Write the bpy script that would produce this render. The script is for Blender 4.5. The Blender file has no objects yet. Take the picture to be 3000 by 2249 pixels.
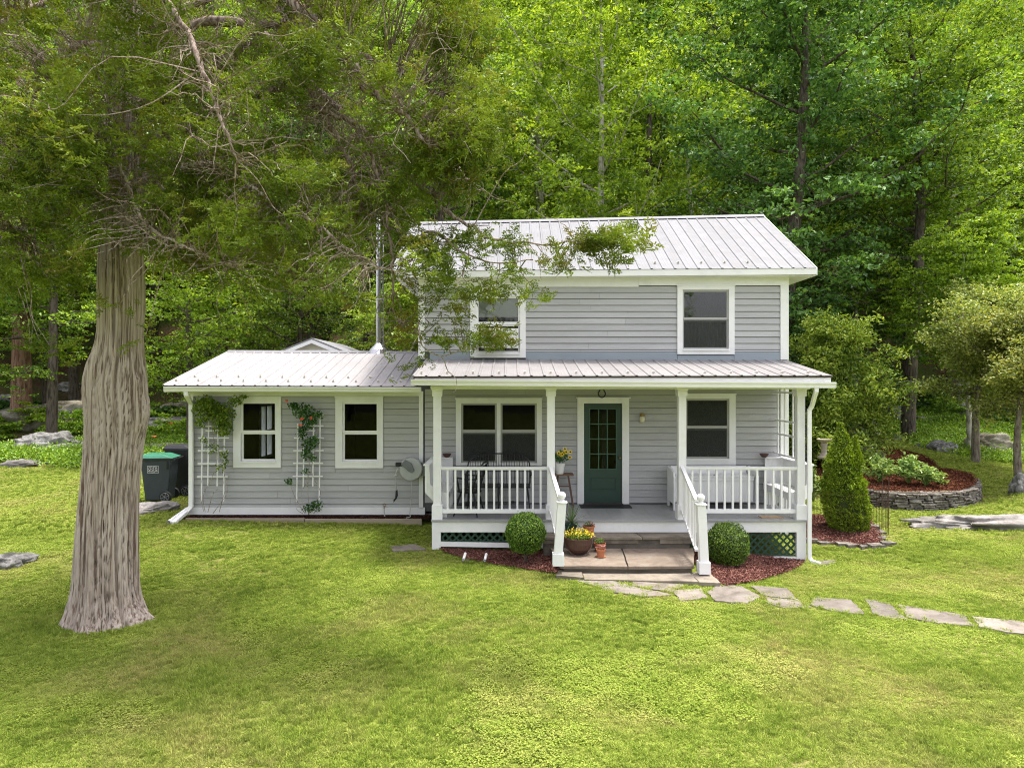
import bpy, math, random
import numpy as np
from mathutils import Vector, Matrix, Euler
R = math.radians
sc = bpy.context.scene
# ------------------------------------------------------------------ camera, light, exposure
CAMZ, FPX, HY, CX = 3.2, 2050.0, 1117.0, 1500.0
cam = bpy.data.objects.new('camera', bpy.data.cameras.new('camera'))
sc.collection.objects.link(cam); sc.camera = cam
cam.location = (0, 0, CAMZ); cam.rotation_euler = (R(90), 0, 0)
cam.data.sensor_width = 36.0; cam.data.lens = 36.0*FPX/3000.0
cam.data.shift_y = -(1124.5-HY)/3000.0
cam.data.clip_start = 0.1; cam.data.clip_end = 1000
SUND = Vector((0.24, 0.12, 1.0)).normalized()
elev = math.asin(SUND.z); az = math.atan2(SUND.x, SUND.y)
world = bpy.data.worlds.new('World'); sc.world = world; world.use_nodes = True
wn = world.node_tree.nodes; wl = world.node_tree.links
sky = wn.new('ShaderNodeTexSky'); sky.sky_type = 'NISHITA'; sky.sun_disc = False
sky.sun_elevation = elev; sky.sun_rotation = az
sky.air_density = 1.0; sky.dust_density = 3.5; sky.ozone_density = 0.6
hs_ = wn.new('ShaderNodeHueSaturation'); hs_.inputs['Saturation'].default_value = 0.35
wl.new(sky.outputs[0], hs_.inputs['Color']); wtint = wn.new('ShaderNodeMix'); wtint.data_type = 'RGBA'; wtint.blend_type = 'MULTIPLY'
wtint.inputs[0].default_value = 1.0; wtint.inputs[7].default_value = (1.04, .985, .99, 1)
wl.new(hs_.outputs[0], wtint.inputs[6]); wl.new(wtint.outputs[2], wn['Background'].inputs[0]); wn['Background'].inputs[1].default_value = 0.15
sun = bpy.data.objects.new('sun', bpy.data.lights.new('sun', 'SUN')); sc.collection.objects.link(sun)
sun.data.energy = 1.7; sun.data.angle = R(8.0); sun.data.color = (1.0, 0.95, 0.86)
sun.rotation_euler = SUND.to_track_quat('Z', 'Y').to_euler()
sc.view_settings.view_transform = 'Standard'; sc.view_settings.look = 'None'
sc.view_settings.exposure = 1.85; sc.view_settings.gamma = 1.0; sc.view_settings.use_curve_mapping = False
sc.render.engine = 'CYCLES'
sc.cycles.max_bounces = 7; sc.cycles.diffuse_bounces = 4; sc.cycles.glossy_bounces = 3
sc.cycles.transmission_bounces = 5; sc.cycles.transparent_max_bounces = 8
sc.cycles.caustics_reflective = False; sc.cycles.caustics_refractive = False
sc.cycles.use_denoising = True; sc.cycles.denoising_prefilter = 'NONE'
sc.cycles.pixel_filter_type = 'BLACKMAN_HARRIS'; sc.cycles.filter_width = 1.05

def X(px, D): return (px-CX)*D/FPX
def Z(py, D): return CAMZ-(py-HY)*D/FPX
def S(px, D): return px*D/FPX
DW = 14.3
# ------------------------------------------------------------------ noise helpers
def _h(i, j, k, s):
    n = (i*374761393 + j*668265263 + k*2147483647 + s*1274126177) & 0xffffffff
    n = ((n ^ (n >> 13))*1274126177) & 0xffffffff
    return ((n ^ (n >> 16)) & 0xffff)/65535.0
def vnoise(P, s=0):
    P = np.asarray(P, float); f = np.floor(P).astype(np.int64); t = P-f; t = t*t*(3-2*t)
    i, j, k = f[..., 0], f[..., 1], f[..., 2]; out = 0
    for a in (0, 1):
        for b in (0, 1):
            for c in (0, 1):
                w = (t[..., 0] if a else 1-t[..., 0])*(t[..., 1] if b else 1-t[..., 1])*(t[..., 2] if c else 1-t[..., 2])
                out = out + w*_h(i+a, j+b, k+c, s)
    return out*2-1
def fbm(P, s=0, o=4):
    P = np.asarray(P, float); r = 0; a = 1
    for q in range(o): r = r+a*vnoise(P*(2**q), s+q); a *= .5
    return r
# ------------------------------------------------------------------ materials
MATS = {}
class NT:
    def __init__(s, name):
        s.m = bpy.data.materials.new(name); s.m.use_nodes = True; s.t = s.m.node_tree; s.t.nodes.clear()
        s.out = s.n('ShaderNodeOutputMaterial')
    def n(s, k, **kw):
        x = s.t.nodes.new(k)
        for a, b in kw.items(): setattr(x, a, b)
        return x
    def l(s, a, b): s.t.links.new(a, b)
    def pos(s, scale):
        g = s.n('ShaderNodeNewGeometry'); m = s.n('ShaderNodeMapping'); m.inputs['Scale'].default_value = scale
        s.l(g.outputs['Position'], m.inputs[0]); return m.outputs[0]
    def noise(s, vec, sc_=1.0, det=4, rough=.6, dist=0):
        n = s.n('ShaderNodeTexNoise'); n.inputs['Scale'].default_value = sc_; n.inputs['Detail'].default_value = det
        n.inputs['Roughness'].default_value = rough; n.inputs['Distortion'].default_value = dist
        s.l(vec, n.inputs['Vector']); return n.outputs[0]
    def ramp(s, fac, stops):
        r = s.n('ShaderNodeValToRGB'); e = r.color_ramp.elements
        while len(e) > 1: e.remove(e[-1])
        e[0].position = stops[0][0]; e[0].color = (*stops[0][1], 1)
        for p, c in stops[1:]:
            q = e.new(p); q.color = (*c, 1)
        s.l(fac, r.inputs[0]); return r.outputs[0]
    def mix(s, f, a, b, mode='MIX'):
        m = s.n('ShaderNodeMix', data_type='RGBA', blend_type=mode)
        for sock, v in ((m.inputs[0], f), (m.inputs[6], a), (m.inputs[7], b)):
            if hasattr(v, 'is_output') or isinstance(v, bpy.types.NodeSocket): s.l(v, sock)
            elif isinstance(v, tuple): sock.default_value = (*v, 1)
            else: sock.default_value = v
        return m.outputs[2]
    def math(s, op, a, b=0.0):
        m = s.n('ShaderNodeMath', operation=op)
        for sock, v in ((m.inputs[0], a), (m.inputs[1], b)):
            if isinstance(v, bpy.types.NodeSocket): s.l(v, sock)
            else: sock.default_value = v
        return m.outputs[0]
    def bump(s, h, st, d=.01):
        b = s.n('ShaderNodeBump'); b.inputs['Strength'].default_value = st; b.inputs['Distance'].default_value = d
        s.l(h, b.inputs['Height']); return b.outputs[0]
    def attr(s, nm):
        a = s.n('ShaderNodeAttribute'); a.attribute_name = nm; return a.outputs['Fac']
def mul(c, k): return tuple(min(1, v*k) for v in c)
def paint(name, col, var=.12, rough=.5, scale=(6, 6, 6), bump=.1, dirt=None, dirtamt=.25, rnd=.06, metal=0, spec=.4, bs=60):
    t = NT(name); v = t.pos(scale)
    n1 = t.noise(v, 1.0, 5); c = t.ramp(n1, [(.25, mul(col, 1-var)), (.75, mul(col, 1+var))])
    if dirt:
        n2 = t.noise(t.pos((scale[0]*.5, scale[1]*.5, scale[2]*.5)), 1.7, 8, .75)
        f = t.ramp(n2, [(.52, (0, 0, 0)), (.72, (dirtamt,)*3)]); c = t.mix(f, c, dirt)
    oi = t.n('ShaderNodeObjectInfo')
    rr = t.math('ADD', t.math('MULTIPLY', oi.outputs['Random'], rnd*2), 1-rnd)
    c = t.mix(1.0, c, rr, 'MULTIPLY')
    p = t.n('ShaderNodeBsdfPrincipled'); t.l(c, p.inputs['Base Color'])
    rg = t.ramp(t.noise(v, 3.0, 4), [(.3, (rough*.85,)*3), (.7, (min(1, rough*1.15),)*3)]); t.l(rg, p.inputs['Roughness'])
    p.inputs['Metallic'].default_value = metal; p.inputs['Specular IOR Level'].default_value = spec
    if bump:
        t.l(t.bump(t.noise(t.pos((1, 1, 1)), bs, 5), bump, .004), p.inputs['Normal'])
    t.l(p.outputs[0], t.out.inputs[0]); return t.m
def leafmat(name, cols, trans=.35, patch=None, patchcol=None, rough=.5, nscale=.8, gloss=.10):
    """cols: dark, mid, light; tint attribute picks between"""
    t = NT(name); a = t.attr('tint')
    nz = t.noise(t.pos((nscale,)*3), 1.0, 3)
    f = t.math('ADD', t.math('MULTIPLY', a, .62), t.math('MULTIPLY', nz, .42))
    c = t.ramp(f, [(.2, cols[0]), (.5, cols[1]), (.78, cols[2])])
    if patch:
        pn = t.noise(t.pos((patch,)*3), 1.0, 4); pf = t.ramp(pn, [(.54, (0, 0, 0)), (.68, (.7,)*3)]); c = t.mix(pf, c, patchcol)
    oi = t.n('ShaderNodeObjectInfo'); c = t.mix(t.math('MULTIPLY', oi.outputs['Random'], .32), c, t.mix(1.0, c, (1.35, 1.02, .75), 'MULTIPLY')); c = t.mix(1.0, c, t.math('ADD', t.math('MULTIPLY', oi.outputs['Random'], -.35), 1.12), 'MULTIPLY')
    d = t.n('ShaderNodeBsdfDiffuse'); t.l(c, d.inputs[0])
    tr = t.n('ShaderNodeBsdfTranslucent'); t.l(t.mix(1.0, c, (1.25, 1.15, .55), 'MULTIPLY'), tr.inputs[0])
    m = t.n('ShaderNodeMixShader'); m.inputs[0].default_value = trans; t.l(d.outputs[0], m.inputs[1]); t.l(tr.outputs[0], m.inputs[2])
    g = t.n('ShaderNodeBsdfGlossy'); g.inputs['Roughness'].default_value = rough; g.inputs[0].default_value = (.8, .85, .8, 1)
    m2 = t.n('ShaderNodeMixShader'); fr = t.n('ShaderNodeFresnel'); fr.inputs[0].default_value = 1.4
    t.l(t.math('MINIMUM', t.math('MULTIPLY', fr.outputs[0], gloss*3), .05), m2.inputs[0]); t.l(m.outputs[0], m2.inputs[1]); t.l(g.outputs[0], m2.inputs[2])
    t.l(m2.outputs[0], t.out.inputs[0]); return t.m
WHITE = paint('white_paint', (.74, .745, .75), .05, .45, (3, 3, 3), .15, (.45, .45, .42), .25, .02)
WHITEV = paint('white_vinyl', (.78, .785, .79), .03, .35, (3, 3, 3), .05, None, 0, .01)
SIDING = paint('grey_siding_paint', (.378, .381, .386), .08, .55, (1.2, 6, 9), .35, (.52, .54, .56), .35, .045, bs=90)
FLASH = paint('blue_grey_board', (.26, .30, .34), .08, .55, (1.2, 6, 9), .3, None, 0, .02)
GALV = paint('roof_metal', (.17, .175, .185), .06, .62, (2.2, 2.2, 2.2), .08, (.14, .13, .125), .4, .06, metal=0, spec=.2, bs=30)
GALV2 = paint('porch_roof_metal', (.205, .20, .20), .09, .62, (2.6, 2.6, 2.6), .08, (.19, .17, .16), .5, .06, metal=0, spec=.2, bs=30)
GALVE = paint('extension_roof_metal', (.27, .262, .268), .07, .7, (2.2, 2.2, 2.2), .08, (.2, .19, .18), .4, .06, metal=0, spec=.15, bs=30)
STEEL = paint('stainless_steel', (.45, .45, .46), .08, .22, (8, 8, 2), .05, None, 0, .02, metal=1)
DARKTRIM = paint('dark_drip_wood', (.06, .05, .045), .3, .8, (9, 9, 9), .3)
FLOORP = paint('grey_floor_paint', (.30, .305, .31), .06, .35, (2, 2, 2), .12, (.2, .2, .2), .3, .03)
GREEN = paint('green_door_paint', (.018, .050, .038), .12, .4, (5, 5, 5), .15)
GREENL = paint('green_lattice_paint', (.014, .05, .03), .15, .5, (8, 8, 8), .2)
BLACKM = paint('black_iron', (.012, .012, .012), .2, .4, (20, 20, 20), .2)
RUBBER = paint('black_rubber', (.016, .016, .018), .2, .7, (20, 20, 20), .3)
INTER = paint('room_gloom', (.05, .047, .045), .1, .8, (2, 2, 2), 0)  # rooms coloured near black for the unlit look behind the panes
CURTAIN = paint('grey_curtain_cloth', (.16, .15, .15), .12, .9, (14, 2, 1), .1)
SHADE = paint('cream_shade_cloth', (.62, .6, .54), .05, .9, (3, 3, 3), 0)
CLIP = paint('snow_guard_plastic', (.55, .52, .46), .1, .15, (20, 20, 20), 0, spec=.8)
TERRA = paint('terracotta', (.42, .15, .07), .15, .75, (14, 14, 14), .25, (.5, .35, .25), .3)
IRONRUST = paint('brown_cast_iron', (.075, .038, .028), .25, .6, (12, 12, 12), .4, (.15, .07, .03), .4)
WOODB = paint('brown_wood', (.13, .07, .045), .2, .6, (3, 30, 30), .3)
EDGEW = paint('weathered_timber', (.30, .25, .19), .2, .85, (3, 25, 25), .5, (.14, .12, .09), .5)
SOIL = paint('soil', (.04, .028, .02), .3, .95, (15, 15, 15), .6)
BINM = paint('slate_bin_plastic', (.030, .042, .052), .1, .45, (5, 5, 5), .25, (.08, .08, .08), .2)
BINB = paint('black_bin_plastic', (.014, .015, .016), .1, .45, (5, 5, 5), .25)
LIDG = paint('green_lid_plastic', (.025, .15, .09), .1, .4, (5, 5, 5), .2)
GREYP = paint('grey_reel_plastic', (.36, .37, .37), .06, .4, (9, 9, 9), .15)
GREYD = paint('dark_grey_plastic', (.13, .14, .15), .08, .4, (9, 9, 9), .15)
LAMPG = paint('cream_lamp_glass', (.6, .55, .40), .05, .3, (9, 9, 9), 0)
BRASS = paint('aged_brass', (.25, .17, .06), .2, .4, (20, 20, 20), .2, metal=.8)
CONC = paint('rough_concrete', (.15, .13, .105), .28, .9, (7, 7, 11), .9, (.06, .055, .045), .6, bs=45)
BEIGE = paint('beige_gable', (.50, .47, .38), .05, .6, (5, 5, 5), .1)
YELLOWP = paint('yellow_petal', (.80, .60, .03), .15, .6, (30, 30, 30), 0)
ORANGEP = paint('coral_petal', (.75, .15, .07), .15, .6, (30, 30, 30), 0)
PINKL = paint('pink_succulent_leaf', (.42, .20, .19), .25, .6, (50, 50, 50), 0)
BROWNC = paint('brown_flower_centre', (.05, .025, .01), .15, .8, (30, 30, 30), 0)
CLAYW = paint('white_enamel', (.72, .72, .70), .04, .35, (8, 8, 8), .05)
BIRDM = paint('cast_stone', (.27, .235, .195), .15, .85, (12, 12, 12), .4, (.2, .2, .14), .4)
def stonemat(name, c1, c2, c3, sc_=4.0, bump=.8):
    t = NT(name); v = t.pos((1, 1, 1)); n = t.noise(v, sc_, 8, .68, .6); c = t.ramp(n, [(.36, c1), (.5, c2), (.64, c3)])
    n2 = t.noise(v, sc_*6, 5, .7); c = t.mix(t.ramp(n2, [(.56, (0, 0, 0)), (.7, (.7,)*3)]), c, mul(c1, .7))
    oi = t.n('ShaderNodeObjectInfo'); c = t.mix(1.0, c, t.math('ADD', t.math('MULTIPLY', oi.outputs['Random'], .5), .75), 'MULTIPLY')
    p = t.n('ShaderNodeBsdfPrincipled'); t.l(c, p.inputs['Base Color']); p.inputs['Roughness'].default_value = .88
    t.l(t.bump(t.noise(v, sc_*4, 9, .75), bump, .03), p.inputs['Normal']); t.l(p.outputs[0], t.out.inputs[0]); return t.m
BLUESTONE = stonemat('bluestone_slab', (.10, .085, .065), (.165, .128, .098), (.20, .175, .138), 1.6, .35)
PATHST = stonemat('flagstone', (.105, .09, .074), (.165, .143, .12), (.205, .185, .16), 2.5, .35)
ROCKG = stonemat('grey_rock', (.055, .055, .05), (.15, .147, .14), (.29, .285, .27), 3.5, 1.0)
WALLST = stonemat('fieldstone', (.07, .06, .05), (.145, .128, .108), (.27, .25, .22), 5.0, .9)
PALER = stonemat('pale_rock', (.09, .085, .075), (.17, .16, .148), (.26, .245, .23), 2.2, .8)
MOSSROCK = stonemat('mossy_rock', (.10, .095, .06), (.20, .18, .13), (.30, .28, .25), 2.5, 1.0)
def glassmat(nm='window_glass', k=.14):
    t = NT(nm); tr = t.n('ShaderNodeBsdfTransparent'); tr.inputs[0].default_value = (.80, .83, .82, 1)
    g = t.n('ShaderNodeBsdfGlossy'); g.inputs['Roughness'].default_value = .02; g.inputs[0].default_value = (1, 1, 1, 1)
    t.l(t.bump(t.noise(t.pos((1, 1, 1)), 3.0, 2), .12, .01), g.inputs['Normal'])
    fr = t.n('ShaderNodeFresnel'); fr.inputs[0].default_value = 1.5
    m = t.n('ShaderNodeMixShader'); t.l(t.math('MULTIPLY', fr.outputs[0], k), m.inputs[0]); t.l(tr.outputs[0], m.inputs[1]); t.l(g.outputs[0], m.inputs[2])
    t.l(m.outputs[0], t.out.inputs[0]); return t.m
GLASS = glassmat(); GLASSR = glassmat('upper_window_glass', .9)
def screenmat():
    t = NT('insect_screen'); tr = t.n('ShaderNodeBsdfTransparent'); d = t.n('ShaderNodeBsdfDiffuse'); d.inputs[0].default_value = (.06, .065, .06, 1)
    m = t.n('ShaderNodeMixShader'); m.inputs[0].default_value = .45; t.l(tr.outputs[0], m.inputs[1]); t.l(d.outputs[0], m.inputs[2]); t.l(m.outputs[0], t.out.inputs[0]); return t.m
SCREEN = screenmat()
def barkmat(name, c1, c2, c3, zs=.25, xs=22.0, bump=.8):
    t = NT(name); v = t.pos((xs, xs, zs*xs)); n = t.noise(v, 1.0, 4, .6, .3)
    c = t.ramp(n, [(.38, c1), (.455, c2), (.57, c3)])
    big = t.noise(t.pos((1.6, 1.6, .8)), 1.0, 4); c = t.mix(t.ramp(big, [(.35, (0, 0, 0)), (.75, (.55,)*3)]), c, mul(c2, .85))
    p = t.n('ShaderNodeBsdfPrincipled'); t.l(c, p.inputs['Base Color']); p.inputs['Roughness'].default_value = .9; p.inputs['Specular IOR Level'].default_value = .2
    t.l(t.bump(n, bump, .02), p.inputs['Normal']); t.l(p.outputs[0], t.out.inputs[0]); return t.m
CEDARB = barkmat('cedar_bark', (.10, .063, .045), (.315, .257, .208), (.46, .40, .345), .02, 26, 1.0)
CEDARL = barkmat('cedar_limb_bark', (.08, .05, .036), (.185, .135, .108), (.34, .285, .245), .25, 30, .8)
TWIG = barkmat('grey_twig', (.15, .11, .08), (.28, .225, .18), (.46, .42, .36), .5, 30, .3)
BARKD = barkmat('dark_bark', (.03, .025, .02), (.07, .058, .045), (.12, .10, .08), .2, 14, .8)
BARKG = barkmat('pale_bark', (.20, .19, .15), (.33, .31, .26), (.45, .43, .38), .5, 9, .4)
BARKM = barkmat('grey_brown_bark', (.07, .055, .04), (.15, .125, .10), (.25, .22, .18), .3, 14, .7)
BARKR = barkmat('red_brown_bark', (.10, .05, .035), (.20, .11, .08), (.30, .19, .14), .15, 14, .8)
L_CEDAR = leafmat('cedar_foliage', ((.062, .108, .014), (.14, .23, .024), (.29, .42, .05)), .32, 1.3, (.21, .165, .035), nscale=1.6, gloss=.05)
L_MAPLE = leafmat('bright_maple_leaf', ((.10, .20, .02), (.20, .36, .03), (.36, .54, .06)), .5, nscale=.35)
L_DARK = leafmat('dark_green_leaf', ((.03, .075, .016), (.065, .15, .032), (.15, .28, .065)), .35, nscale=.4, gloss=.14)
L_MID = leafmat('mid_green_leaf', ((.06, .13, .018), (.14, .265, .03), (.28, .43, .055)), .45, nscale=.3)
L_OLIVE = leafmat('olive_green_leaf', ((.075, .145, .02), (.19, .31, .038), (.40, .53, .10)), .35, nscale=.8)
L_PLUM = leafmat('pale_olive_leaf', ((.10, .15, .03), (.22, .30, .065), (.46, .53, .17)), .35, nscale=.8)
L_BOX = leafmat('boxwood_leaf', ((.03, .08, .010), (.085, .18, .018), (.22, .38, .045)), .25, nscale=4, gloss=.16)
L_CYP = leafmat('arborvitae_leaf', ((.07, .135, .012), (.17, .30, .02), (.36, .52, .045)), .25, nscale=3, gloss=.05)
L_HOSTA = leafmat('peony_leaf', ((.09, .17, .04), (.22, .36, .09), (.42, .55, .20)), .35, nscale=3)
L_VINE = leafmat('vine_leaf', ((.06, .12, .015), (.15, .27, .03), (.30, .42, .06)), .4, nscale=3)
L_ROSE = leafmat('rose_leaf', ((.02, .07, .02), (.045, .14, .03), (.10, .23, .05)), .3, nscale=3, gloss=.14)
L_COVER = leafmat('ground_cover_leaf', ((.09, .18, .02), (.19, .36, .035), (.34, .52, .07)), .4, nscale=.8)
L_YUCCA = leafmat('yucca_leaf', ((.06, .11, .04), (.13, .20, .08), (.24, .32, .15)), .1, nscale=3)
# ------------------------------------------------------------------ mesh tools
COL = sc.collection
def npmesh(name, V, F, tint=None, smooth=False):
    V = np.asarray(V, np.float32); me = bpy.data.meshes.new(name)
    if isinstance(F, np.ndarray):
        k = F.shape[1]; loops = F.astype(np.int32).ravel(); starts = np.arange(0, len(loops), k, dtype=np.int32)
        nf = len(F)
    else:
        loops = np.concatenate([np.asarray(f, np.int32) for f in F]) if F else np.zeros(0, np.int32)
        ln = np.array([len(f) for f in F], np.int32); starts = np.concatenate([[0], np.cumsum(ln)[:-1]]).astype(np.int32); nf = len(F)
    me.vertices.add(len(V)); me.vertices.foreach_set('co', V.ravel())
    me.loops.add(len(loops)); me.loops.foreach_set('vertex_index', loops)
    me.polygons.add(nf); me.polygons.foreach_set('loop_start', starts)
    me.polygons.foreach_set('use_smooth', np.full(nf, bool(smooth)))
    if tint is not None:
        a = me.attributes.new('tint', 'FLOAT', 'POINT'); a.data.foreach_set('value', np.asarray(tint, np.float32))
    me.update(calc_edges=True); return me
def link(name, me, mat=None, parent=None, loc=None, rot=None):
    o = bpy.data.objects.new(name, me); COL.objects.link(o)
    if mat is not None and me is not None and not len(me.materials): me.materials.append(mat)
    if parent is not None: o.parent = parent
    if loc is not None: o.location = loc
    if rot is not None: o.rotation_euler = rot
    return o
def tag(o, label=None, cat=None, group=None, kind=None):
    if label: o['label'] = label
    if cat: o['category'] = cat
    if group: o['group'] = group
    if kind: o['kind'] = kind
    return o
def thing(name, loc, label, cat, group=None, rz=0):
    o = bpy.data.objects.new(name, None); COL.objects.link(o); o.location = loc; o.rotation_euler = (0, 0, rz)
    o.empty_display_size = .1
    return tag(o, label, cat, group)
class MB:
    def __init__(s): s.v = []; s.f = []; s.t = []
    def add(s, V, F, t=.5):
        b = len(s.v); s.v += [tuple(p) for p in V]; s.f += [tuple(b+i for i in f) for f in F]; s.t += [t]*len(V); return s
    def box(s, x0, x1, y0, y1, z0, z1):
        if x0 > x1: x0, x1 = x1, x0
        return s.add([(x0, y0, z0), (x1, y0, z0), (x1, y1, z0), (x0, y1, z0), (x0, y0, z1), (x1, y0, z1), (x1, y1, z1), (x0, y1, z1)],
                     [(3, 2, 1, 0), (4, 5, 6, 7), (0, 1, 5, 4), (1, 2, 6, 5), (2, 3, 7, 6), (3, 0, 4, 7)])
    def hexa(s, P): return s.add(P, [(3, 2, 1, 0), (4, 5, 6, 7), (0, 1, 5, 4), (1, 2, 6, 5), (2, 3, 7, 6), (3, 0, 4, 7)])
    def bar(s, a, b, w, h, up=(0, 0, 1)):
        a, b = Vector(a), Vector(b); d = (b-a).normalized(); u = Vector(up); sd = d.cross(u)
        if sd.length < 1e-4: sd = d.cross(Vector((0, 1, 0)))
        sd.normalize(); u = sd.cross(d)
        P = [p+sd*i*w/2+u*j*h/2 for p in (a, b) for i, j in ((-1, -1), (1, -1), (1, 1), (-1, 1))]
        return s.hexa(P)
    def prism(s, poly, fn0, fn1):
        n = len(poly); V = [fn0(p) for p in poly]+[fn1(p) for p in poly]
        return s.add(V, [tuple(range(n))[::-1], tuple(range(n, 2*n))]+[(i, (i+1) % n, n+(i+1) % n, n+i) for i in range(n)])
    def tube(s, pts, rad, n=8, cap=True, t=.5):
        V, F = tube_np(pts, rad, n, cap); return s.add(V, F, t)
    def lathe(s, prof, c=(0, 0, 0), n=24):
        V = []; m = len(prof)
        for r, z in prof:
            for i in range(n): a = 2*math.pi*i/n; V.append((c[0]+r*math.cos(a), c[1]+r*math.sin(a), c[2]+z))
        F = [(j*n+i, j*n+(i+1) % n, (j+1)*n+(i+1) % n, (j+1)*n+i) for j in range(m-1) for i in range(n)]
        F.append(tuple(range(n))[::-1]); F.append(tuple((m-1)*n+i for i in range(n)))
        return s.add(V, F)
    def ball(s, c, r, n=12, sq=(1, 1, 1)):
        prof = [(max(1e-4, r*math.sin(math.pi*i/n)), -r*math.cos(math.pi*i/n)) for i in range(n+1)]
        b = len(s.v); s.lathe(prof, (0, 0, 0), n*2)
        for i in range(b, len(s.v)): p = s.v[i]; s.v[i] = (c[0]+p[0]*sq[0], c[1]+p[1]*sq[1], c[2]+p[2]*sq[2])
        return s
    def ring(s, x0, x1, z0, z1, w, y0, y1, wb=None):
        wb = wb or w
        s.box(x0, x0+w, y0, y1, z0, z1); s.box(x1-w, x1, y0, y1, z0, z1)
        s.box(x0+w, x1-w, y0, y1, z1-w, z1); s.box(x0+w, x1-w, y0, y1, z0, z0+wb); return s
    def mesh(s, name, smooth=False): return npmesh(name, np.array(s.v), s.f, s.t, smooth)
    def build(s, name, mat, parent=None, smooth=False, bevel=0, **k):
        o = link(name, s.mesh(name, smooth), mat, parent, **k)
        if bevel:
            m = o.modifiers.new('bevel', 'BEVEL'); m.width = bevel; m.segments = 2; m.limit_method = 'ANGLE'
        return o
def tube_np(pts, rad, n=8, cap=True):
    pts = [Vector(p) for p in pts]; m = len(pts)
    if not hasattr(rad, '__len__'): rad = [rad]*m
    d = [(pts[min(i+1, m-1)]-pts[max(i-1, 0)]).normalized() for i in range(m)]
    u = d[0].orthogonal().normalized(); V = []
    for i in range(m):
        u = (u-d[i]*u.dot(d[i]));
        if u.length < 1e-5: u = d[i].orthogonal()
        u.normalize(); w = d[i].cross(u)
        for k in range(n):
            a = 2*math.pi*k/n; V.append(tuple(pts[i]+(u*math.cos(a)+w*math.sin(a))*rad[i]))
    F = [(j*n+i, j*n+(i+1) % n, (j+1)*n+(i+1) % n, (j+1)*n+i) for j in range(m-1) for i in range(n)]
    if cap: F.append(tuple(range(n))[::-1]); F.append(tuple((m-1)*n+i for i in range(n)))
    return V, F
def curve_pts(P, k=5):
    """Catmull-Rom through P"""
    P = [Vector(p) for p in P]; Q = [P[0]*2-P[1]]+P+[P[-1]*2-P[-2]]; out = []
    for i in range(1, len(Q)-2):
        for j in range(k):
            t = j/k; a, b, c, d = Q[i-1], Q[i], Q[i+1], Q[i+2]
            out.append(.5*((2*b)+(c-a)*t+(2*a-5*b+4*c-d)*t*t+(3*b-a-3*c+d)*t**3))
    out.append(P[-1]); return out
def lerp_list(r, n):
    return list(np.interp(np.linspace(0, 1, n), np.linspace(0, 1, len(r)), r))
def unit(v): return v/np.maximum(1e-9, np.linalg.norm(v, axis=-1, keepdims=True))
def leaves(rng, C, L, W, up=.6, axis=None, fold=True, Nrm=None):
    """rhombus leaves at centres C -> V, F, tint ; up biases the leaf plane to face the sky"""
    n = len(C); N = unit(rng.normal(size=(n, 3))*(1-up)+np.array([0, 0, up])*1.2) if Nrm is None else unit(Nrm+rng.normal(size=(n, 3))*(1-up))
    A = rng.normal(size=(n, 3)) if axis is None else axis+rng.normal(size=(n, 3))*.35
    A = unit(A-N*(A*N).sum(1, keepdims=True)); B = np.cross(N, A)
    L = (L*rng.uniform(.65, 1.25, n))[:, None]; W = (W*rng.uniform(.7, 1.2, n))[:, None]
    dz = N*L*.12
    V = np.stack([C-A*L/2, C+B*W/2+dz, C+A*L/2, C-B*W/2+dz], 1).reshape(-1, 3)
    F = np.arange(4*n).reshape(n, 4); t = np.repeat(rng.uniform(0, 1, n), 4)
    return V, F, t
class NP:
    def __init__(s): s.V = []; s.F = []; s.T = []; s.M = []; s.n = 0
    def add(s, V, F, T, m=0):
        V = np.asarray(V, float); s.V.append(V); s.F.append(np.asarray(F)+s.n); s.T.append(np.broadcast_to(T, (len(V),))); s.M.append(np.full(len(F), m)); s.n += len(V)
    def addtube(s, pts, rad, n=6, t=.5, m=0):
        V, F = tube_np(pts, rad, n, False); s.add(V, np.array(F), t, m)
    def mesh(s, name, smooth=False):
        me = npmesh(name, np.concatenate(s.V), np.concatenate(s.F), np.concatenate(s.T), smooth)
        M = np.concatenate(s.M)
        if M.max() > 0: me.polygons.foreach_set('material_index', M.astype(np.int32))
        return me
# ------------------------------------------------------------------ terrain
BY = [-80, 5, 9, 14, 22, 30, 36, 44, 60, 80, 110, 160, 260]
BZ = [-1, 0, 0.0, .3, .6, 1.2, 2.4, 6.5, 17, 31, 51, 82, 130]
CP = [(X(a, d), d, Z(b, d)) for a, b, d in [
    (555, 1515, 14.2), (900, 1518, 14.2), (1245, 1522, 14.2), (1285, 1608, 12.7), (1450, 1625, 12.6), (1640, 1664, 11.7), (1850, 1708, 10.7), (2060, 1690, 11.3),
    (2200, 1650, 12.2), (2345, 1650, 12.7), (2515, 1553, 14.5), (2600, 1520, 15.6), (2700, 1492, 16.6), (2870, 1470, 17.8), (310, 1842, 9.07), (100, 1620, 12.2),
    (470, 1463, 16.3), (100, 1365, 22), (2000, 1720, 10.6), (2400, 1665, 12.3), (2500, 1790, 9.7), (3000, 1845, 9.0), (2950, 1540, 14.3), (2950, 1450, 17.2),
    (2750, 1380, 19.5), (2860, 1352, 20.5), (2985, 1412, 18.3), (2600, 1310, 23), (2480, 1380, 20.0), (2900, 1240, 30), (2600, 1235, 31), (60, 1300, 27), (60, 1190, 34)]]
CPX = np.array([c[0] for c in CP]); CPY = np.array([c[1] for c in CP]); CPZ = np.array([c[2] for c in CP])
_by = np.linspace(-80, 260, 3401); _bz = np.interp(_by, BY, BZ); _k = np.hanning(41); _k /= _k.sum()
_bz = np.convolve(np.pad(_bz, 20, mode='edge'), _k, mode='valid')
CPR = CPZ-np.interp(CPY, _by, _bz)
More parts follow.
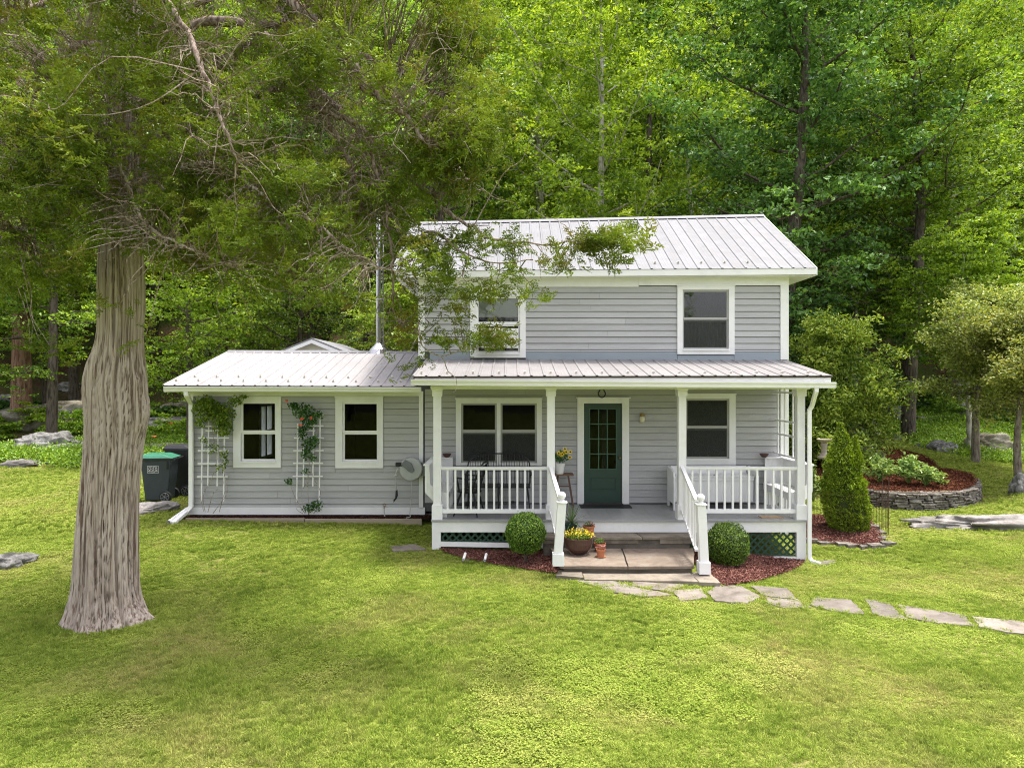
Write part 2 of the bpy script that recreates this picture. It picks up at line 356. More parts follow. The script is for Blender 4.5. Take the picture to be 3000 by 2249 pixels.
_K = np.exp(-((CPX[:, None]-CPX)**2+(CPY[:, None]-CPY)**2)/(2*1.5**2)); _W = np.linalg.solve(_K+np.eye(len(CPX))*.05, CPR)
def g(x, y):
    x = np.asarray(x, float); y = np.asarray(y, float)
    z = np.interp(y, _by, _bz)
    d = np.exp(-((x[..., None]-CPX)**2+(y[..., None]-CPY)**2)/(2*1.5**2)); z = z+(d*_W).sum(-1)
    P = np.stack([x*.12, y*.12, x*0], -1); far = np.clip((y-26)/20, 0, 1)
    z = z+far*(fbm(P, 5, 3)*1.0)+.03*vnoise(np.stack([x*.5, y*.5, x*0], -1), 9)*np.clip((y-2)/30+.6, 0, 1)
    return z
def gz(x, y): return float(g(np.array([x]), np.array([y]))[0])
def lawn_edge(x):
    x = np.asarray(x, float)
    return np.interp(x, [-60, -16, -9, -5, 0, 8, 10, 13, 60], [22, 22, 21.5, 21.5, 22, 27, 29, 30, 32])+.5*vnoise(np.stack([x*.6, x*0, x*0], -1), 3)
xs = np.concatenate([np.linspace(-170, -32, 24)[:-1], np.linspace(-32, -20, 13)[:-1], np.linspace(-20, 20, 161), np.linspace(20, 32, 13)[1:], np.linspace(32, 170, 24)[1:]])
def gridmesh(name, xs, yf, ns, mat):
    V = []; t = np.linspace(0, 1, ns)
    Xg = np.repeat(xs[None, :], ns, 0); Yg = yf(Xg, t[:, None]); Zg = g(Xg, Yg)
    V = np.stack([Xg, Yg, Zg], -1).reshape(-1, 3); n = len(xs)
    i = np.arange((ns-1)*(n-1)); r, c = i//(n-1), i % (n-1); a = r*n+c
    return npmesh(name, V, np.stack([a, a+1, a+n+1, a+n], 1), None, True)
def groundmat():
    t = NT('lawn_soil_and_thatch'); v = t.pos((1, 1, 1))
    n = t.noise(v, 30, 6, .7); c = t.ramp(n, [(.38, (.05, .075, .012)), (.5, (.13, .175, .022)), (.62, (.26, .29, .07))])
    b = t.noise(v, .55, 4, .6); c = t.mix(t.ramp(b, [(.5, (0, 0, 0)), (.68, (.6,)*3)]), c, (.24, .21, .09))
    p = t.n('ShaderNodeBsdfDiffuse'); t.l(c, p.inputs[0]); t.l(t.bump(n, .8, .05), p.inputs['Normal']); t.l(p.outputs[0], t.out.inputs[0]); return t.m
def littermat():
    t = NT('forest_floor'); v = t.pos((1, 1, 1)); n = t.noise(v, 9, 8, .72); c = t.ramp(n, [(.3, (.025, .018, .012)), (.5, (.08, .055, .035)), (.72, (.18, .13, .08))])
    b = t.noise(v, .35, 5, .65); c = t.mix(t.ramp(b, [(.42, (0, 0, 0)), (.6, (.85,)*3)]), c, (.055, .09, .018))
    p = t.n('ShaderNodeBsdfDiffuse'); t.l(c, p.inputs[0]); t.l(t.bump(n, .9, .1), p.inputs['Normal']); t.l(p.outputs[0], t.out.inputs[0]); return t.m
LAWNM = groundmat(); LITTER = littermat()
def yf_lawn(Xg, t):
    a = lawn_edge(Xg); near = np.interp(t, [0, .12, 1], [0, 1, 2]);
    return np.where(near < 1, -60+near*62, 2+(near-1)*(a-2))
tag(link('lawn', gridmesh('lawn', xs, yf_lawn, 130, None), LAWNM), 'mown green lawn sloping down from the grey farmhouse towards the viewer', None, None, 'structure')
def yf_hill(Xg, t):
    a = lawn_edge(Xg); return a+(t**2.2)*(250-a)
tag(link('hillside', gridmesh('hillside', xs, yf_hill, 90, None), LITTER), 'steep wooded hillside rising behind the farmhouse', None, None, 'structure')
# ------------------------------------------------------------------ scatter by geometry nodes (stuff only)
def protocol(name, meshes, mats):
    c = bpy.data.collections.new(name)
    for i, me in enumerate(meshes):
        o = bpy.data.objects.new('%s_%02d' % (name, i), me); c.objects.link(o)
        for m in mats:
            if m.name not in [q.name for q in me.materials if q]: me.materials.append(m)
    return c
def scatter(name, P, rot, scl, idx, coll):
    me = bpy.data.meshes.new(name); me.vertices.add(len(P)); me.vertices.foreach_set('co', np.asarray(P, np.float32).ravel())
    a = me.attributes.new('rot', 'FLOAT_VECTOR', 'POINT'); a.data.foreach_set('vector', np.asarray(rot, np.float32).ravel())
    a = me.attributes.new('scl', 'FLOAT_VECTOR', 'POINT'); s = np.asarray(scl, np.float32)
    if s.ndim == 1: s = np.repeat(s[:, None], 3, 1)
    a.data.foreach_set('vector', s.ravel())
    a = me.attributes.new('idx', 'INT', 'POINT'); a.data.foreach_set('value', np.asarray(idx, np.int32))
    o = link(name, me)
    ng = bpy.data.node_groups.new(name+'_nodes', 'GeometryNodeTree')
    ng.interface.new_socket('Geometry', in_out='INPUT', socket_type='NodeSocketGeometry'); ng.interface.new_socket('Geometry', in_out='OUTPUT', socket_type='NodeSocketGeometry')
    N = ng.nodes; gi = N.new('NodeGroupInput'); go = N.new('NodeGroupOutput'); ip = N.new('GeometryNodeInstanceOnPoints')
    ci = N.new('GeometryNodeCollectionInfo'); ci.inputs['Collection'].default_value = coll; ci.inputs['Separate Children'].default_value = True; ci.inputs['Reset Children'].default_value = True
    def na(n, ty):
        x = N.new('GeometryNodeInputNamedAttribute'); x.data_type = ty; x.inputs[0].default_value = n
        return next(q for q in x.outputs if q.enabled and q.name == 'Attribute')
    L = ng.links; L.new(gi.outputs[0], ip.inputs['Points']); L.new(ci.outputs[0], ip.inputs['Instance']); ip.inputs['Pick Instance'].default_value = True
    L.new(na('idx', 'INT'), ip.inputs['Instance Index']); e = N.new('FunctionNodeEulerToRotation'); L.new(na('rot', 'FLOAT_VECTOR'), e.inputs[0]); L.new(e.outputs[0], ip.inputs['Rotation'])
    L.new(na('scl', 'FLOAT_VECTOR'), ip.inputs['Scale']); L.new(ip.outputs[0], go.inputs[0])
    m = o.modifiers.new('scatter', 'NODES'); m.node_group = ng; o['kind'] = 'stuff'; return o
# ------------------------------------------------------------------ HOUSE
XL, XR, EXL = X(1228, DW), X(2307, DW), X(556, DW)
YB = 19.6
house = thing('grey_farmhouse', (X(1700, DW), DW, .7), 'two storey grey clapboard farmhouse with metal roofs and white front porch', 'house')
HP = house.location.copy()
def hpart(mb, name, mat, parent=None, **k):
    """parts are built in world coordinates; parent inverse keeps them there"""
    o = mb.build(name, mat, parent or house, **k); fixparent(o); return o
def fixparent(o):
    bpy_m = Matrix.Identity(4); p = o.parent
    ch = []
    while p: ch.append(p); p = p.parent
    M = Matrix.Identity(4)
    for q in reversed(ch): M = M @ q.matrix_parent_inverse @ q.matrix_basis
    o.matrix_parent_inverse = M.inverted()
def sub_rects(x0, x1, z0, z1, holes):
    """x intervals of the strip z0..z1 not covered by holes"""
    cuts = sorted([(max(x0, h[0]), min(x1, h[1])) for h in holes if h[2] < (z0+z1)/2 < h[3] and h[1] > x0 and h[0] < x1])
    out = []; c = x0
    for a, b in cuts:
        if a > c+.01: out.append((c, a))
        c = max(c, b)
    if c < x1-.01: out.append((c, x1))
    return out
def wall_with_holes(mb, x0, x1, y0, y1, z0, z1, holes):
    zs = sorted(set([z0, z1]+[max(z0, min(z1, v)) for h in holes for v in (h[2], h[3])]))
    for a, b in zip(zs[:-1], zs[1:]):
        if b-a < 1e-4: continue
        for p, q in sub_rects(x0, x1, a, b, holes): mb.box(p, q, y0, y1, a, b)
rnd = random.Random(4)
def siding(wall, x0, x1, z0, z1, holes, ex=.1292, y=14.30, name='board'):
    """lapped boards from the top down; each is an object; split round openings at every board"""
    zt = z1; n = 0
    while zt > z0+.02:
        zb = max(z0, zt-ex)
        # segments: hole edges may cut a board partly in height: handle by using any overlap > 40 %
        hs = []; extra = []
        for h in holes:
            if min(zt, h[3])-max(zb, h[2]) > .004:
                hs.append((h[0], h[1], zb-1, zt+1))
                if h[2]-zb > .012 and h[2] < zt: extra.append((max(x0, h[0]), min(x1, h[1]), zb, h[2]+.004))
                if zt-h[3] > .012 and h[3] > zb: extra.append((max(x0, h[0]), min(x1, h[1]), h[3]-.004, zt))
        segs = [(a, b, zb, zt) for a, b in sub_rects(x0, x1, zb, zt, hs)]+extra
        for a, b, zb_, zt_ in segs:
            if b-a < .03: continue
            cuts = [a]
            if b-a > 3.0: cuts.append(a+(b-a)*rnd.uniform(.3, .7))
            cuts.append(b)
            for p, q in zip(cuts[:-1], cuts[1:]):
                w0, w1 = rnd.uniform(-.0012, .0012), rnd.uniform(-.0012, .0012)
                pr = rnd.uniform(0, .002); g_ = .0015
                mb = MB(); mb.hexa([(p+g_, y-.026-pr, zb_+w0), (q-g_, y-.026-pr, zb_+w1), (q-g_, y+.0015, zb_+w1), (p+g_, y+.0015, zb_+w0),
                                    (p+g_, y-.006, zt_-.0085), (q-g_, y-.006, zt_-.0085), (q-g_, y+.0015, zt_-.0085), (p+g_, y+.0015, zt_-.0085)])  # boards stop short so the dark backing shows as a shadow line
                hpart(mb, name, SIDING, wall)
        zt = zb; n += 1
HOLES = {'ext': [], 'low': [], 'up': []}
def window(o, gl, rail, wall, units=1, sash=WHITEV, fill=None, splits=None):
    """o outer trim rect px, gl glass rects px list, rail px y pair"""
    ox0, ox1, oz1, oz0 = X(o[0], DW), X(o[1], DW), Z(o[2], DW), Z(o[3], DW)
    sw = .038
    G = [(X(a, DW), X(b, DW), Z(c, DW), Z(d, DW)) for a, b, c, d in gl]   # x0 x1 ztop zbot
    ix0, ix1 = G[0][0]-sw, G[-1][1]+sw; iz1, iz0 = G[0][2]+sw, G[0][3]-sw
    HOLES[wall].append((ox0, ox1, oz0, oz1, ix0, ix1, iz0, iz1))
    mb = MB(); y0, y1 = 14.248, 14.345
    mb.box(ox0, ix0, y0, y1, oz0, oz1); mb.box(ix1, ox1, y0, y1, oz0, oz1)
    mb.box(ix0, ix1, y0, y1, iz1, oz1); mb.box(ix0, ix1, y0, y1, oz0, iz0)
    mb.box(ox0-.012, ox1+.012, y0-.016, y0-.001, oz1-.03, oz1-.002)
    mb.box(ix0+.005, ix1-.005, y0-.02, y0-.001, iz0-.035, iz0-.006)
    for a, b in zip(G[:-1], G[1:]): mb.box(a[1]+sw, b[0]-sw, y0+.004, y1, iz0, iz1)
    w = hpart(mb, 'window', WHITE, house)
    zr1, zr0 = Z(rail[0], DW), Z(rail[1], DW)
    for a, b, zt, zb in G:
        s = MB(); s.ring(a-sw, b+sw, zr0, zt+sw, sw, 14.285, 14.315, zr1-zr0); hpart(s, 'upper_sash', sash, w)
        s = MB(); s.ring(a-sw+.002, b+sw-.002, zb-sw, zr0-.002, sw-.002, 14.305, 14.338); hpart(s, 'lower_sash', sash, w)
        p = MB(); p.box(a-.005, b+.005, 14.298, 14.302, zr1-.005, zt+.005); hpart(p, 'pane', GLASSR if wall == 'up' else GLASS, w)
        p = MB(); p.box(a-.005, b+.005, 14.320, 14.324, zb-.005, zr0-.03); hpart(p, 'pane', GLASSR if wall == 'up' else GLASS, w)
    return w
W1 = window((686, 825, 1161, 1369), [(713, 806, 1182, 1344)], (1260, 1266), 'ext')
W2 = window((984, 1123, 1160, 1370), [(1010, 1104, 1183, 1345)], (1261, 1267), 'ext')
ALMOND = paint('grey_vinyl_sash', (.36, .36, .35), .05, .4, (3, 3, 3), .05)
W3 = window((1336, 1587, 1165, 1362), [(1357, 1450, 1186, 1350), (1472, 1567, 1186, 1350)], (1258, 1267), 'low', 2, ALMOND)
W4 = window((1989, 2153, 1152, 1361), [(2013, 2129, 1173, 1337)], (1247, 1254), 'low', 1, ALMOND)
W5 = window((1378, 1540, 842, 1048), [(1402, 1518, 874, 1028)], (943, 950), 'up', 1, WHITEV)
W6 = window((1983, 2150, 835, 1038), [(2004, 2128, 855, 1017)], (930, 937), 'up', 1, ALMOND)
# screens on the dark sashed windows, shade, curtains
for w_, (a, b, c, d) in ((W3, (1357, 1450, 1268, 1350)), (W3, (1472, 1567, 1268, 1350)), (W4, (2013, 2129, 1173, 1337)), (W6, (2004, 2128, 938, 1017))):
    m = MB(); m.box(X(a, DW), X(b, DW), 14.286, 14.2865, Z(d, DW), Z(c, DW)); hpart(m, 'insect_screen', SCREEN, w_)
m = MB(); m.box(X(1402, DW), X(1518, DW), 14.36, 14.362, Z(928, DW), Z(872, DW)); hpart(m, 'roller_shade', SHADE, W5)
def curtain(x0, x1, z0, z1, y, w_):
    n = 60; V = []; F = []
    for i in range(n+1):
        x = x0+(x1-x0)*i/n; yy = y+.02*math.sin(i*1.3)+.01*math.sin(i*.47)
        V += [(x, yy, z0), (x, yy, z1)]
    for i in range(n): F.append((2*i, 2*i+2, 2*i+3, 2*i+1))
    mm = MB(); mm.add(V, F); return hpart(mm, 'curtain', CURTAIN, w_, smooth=True)
curtain(X(2000, DW), X(2132, DW), Z(1022, DW), Z(933, DW), 14.42, W6)
m = MB(); m.ball((X(2045, DW+.3), DW+.25, Z(1018, DW)), .16, 10, (1.6, .5, .7)); hpart(m, 'pillow_by_window', SHADE, W6, smooth=True)
# door ------------------------------------------------------------
dx0, dx1, dz0, dz1 = X(1711, DW), X(1821, DW), .715, Z(1182, DW)
HOLES['low'].append((X(1691, DW), X(1842, DW), .6, Z(1165, DW), dx0-.01, dx1+.01, .6, dz1+.01))
m = MB(); m.box(X(1691, DW), dx0-.006, 14.245, 14.36, .705, Z(1165, DW)); m.box(dx1+.006, X(1842, DW), 14.245, 14.36, .705, Z(1165, DW)); m.box(dx0-.006, dx1+.006, 14.245, 14.36, dz1+.006, Z(1165, DW))
m.box(X(1687, DW), X(1846, DW), 14.23, 14.244, Z(1167, DW), Z(1163, DW)); hpart(m, 'door_frame', WHITE)
gx0, gx1, gz1, gz0 = X(1728, DW), X(1805, DW), Z(1198, DW), Z(1373, DW)
m = MB(); m.box(dx0, gx0, 14.30, 14.345, dz0, dz1); m.box(gx1, dx1, 14.30, 14.345, dz0, dz1); m.box(gx0, gx1, 14.30, 14.345, gz1, dz1); m.box(gx0, gx1, 14.30, 14.345, dz0, gz0)
door = hpart(m, 'door', GREEN)
MUNT = paint('green_muntin_paint', (.03, .085, .062), .08, .4, (5, 5, 5), .1)
m = MB()
for i in (1, 2): x = gx0+(gx1-gx0)*i/3; m.box(x-.010, x+.010, 14.296, 14.33, gz0, gz1)
for i in (1, 2, 3): z = gz0+(gz1-gz0)*i/4; m.box(gx0, gx1, 14.297, 14.329, z-.010, z+.010)
m.ring(gx0-.012, gx1+.012, gz0-.012, gz1+.012, .016, 14.290, 14.299)
hpart(m, 'door_muntin_grid', MUNT, door)
for i in range(3):
    for j in range(4):
        m = MB(); w_, h_ = (gx1-gx0)/3, (gz1-gz0)/4
        m.box(gx0+i*w_+.008, gx0+(i+1)*w_-.008, 14.318, 14.321, gz0+j*h_+.008, gz0+(j+1)*h_-.008); hpart(m, 'door_pane', GLASS, door)
m = MB(); m.ring(X(1729, DW), X(1805, DW), Z(1436, DW), Z(1398, DW), .014, 14.290, 14.2995); m.box(X(1734, DW), X(1800, DW), 14.294, 14.2995, Z(1432, DW), Z(1402, DW)); hpart(m, 'door_raised_panel', GREEN, door, bevel=.003)
m = MB(); m.ball((X(1815, DW), 14.26, Z(1340, DW)), .027, 8); m.tube([(X(1815, DW), 14.30, Z(1340, DW)), (X(1815, DW), 14.27, Z(1340, DW))], .012); hpart(m, 'door_knob', BRASS, door, smooth=True)
m = MB(); m.box(dx0-.02, dx1+.02, 14.20, 14.36, .702, .722); hpart(m, 'threshold', DARKTRIM)
# walls -------------------------------------------------------------
H = HOLES
def outer(hs): return [h[:4] for h in hs]
def inner(hs): return [h[4:] for h in hs]
m = MB(); wall_with_holes(m, XL, XR, 14.302, 14.42, .55, 5.46, inner(H['low'])+inner(H['up']))
yr = 14.425
m.box(XL, XL+.12, yr, YB, .3, 5.46); m.box(XR-.12, XR, yr, YB, .0, 5.46); m.box(XL, XR, YB+.001, YB+.12, .3, 5.46)
for x0 in (XL, XR-.12):
    m.prism([(yr, 5.462), (YB, 5.462), (16.95, 6.98)], lambda p, x0=x0: (x0, p[0], p[1]), lambda p, x0=x0: (x0+.12, p[0], p[1]))
GAPSHADE = paint('gap_shade_backing', (.10, .105, .11), .1, .9, (3, 3, 3), 0)  # dark backing colour stands in for the shadow lines between boards
wall_main = hpart(m, 'wall', GAPSHADE)
siding(wall_main, XL+.118, XR-.16, .705, 3.05, outer(H['low']))
siding(wall_main, XL+.118, XR-.16, Z(1030, DW), Z(838, DW), outer(H['up']))
m = MB()
for a, b in sub_rects(XL+.22, XR-.165, 3.62, 3.79, [(X(1378, DW), X(1540, DW), 0, 9), (X(1983, DW), X(2150, DW), 0, 9)]): m.box(a, b, 14.272, 14.3, Z(1056, DW), Z(1031, DW))
m.box(X(1984, DW), X(2149, DW), 14.272, 14.3, 3.62, Z(1040, DW))
hpart(m, 'flashing_board', FLASH)
m = MB(); m.box(XR-.155, XR+.012, 14.262, 14.30, 3.64, Z(836, DW)); m.box(XR-.155, XR+.012, 14.262, 14.30, .0, 3.05); m.box(XR+.0005, XR+.02, 14.3005, 14.42, .0, 5.3); hpart(m, 'corner_board', WHITE)
m = MB(); m.box(XL-.012, XL+.115, 14.262, 14.30, 3.66, Z(836, DW)); m.box(XL, XL+.085, 14.262, 14.30, .62, 3.0); m.box(XL-.02, XL-.0005, 14.3005, 14.42, 3.5, 5.3); hpart(m, 'corner_board', WHITE)
m = MB(); m.box(XL-.012, X(1870, DW), 14.26, 14.30, Z(841, DW), 5.44); m.box(X(1870, DW)+.002, XR+.012, 14.258, 14.30, Z(836.5, DW), 5.44); hpart(m, 'frieze_board', WHITE)
# extension walls
m = MB(); wall_with_holes(m, EXL, XL-.001, 14.302, 14.42, .45, 3.1, inner(H['ext']))
SY0, SY1, SZ0, SZ1 = 17.88, 18.78, 1.2, 2.62
def side_wall(m, x0, x1, y0, y1, z0, z1):
    m.box(x0, x1, y0, SY0, z0, z1); m.box(x0, x1, SY1, y1, z0, z1); m.box(x0, x1, SY0, SY1, z0, SZ0); m.box(x0, x1, SY0, SY1, SZ1, z1)
side_wall(m, EXL, EXL+.12, 14.421, 19.95, .4, 3.1)
m.box(EXL+.121, XL-.001, 19.83, 19.95, .4, 3.1)
m.prism([(14.421, 3.101), (19.95, 3.101), (17.0, 3.86)], lambda p: (EXL, p[0], p[1]), lambda p: (EXL+.12, p[0], p[1]))
wall_ext = hpart(m, 'wall', GAPSHADE)
siding(wall_ext, EXL+.09, XL-.003, Z(1485, DW), Z(1160, DW), outer(H['ext']))
m = MB(); m.box(EXL-.01, EXL+.085, 14.265, 14.30, Z(1485, DW)+.001, Z(1160, DW)); hpart(m, 'corner_board', WHITE)
m = MB(); m.box(EXL-.02, XL+.12, 14.262, 14.30, Z(1506, DW), Z(1485, DW)); hpart(m, 'skirt_board', WHITE)
m = MB(); m.box(EXL-.02, XL+.0, 14.255, 14.30, Z(1160, DW), 3.05); hpart(m, 'frieze_board', WHITE)
m = MB(); m.box(EXL+.02, XL+.3, 14.30, 14.5, 0, Z(1506, DW)-.001); m.box(-1.2, 5.2, 14.0, 14.25, -.2, .5); hpart(m, 'foundation', CONC)
m = MB()
for (a, b, c, d) in ((SY0, SY0+.07, SZ0, SZ1), (SY1-.07, SY1, SZ0, SZ1), (SY0+.07, SY1-.07, SZ0, SZ0+.07), (SY0+.07, SY1-.07, SZ1-.07, SZ1), (SY0+.07, SY1-.07, (SZ0+SZ1)/2-.025, (SZ0+SZ1)/2+.025), (18.24, 18.36, SZ0+.07, SZ1-.07)): m.box(EXL-.03, EXL+.16, a, b, c, d)
hpart(m, 'side_window_frame', WHITE)
# lapped boards of the side walls, cut to the gable slopes
def side_siding(wall, x, sgn, y0, y1, z0, zeave, yr_, zr, holes=()):
    z = z0
    while z < zr-.1:
        zt = z+.1292
        a, b = y0, y1
        if zt > zeave: f = (zt-zeave)/(zr-zeave); a, b = y0+(yr_-y0)*f, y1+(yr_-y1)*f
        if b-a > .15:
            for p, q in sub_rects(a, b, z, zt, [(h[0], h[1], h[2]-.06, h[3]+.06) for h in holes]):
                mb = MB(); o0, o1 = (x-.024, x-.004) if sgn < 0 else (x+.024, x+.004)
                P = [(o0, p, z), (o0, q, z), (x, q, z), (x, p, z), (o1, p, zt-.008), (o1, q, zt-.008), (x, q, zt-.008), (x, p, zt-.008)]
                if sgn < 0: P = [P[i] for i in (3, 2, 1, 0, 7, 6, 5, 4)]
                mb.hexa(P); hpart(mb, 'board', SIDING, wall)
        z = zt
side_siding(wall_main, XL-.0005, -1, 14.43, YB, 3.2, 5.30, 16.95, 6.95)
side_siding(wall_main, XR+.0005, 1, 14.43, YB, .45, 5.30, 16.95, 6.95)
side_siding(wall_ext, EXL-.0005, -1, 14.43, 19.95, .52, 3.0, 17.0, 3.8, [(SY0, SY1, SZ0, SZ1)])
# interior shells
m = MB(); m.box(XL+.13, XR-.13, 14.43, YB-.01, .68, .70); m.box(XL+.13, XR-.13, 14.43, YB-.01, 3.1, 3.3); m.box(XL+.13, XR-.13, 14.43, YB-.01, 5.3, 5.32)
m.box(XL+.125, XL+.129, 14.43, YB, .7, 5.3); m.box(XR-.129, XR-.125, 14.43, YB, .7, 5.3); m.box(XL+.13, XR-.13, YB-.006, YB-.002, .7, 5.3); m.box(1.9, 2.0, 14.8, YB-.01, .7, 3.1); m.box(1.9, 2.0, 14.8, YB-.01, 3.3, 5.3)
m.box(XL+.13, XR-.13, 16.8, 16.82, .7, 3.1); m.box(XL+.13, XR-.13, 16.8, 16.82, 3.3, 5.3)
hpart(m, 'inner_room', INTER)
m = MB(); m.box(EXL+.125, XL-.005, 14.43, 19.82, .60, .62); m.box(EXL+.125, XL-.005, 14.43, 19.82, 3.06, 3.09); side_wall(m, EXL+.122, EXL+.126, 14.43, 19.82, .62, 3.06)
m.box(XL-.012, XL-.008, 14.43, 19.82, .62, 3.06); m.box(EXL+.127, XL-.013, 19.80, 19.806, .62, 3.06); m.box(-4.5, -4.44, 15.6, 19.79, .62, 3.06)
hpart(m, 'inner_room', INTER)
# roofs -----------------------------------------------------------------
def panel_mesh(a0, a1, b0, b1, up, last=False):
    """a0,a1 eave left/right, b0,b1 ridge left/right: sheet with a rib along its left edge and two minor ribs"""
    a0, a1, b0, b1 = map(Vector, (a0, a1, b0, b1)); u = Vector(up)
    prof = [(-.11, 0), (-.06, .015), (.06, .015), (.11, 0), (.36, 0), (.385, .0015), (.415, .0015), (.44, 0), (.62, 0), (.645, .0015), (.675, .0015), (.70, 0), (.892, 0)]
    V = []
    for e0, e1 in ((a0, a1), (b0, b1)):
        for t, h in prof: V.append(e0.lerp(e1, t)+u*h if True else 0)
    for e0, e1 in ((a0, a1), (b0, b1)):
        for t, h in prof: V.append(e0.lerp(e1, t)+u*(h-.004))
    n = len(prof); F = [(i, i+1, n+i+1, n+i) for i in range(n-1)]+[(2*n+i+1, 2*n+i, 3*n+i, 3*n+i+1) for i in range(n-1)]
    F += [(i+1, i, 2*n+i, 2*n+i+1) for i in range(n-1)]
    mb = MB(); mb.add(V, F); return mb
def metal_roof(name, EL, ER, RL, RR, n, mat, guards, deck_t=.05, gap=0):
    """front slope from eave (EL..ER) to ridge (RL..RR)"""
    EL, ER, RL, RR = map(Vector, (EL, ER, RL, RR)); up = (ER-EL).cross(RL-EL).normalized()
    d = MB(); o = -.012 if name != 'main_roof' else -.06
    P = [EL, ER, RR, RL]; d.hexa([p+up*(o-deck_t) for p in P]+[p+up*o for p in P])
    deck = hpart(d, name, DARKTRIM)
    for i in range(n):
        t0, t1 = i/n, (i+1)/n
        mb = panel_mesh(EL.lerp(ER, t0), EL.lerp(ER, t1), RL.lerp(RR, t0), RL.lerp(RR, t1), up)
        e = (EL-RL).normalized()*.03
        k = len(mb.v)//4
        for q in list(range(k))+list(range(2*k, 3*k)): mb.v[q] = tuple(Vector(mb.v[q])+e)
        hpart(mb, 'metal_panel', mat, deck)
    for (dist, off, step) in guards:
        L = (RL-EL).length; i = off
        while i < n:
            t = (i+.5)/n; p = EL.lerp(ER, t).lerp(RL.lerp(RR, t), dist/L); s = (RL-EL).normalized(); w = (ER-EL).normalized()
            if name == 'main_roof' and i > 30: i += step; continue
            mb = MB(); c = p+up*.004
            mb.hexa([c+w*a*.019+s*b*.006+up*h for h, (a, b) in [(0, (-1, -1)), (0, (1, -1)), (0, (1, 1)), (0, (-1, 1)), (.036, (-1, -1)), (.045, (1, -1)), (.045, (1, 1)), (.045, (-1, 1))]])
            mb.hexa([c+w*a*.019+s*(.008+b*.055)+up*h for h, (a, b) in [(0, (-1, 0)), (0, (1, 0)), (0, (1, 1)), (0, (-1, 1)), (.006, (-1, 0)), (.006, (1, 0)), (.006, (1, 1)), (.006, (-1, 1))]])
            mb.hexa([c+w*a*.004+s*(.008)+(s*.045*b)+up*h for h, (a, b) in [(.007, (-1, 0)), (.007, (1, 0)), (.007, (1, 1)), (.007, (-1, 1)), (.055, (-1, 0)), (.055, (1, 0)), (.055, (1, .2)), (.055, (-1, .2))]])
            hpart(mb, 'snow_guard', CLIP, deck); i += step
    return deck, up
# main roof
mEL, mER = (X(1149, 14), 14.0, Z(792, 14)), (X(2392, 14), 14.0, Z(783.5, 14))
mRL, mRR = (X(1207, 16.95), 16.95, Z(655, 16.95)), (X(2236, 16.95), 16.95, Z(632, 16.95))
mRL = (mEL[0], 16.95, mRL[2]); mRR = (mER[0], 16.95, mRR[2])
md, mup = metal_roof('main_roof', mEL, mER, mRL, mRR, 36, GALV, [(.28, 0, 2)])
m = MB(); u = Vector((0, .5, .87)); P = [Vector(mRL), Vector(mRR), Vector((mER[0], 19.95, mER[2])), Vector((mEL[0], 19.95, mEL[2]))]
m.hexa([p-u*.06 for p in P]+[p+Vector((0, 0, .0)) for p in P]); hpart(m, 'roof_rear_slope', GALV)
m = MB(); a, b = Vector(mRL), Vector(mRR)
m.add([a+Vector((0, -.13, -.045)), b+Vector((0, -.13, -.045)), b+Vector((0, 0, .04)), a+Vector((0, 0, .04)), a+Vector((0, .13, -.045)), b+Vector((0, .13, -.045))], [(0, 1, 2, 3), (3, 2, 5, 4)]); hpart(m, 'ridge_cap', GALV)
m = MB(); a, b = Vector(mEL), Vector(mER)
m.hexa([(a.x, 13.985, a.z-.145), (b.x, 13.985, b.z-.14), (b.x, 14.012, b.z-.14), (a.x, 14.012, a.z-.145), (a.x, 13.985, a.z-.02), (b.x, 13.985, b.z-.02), (b.x, 14.012, b.z-.02), (a.x, 14.012, a.z-.02)])
hpart(m, 'fascia_board', WHITE)
m = MB(); m.box(mEL[0], mER[0], 14.013, 14.30, 5.315, 5.33); m.box(mEL[0], XL-.02, 14.30, 19.8, 5.315, 5.33); m.box(XR+.02, mER[0], 14.30, 19.8, 5.315, 5.33); hpart(m, 'soffit', WHITE)
for (p, q) in ((mEL, mRL), (mER, mRR)):
    sx = .02 if p is mER else -.02; m = MB(); p, q = Vector(p), Vector(q)
    dn = Vector((0, 0, -.15)); tp = Vector((0, 0, -.006)); rr_ = Vector((q.x, 19.95, p.z))
    for a, b in ((p, q), (q, rr_)):
        o = Vector((sx, 0, 0)); m.hexa([a+dn, b+dn, b+dn+o, a+dn+o, a+tp, b+tp, b+tp+o, a+tp+o])
    hpart(m, 'rake_board', WHITE)
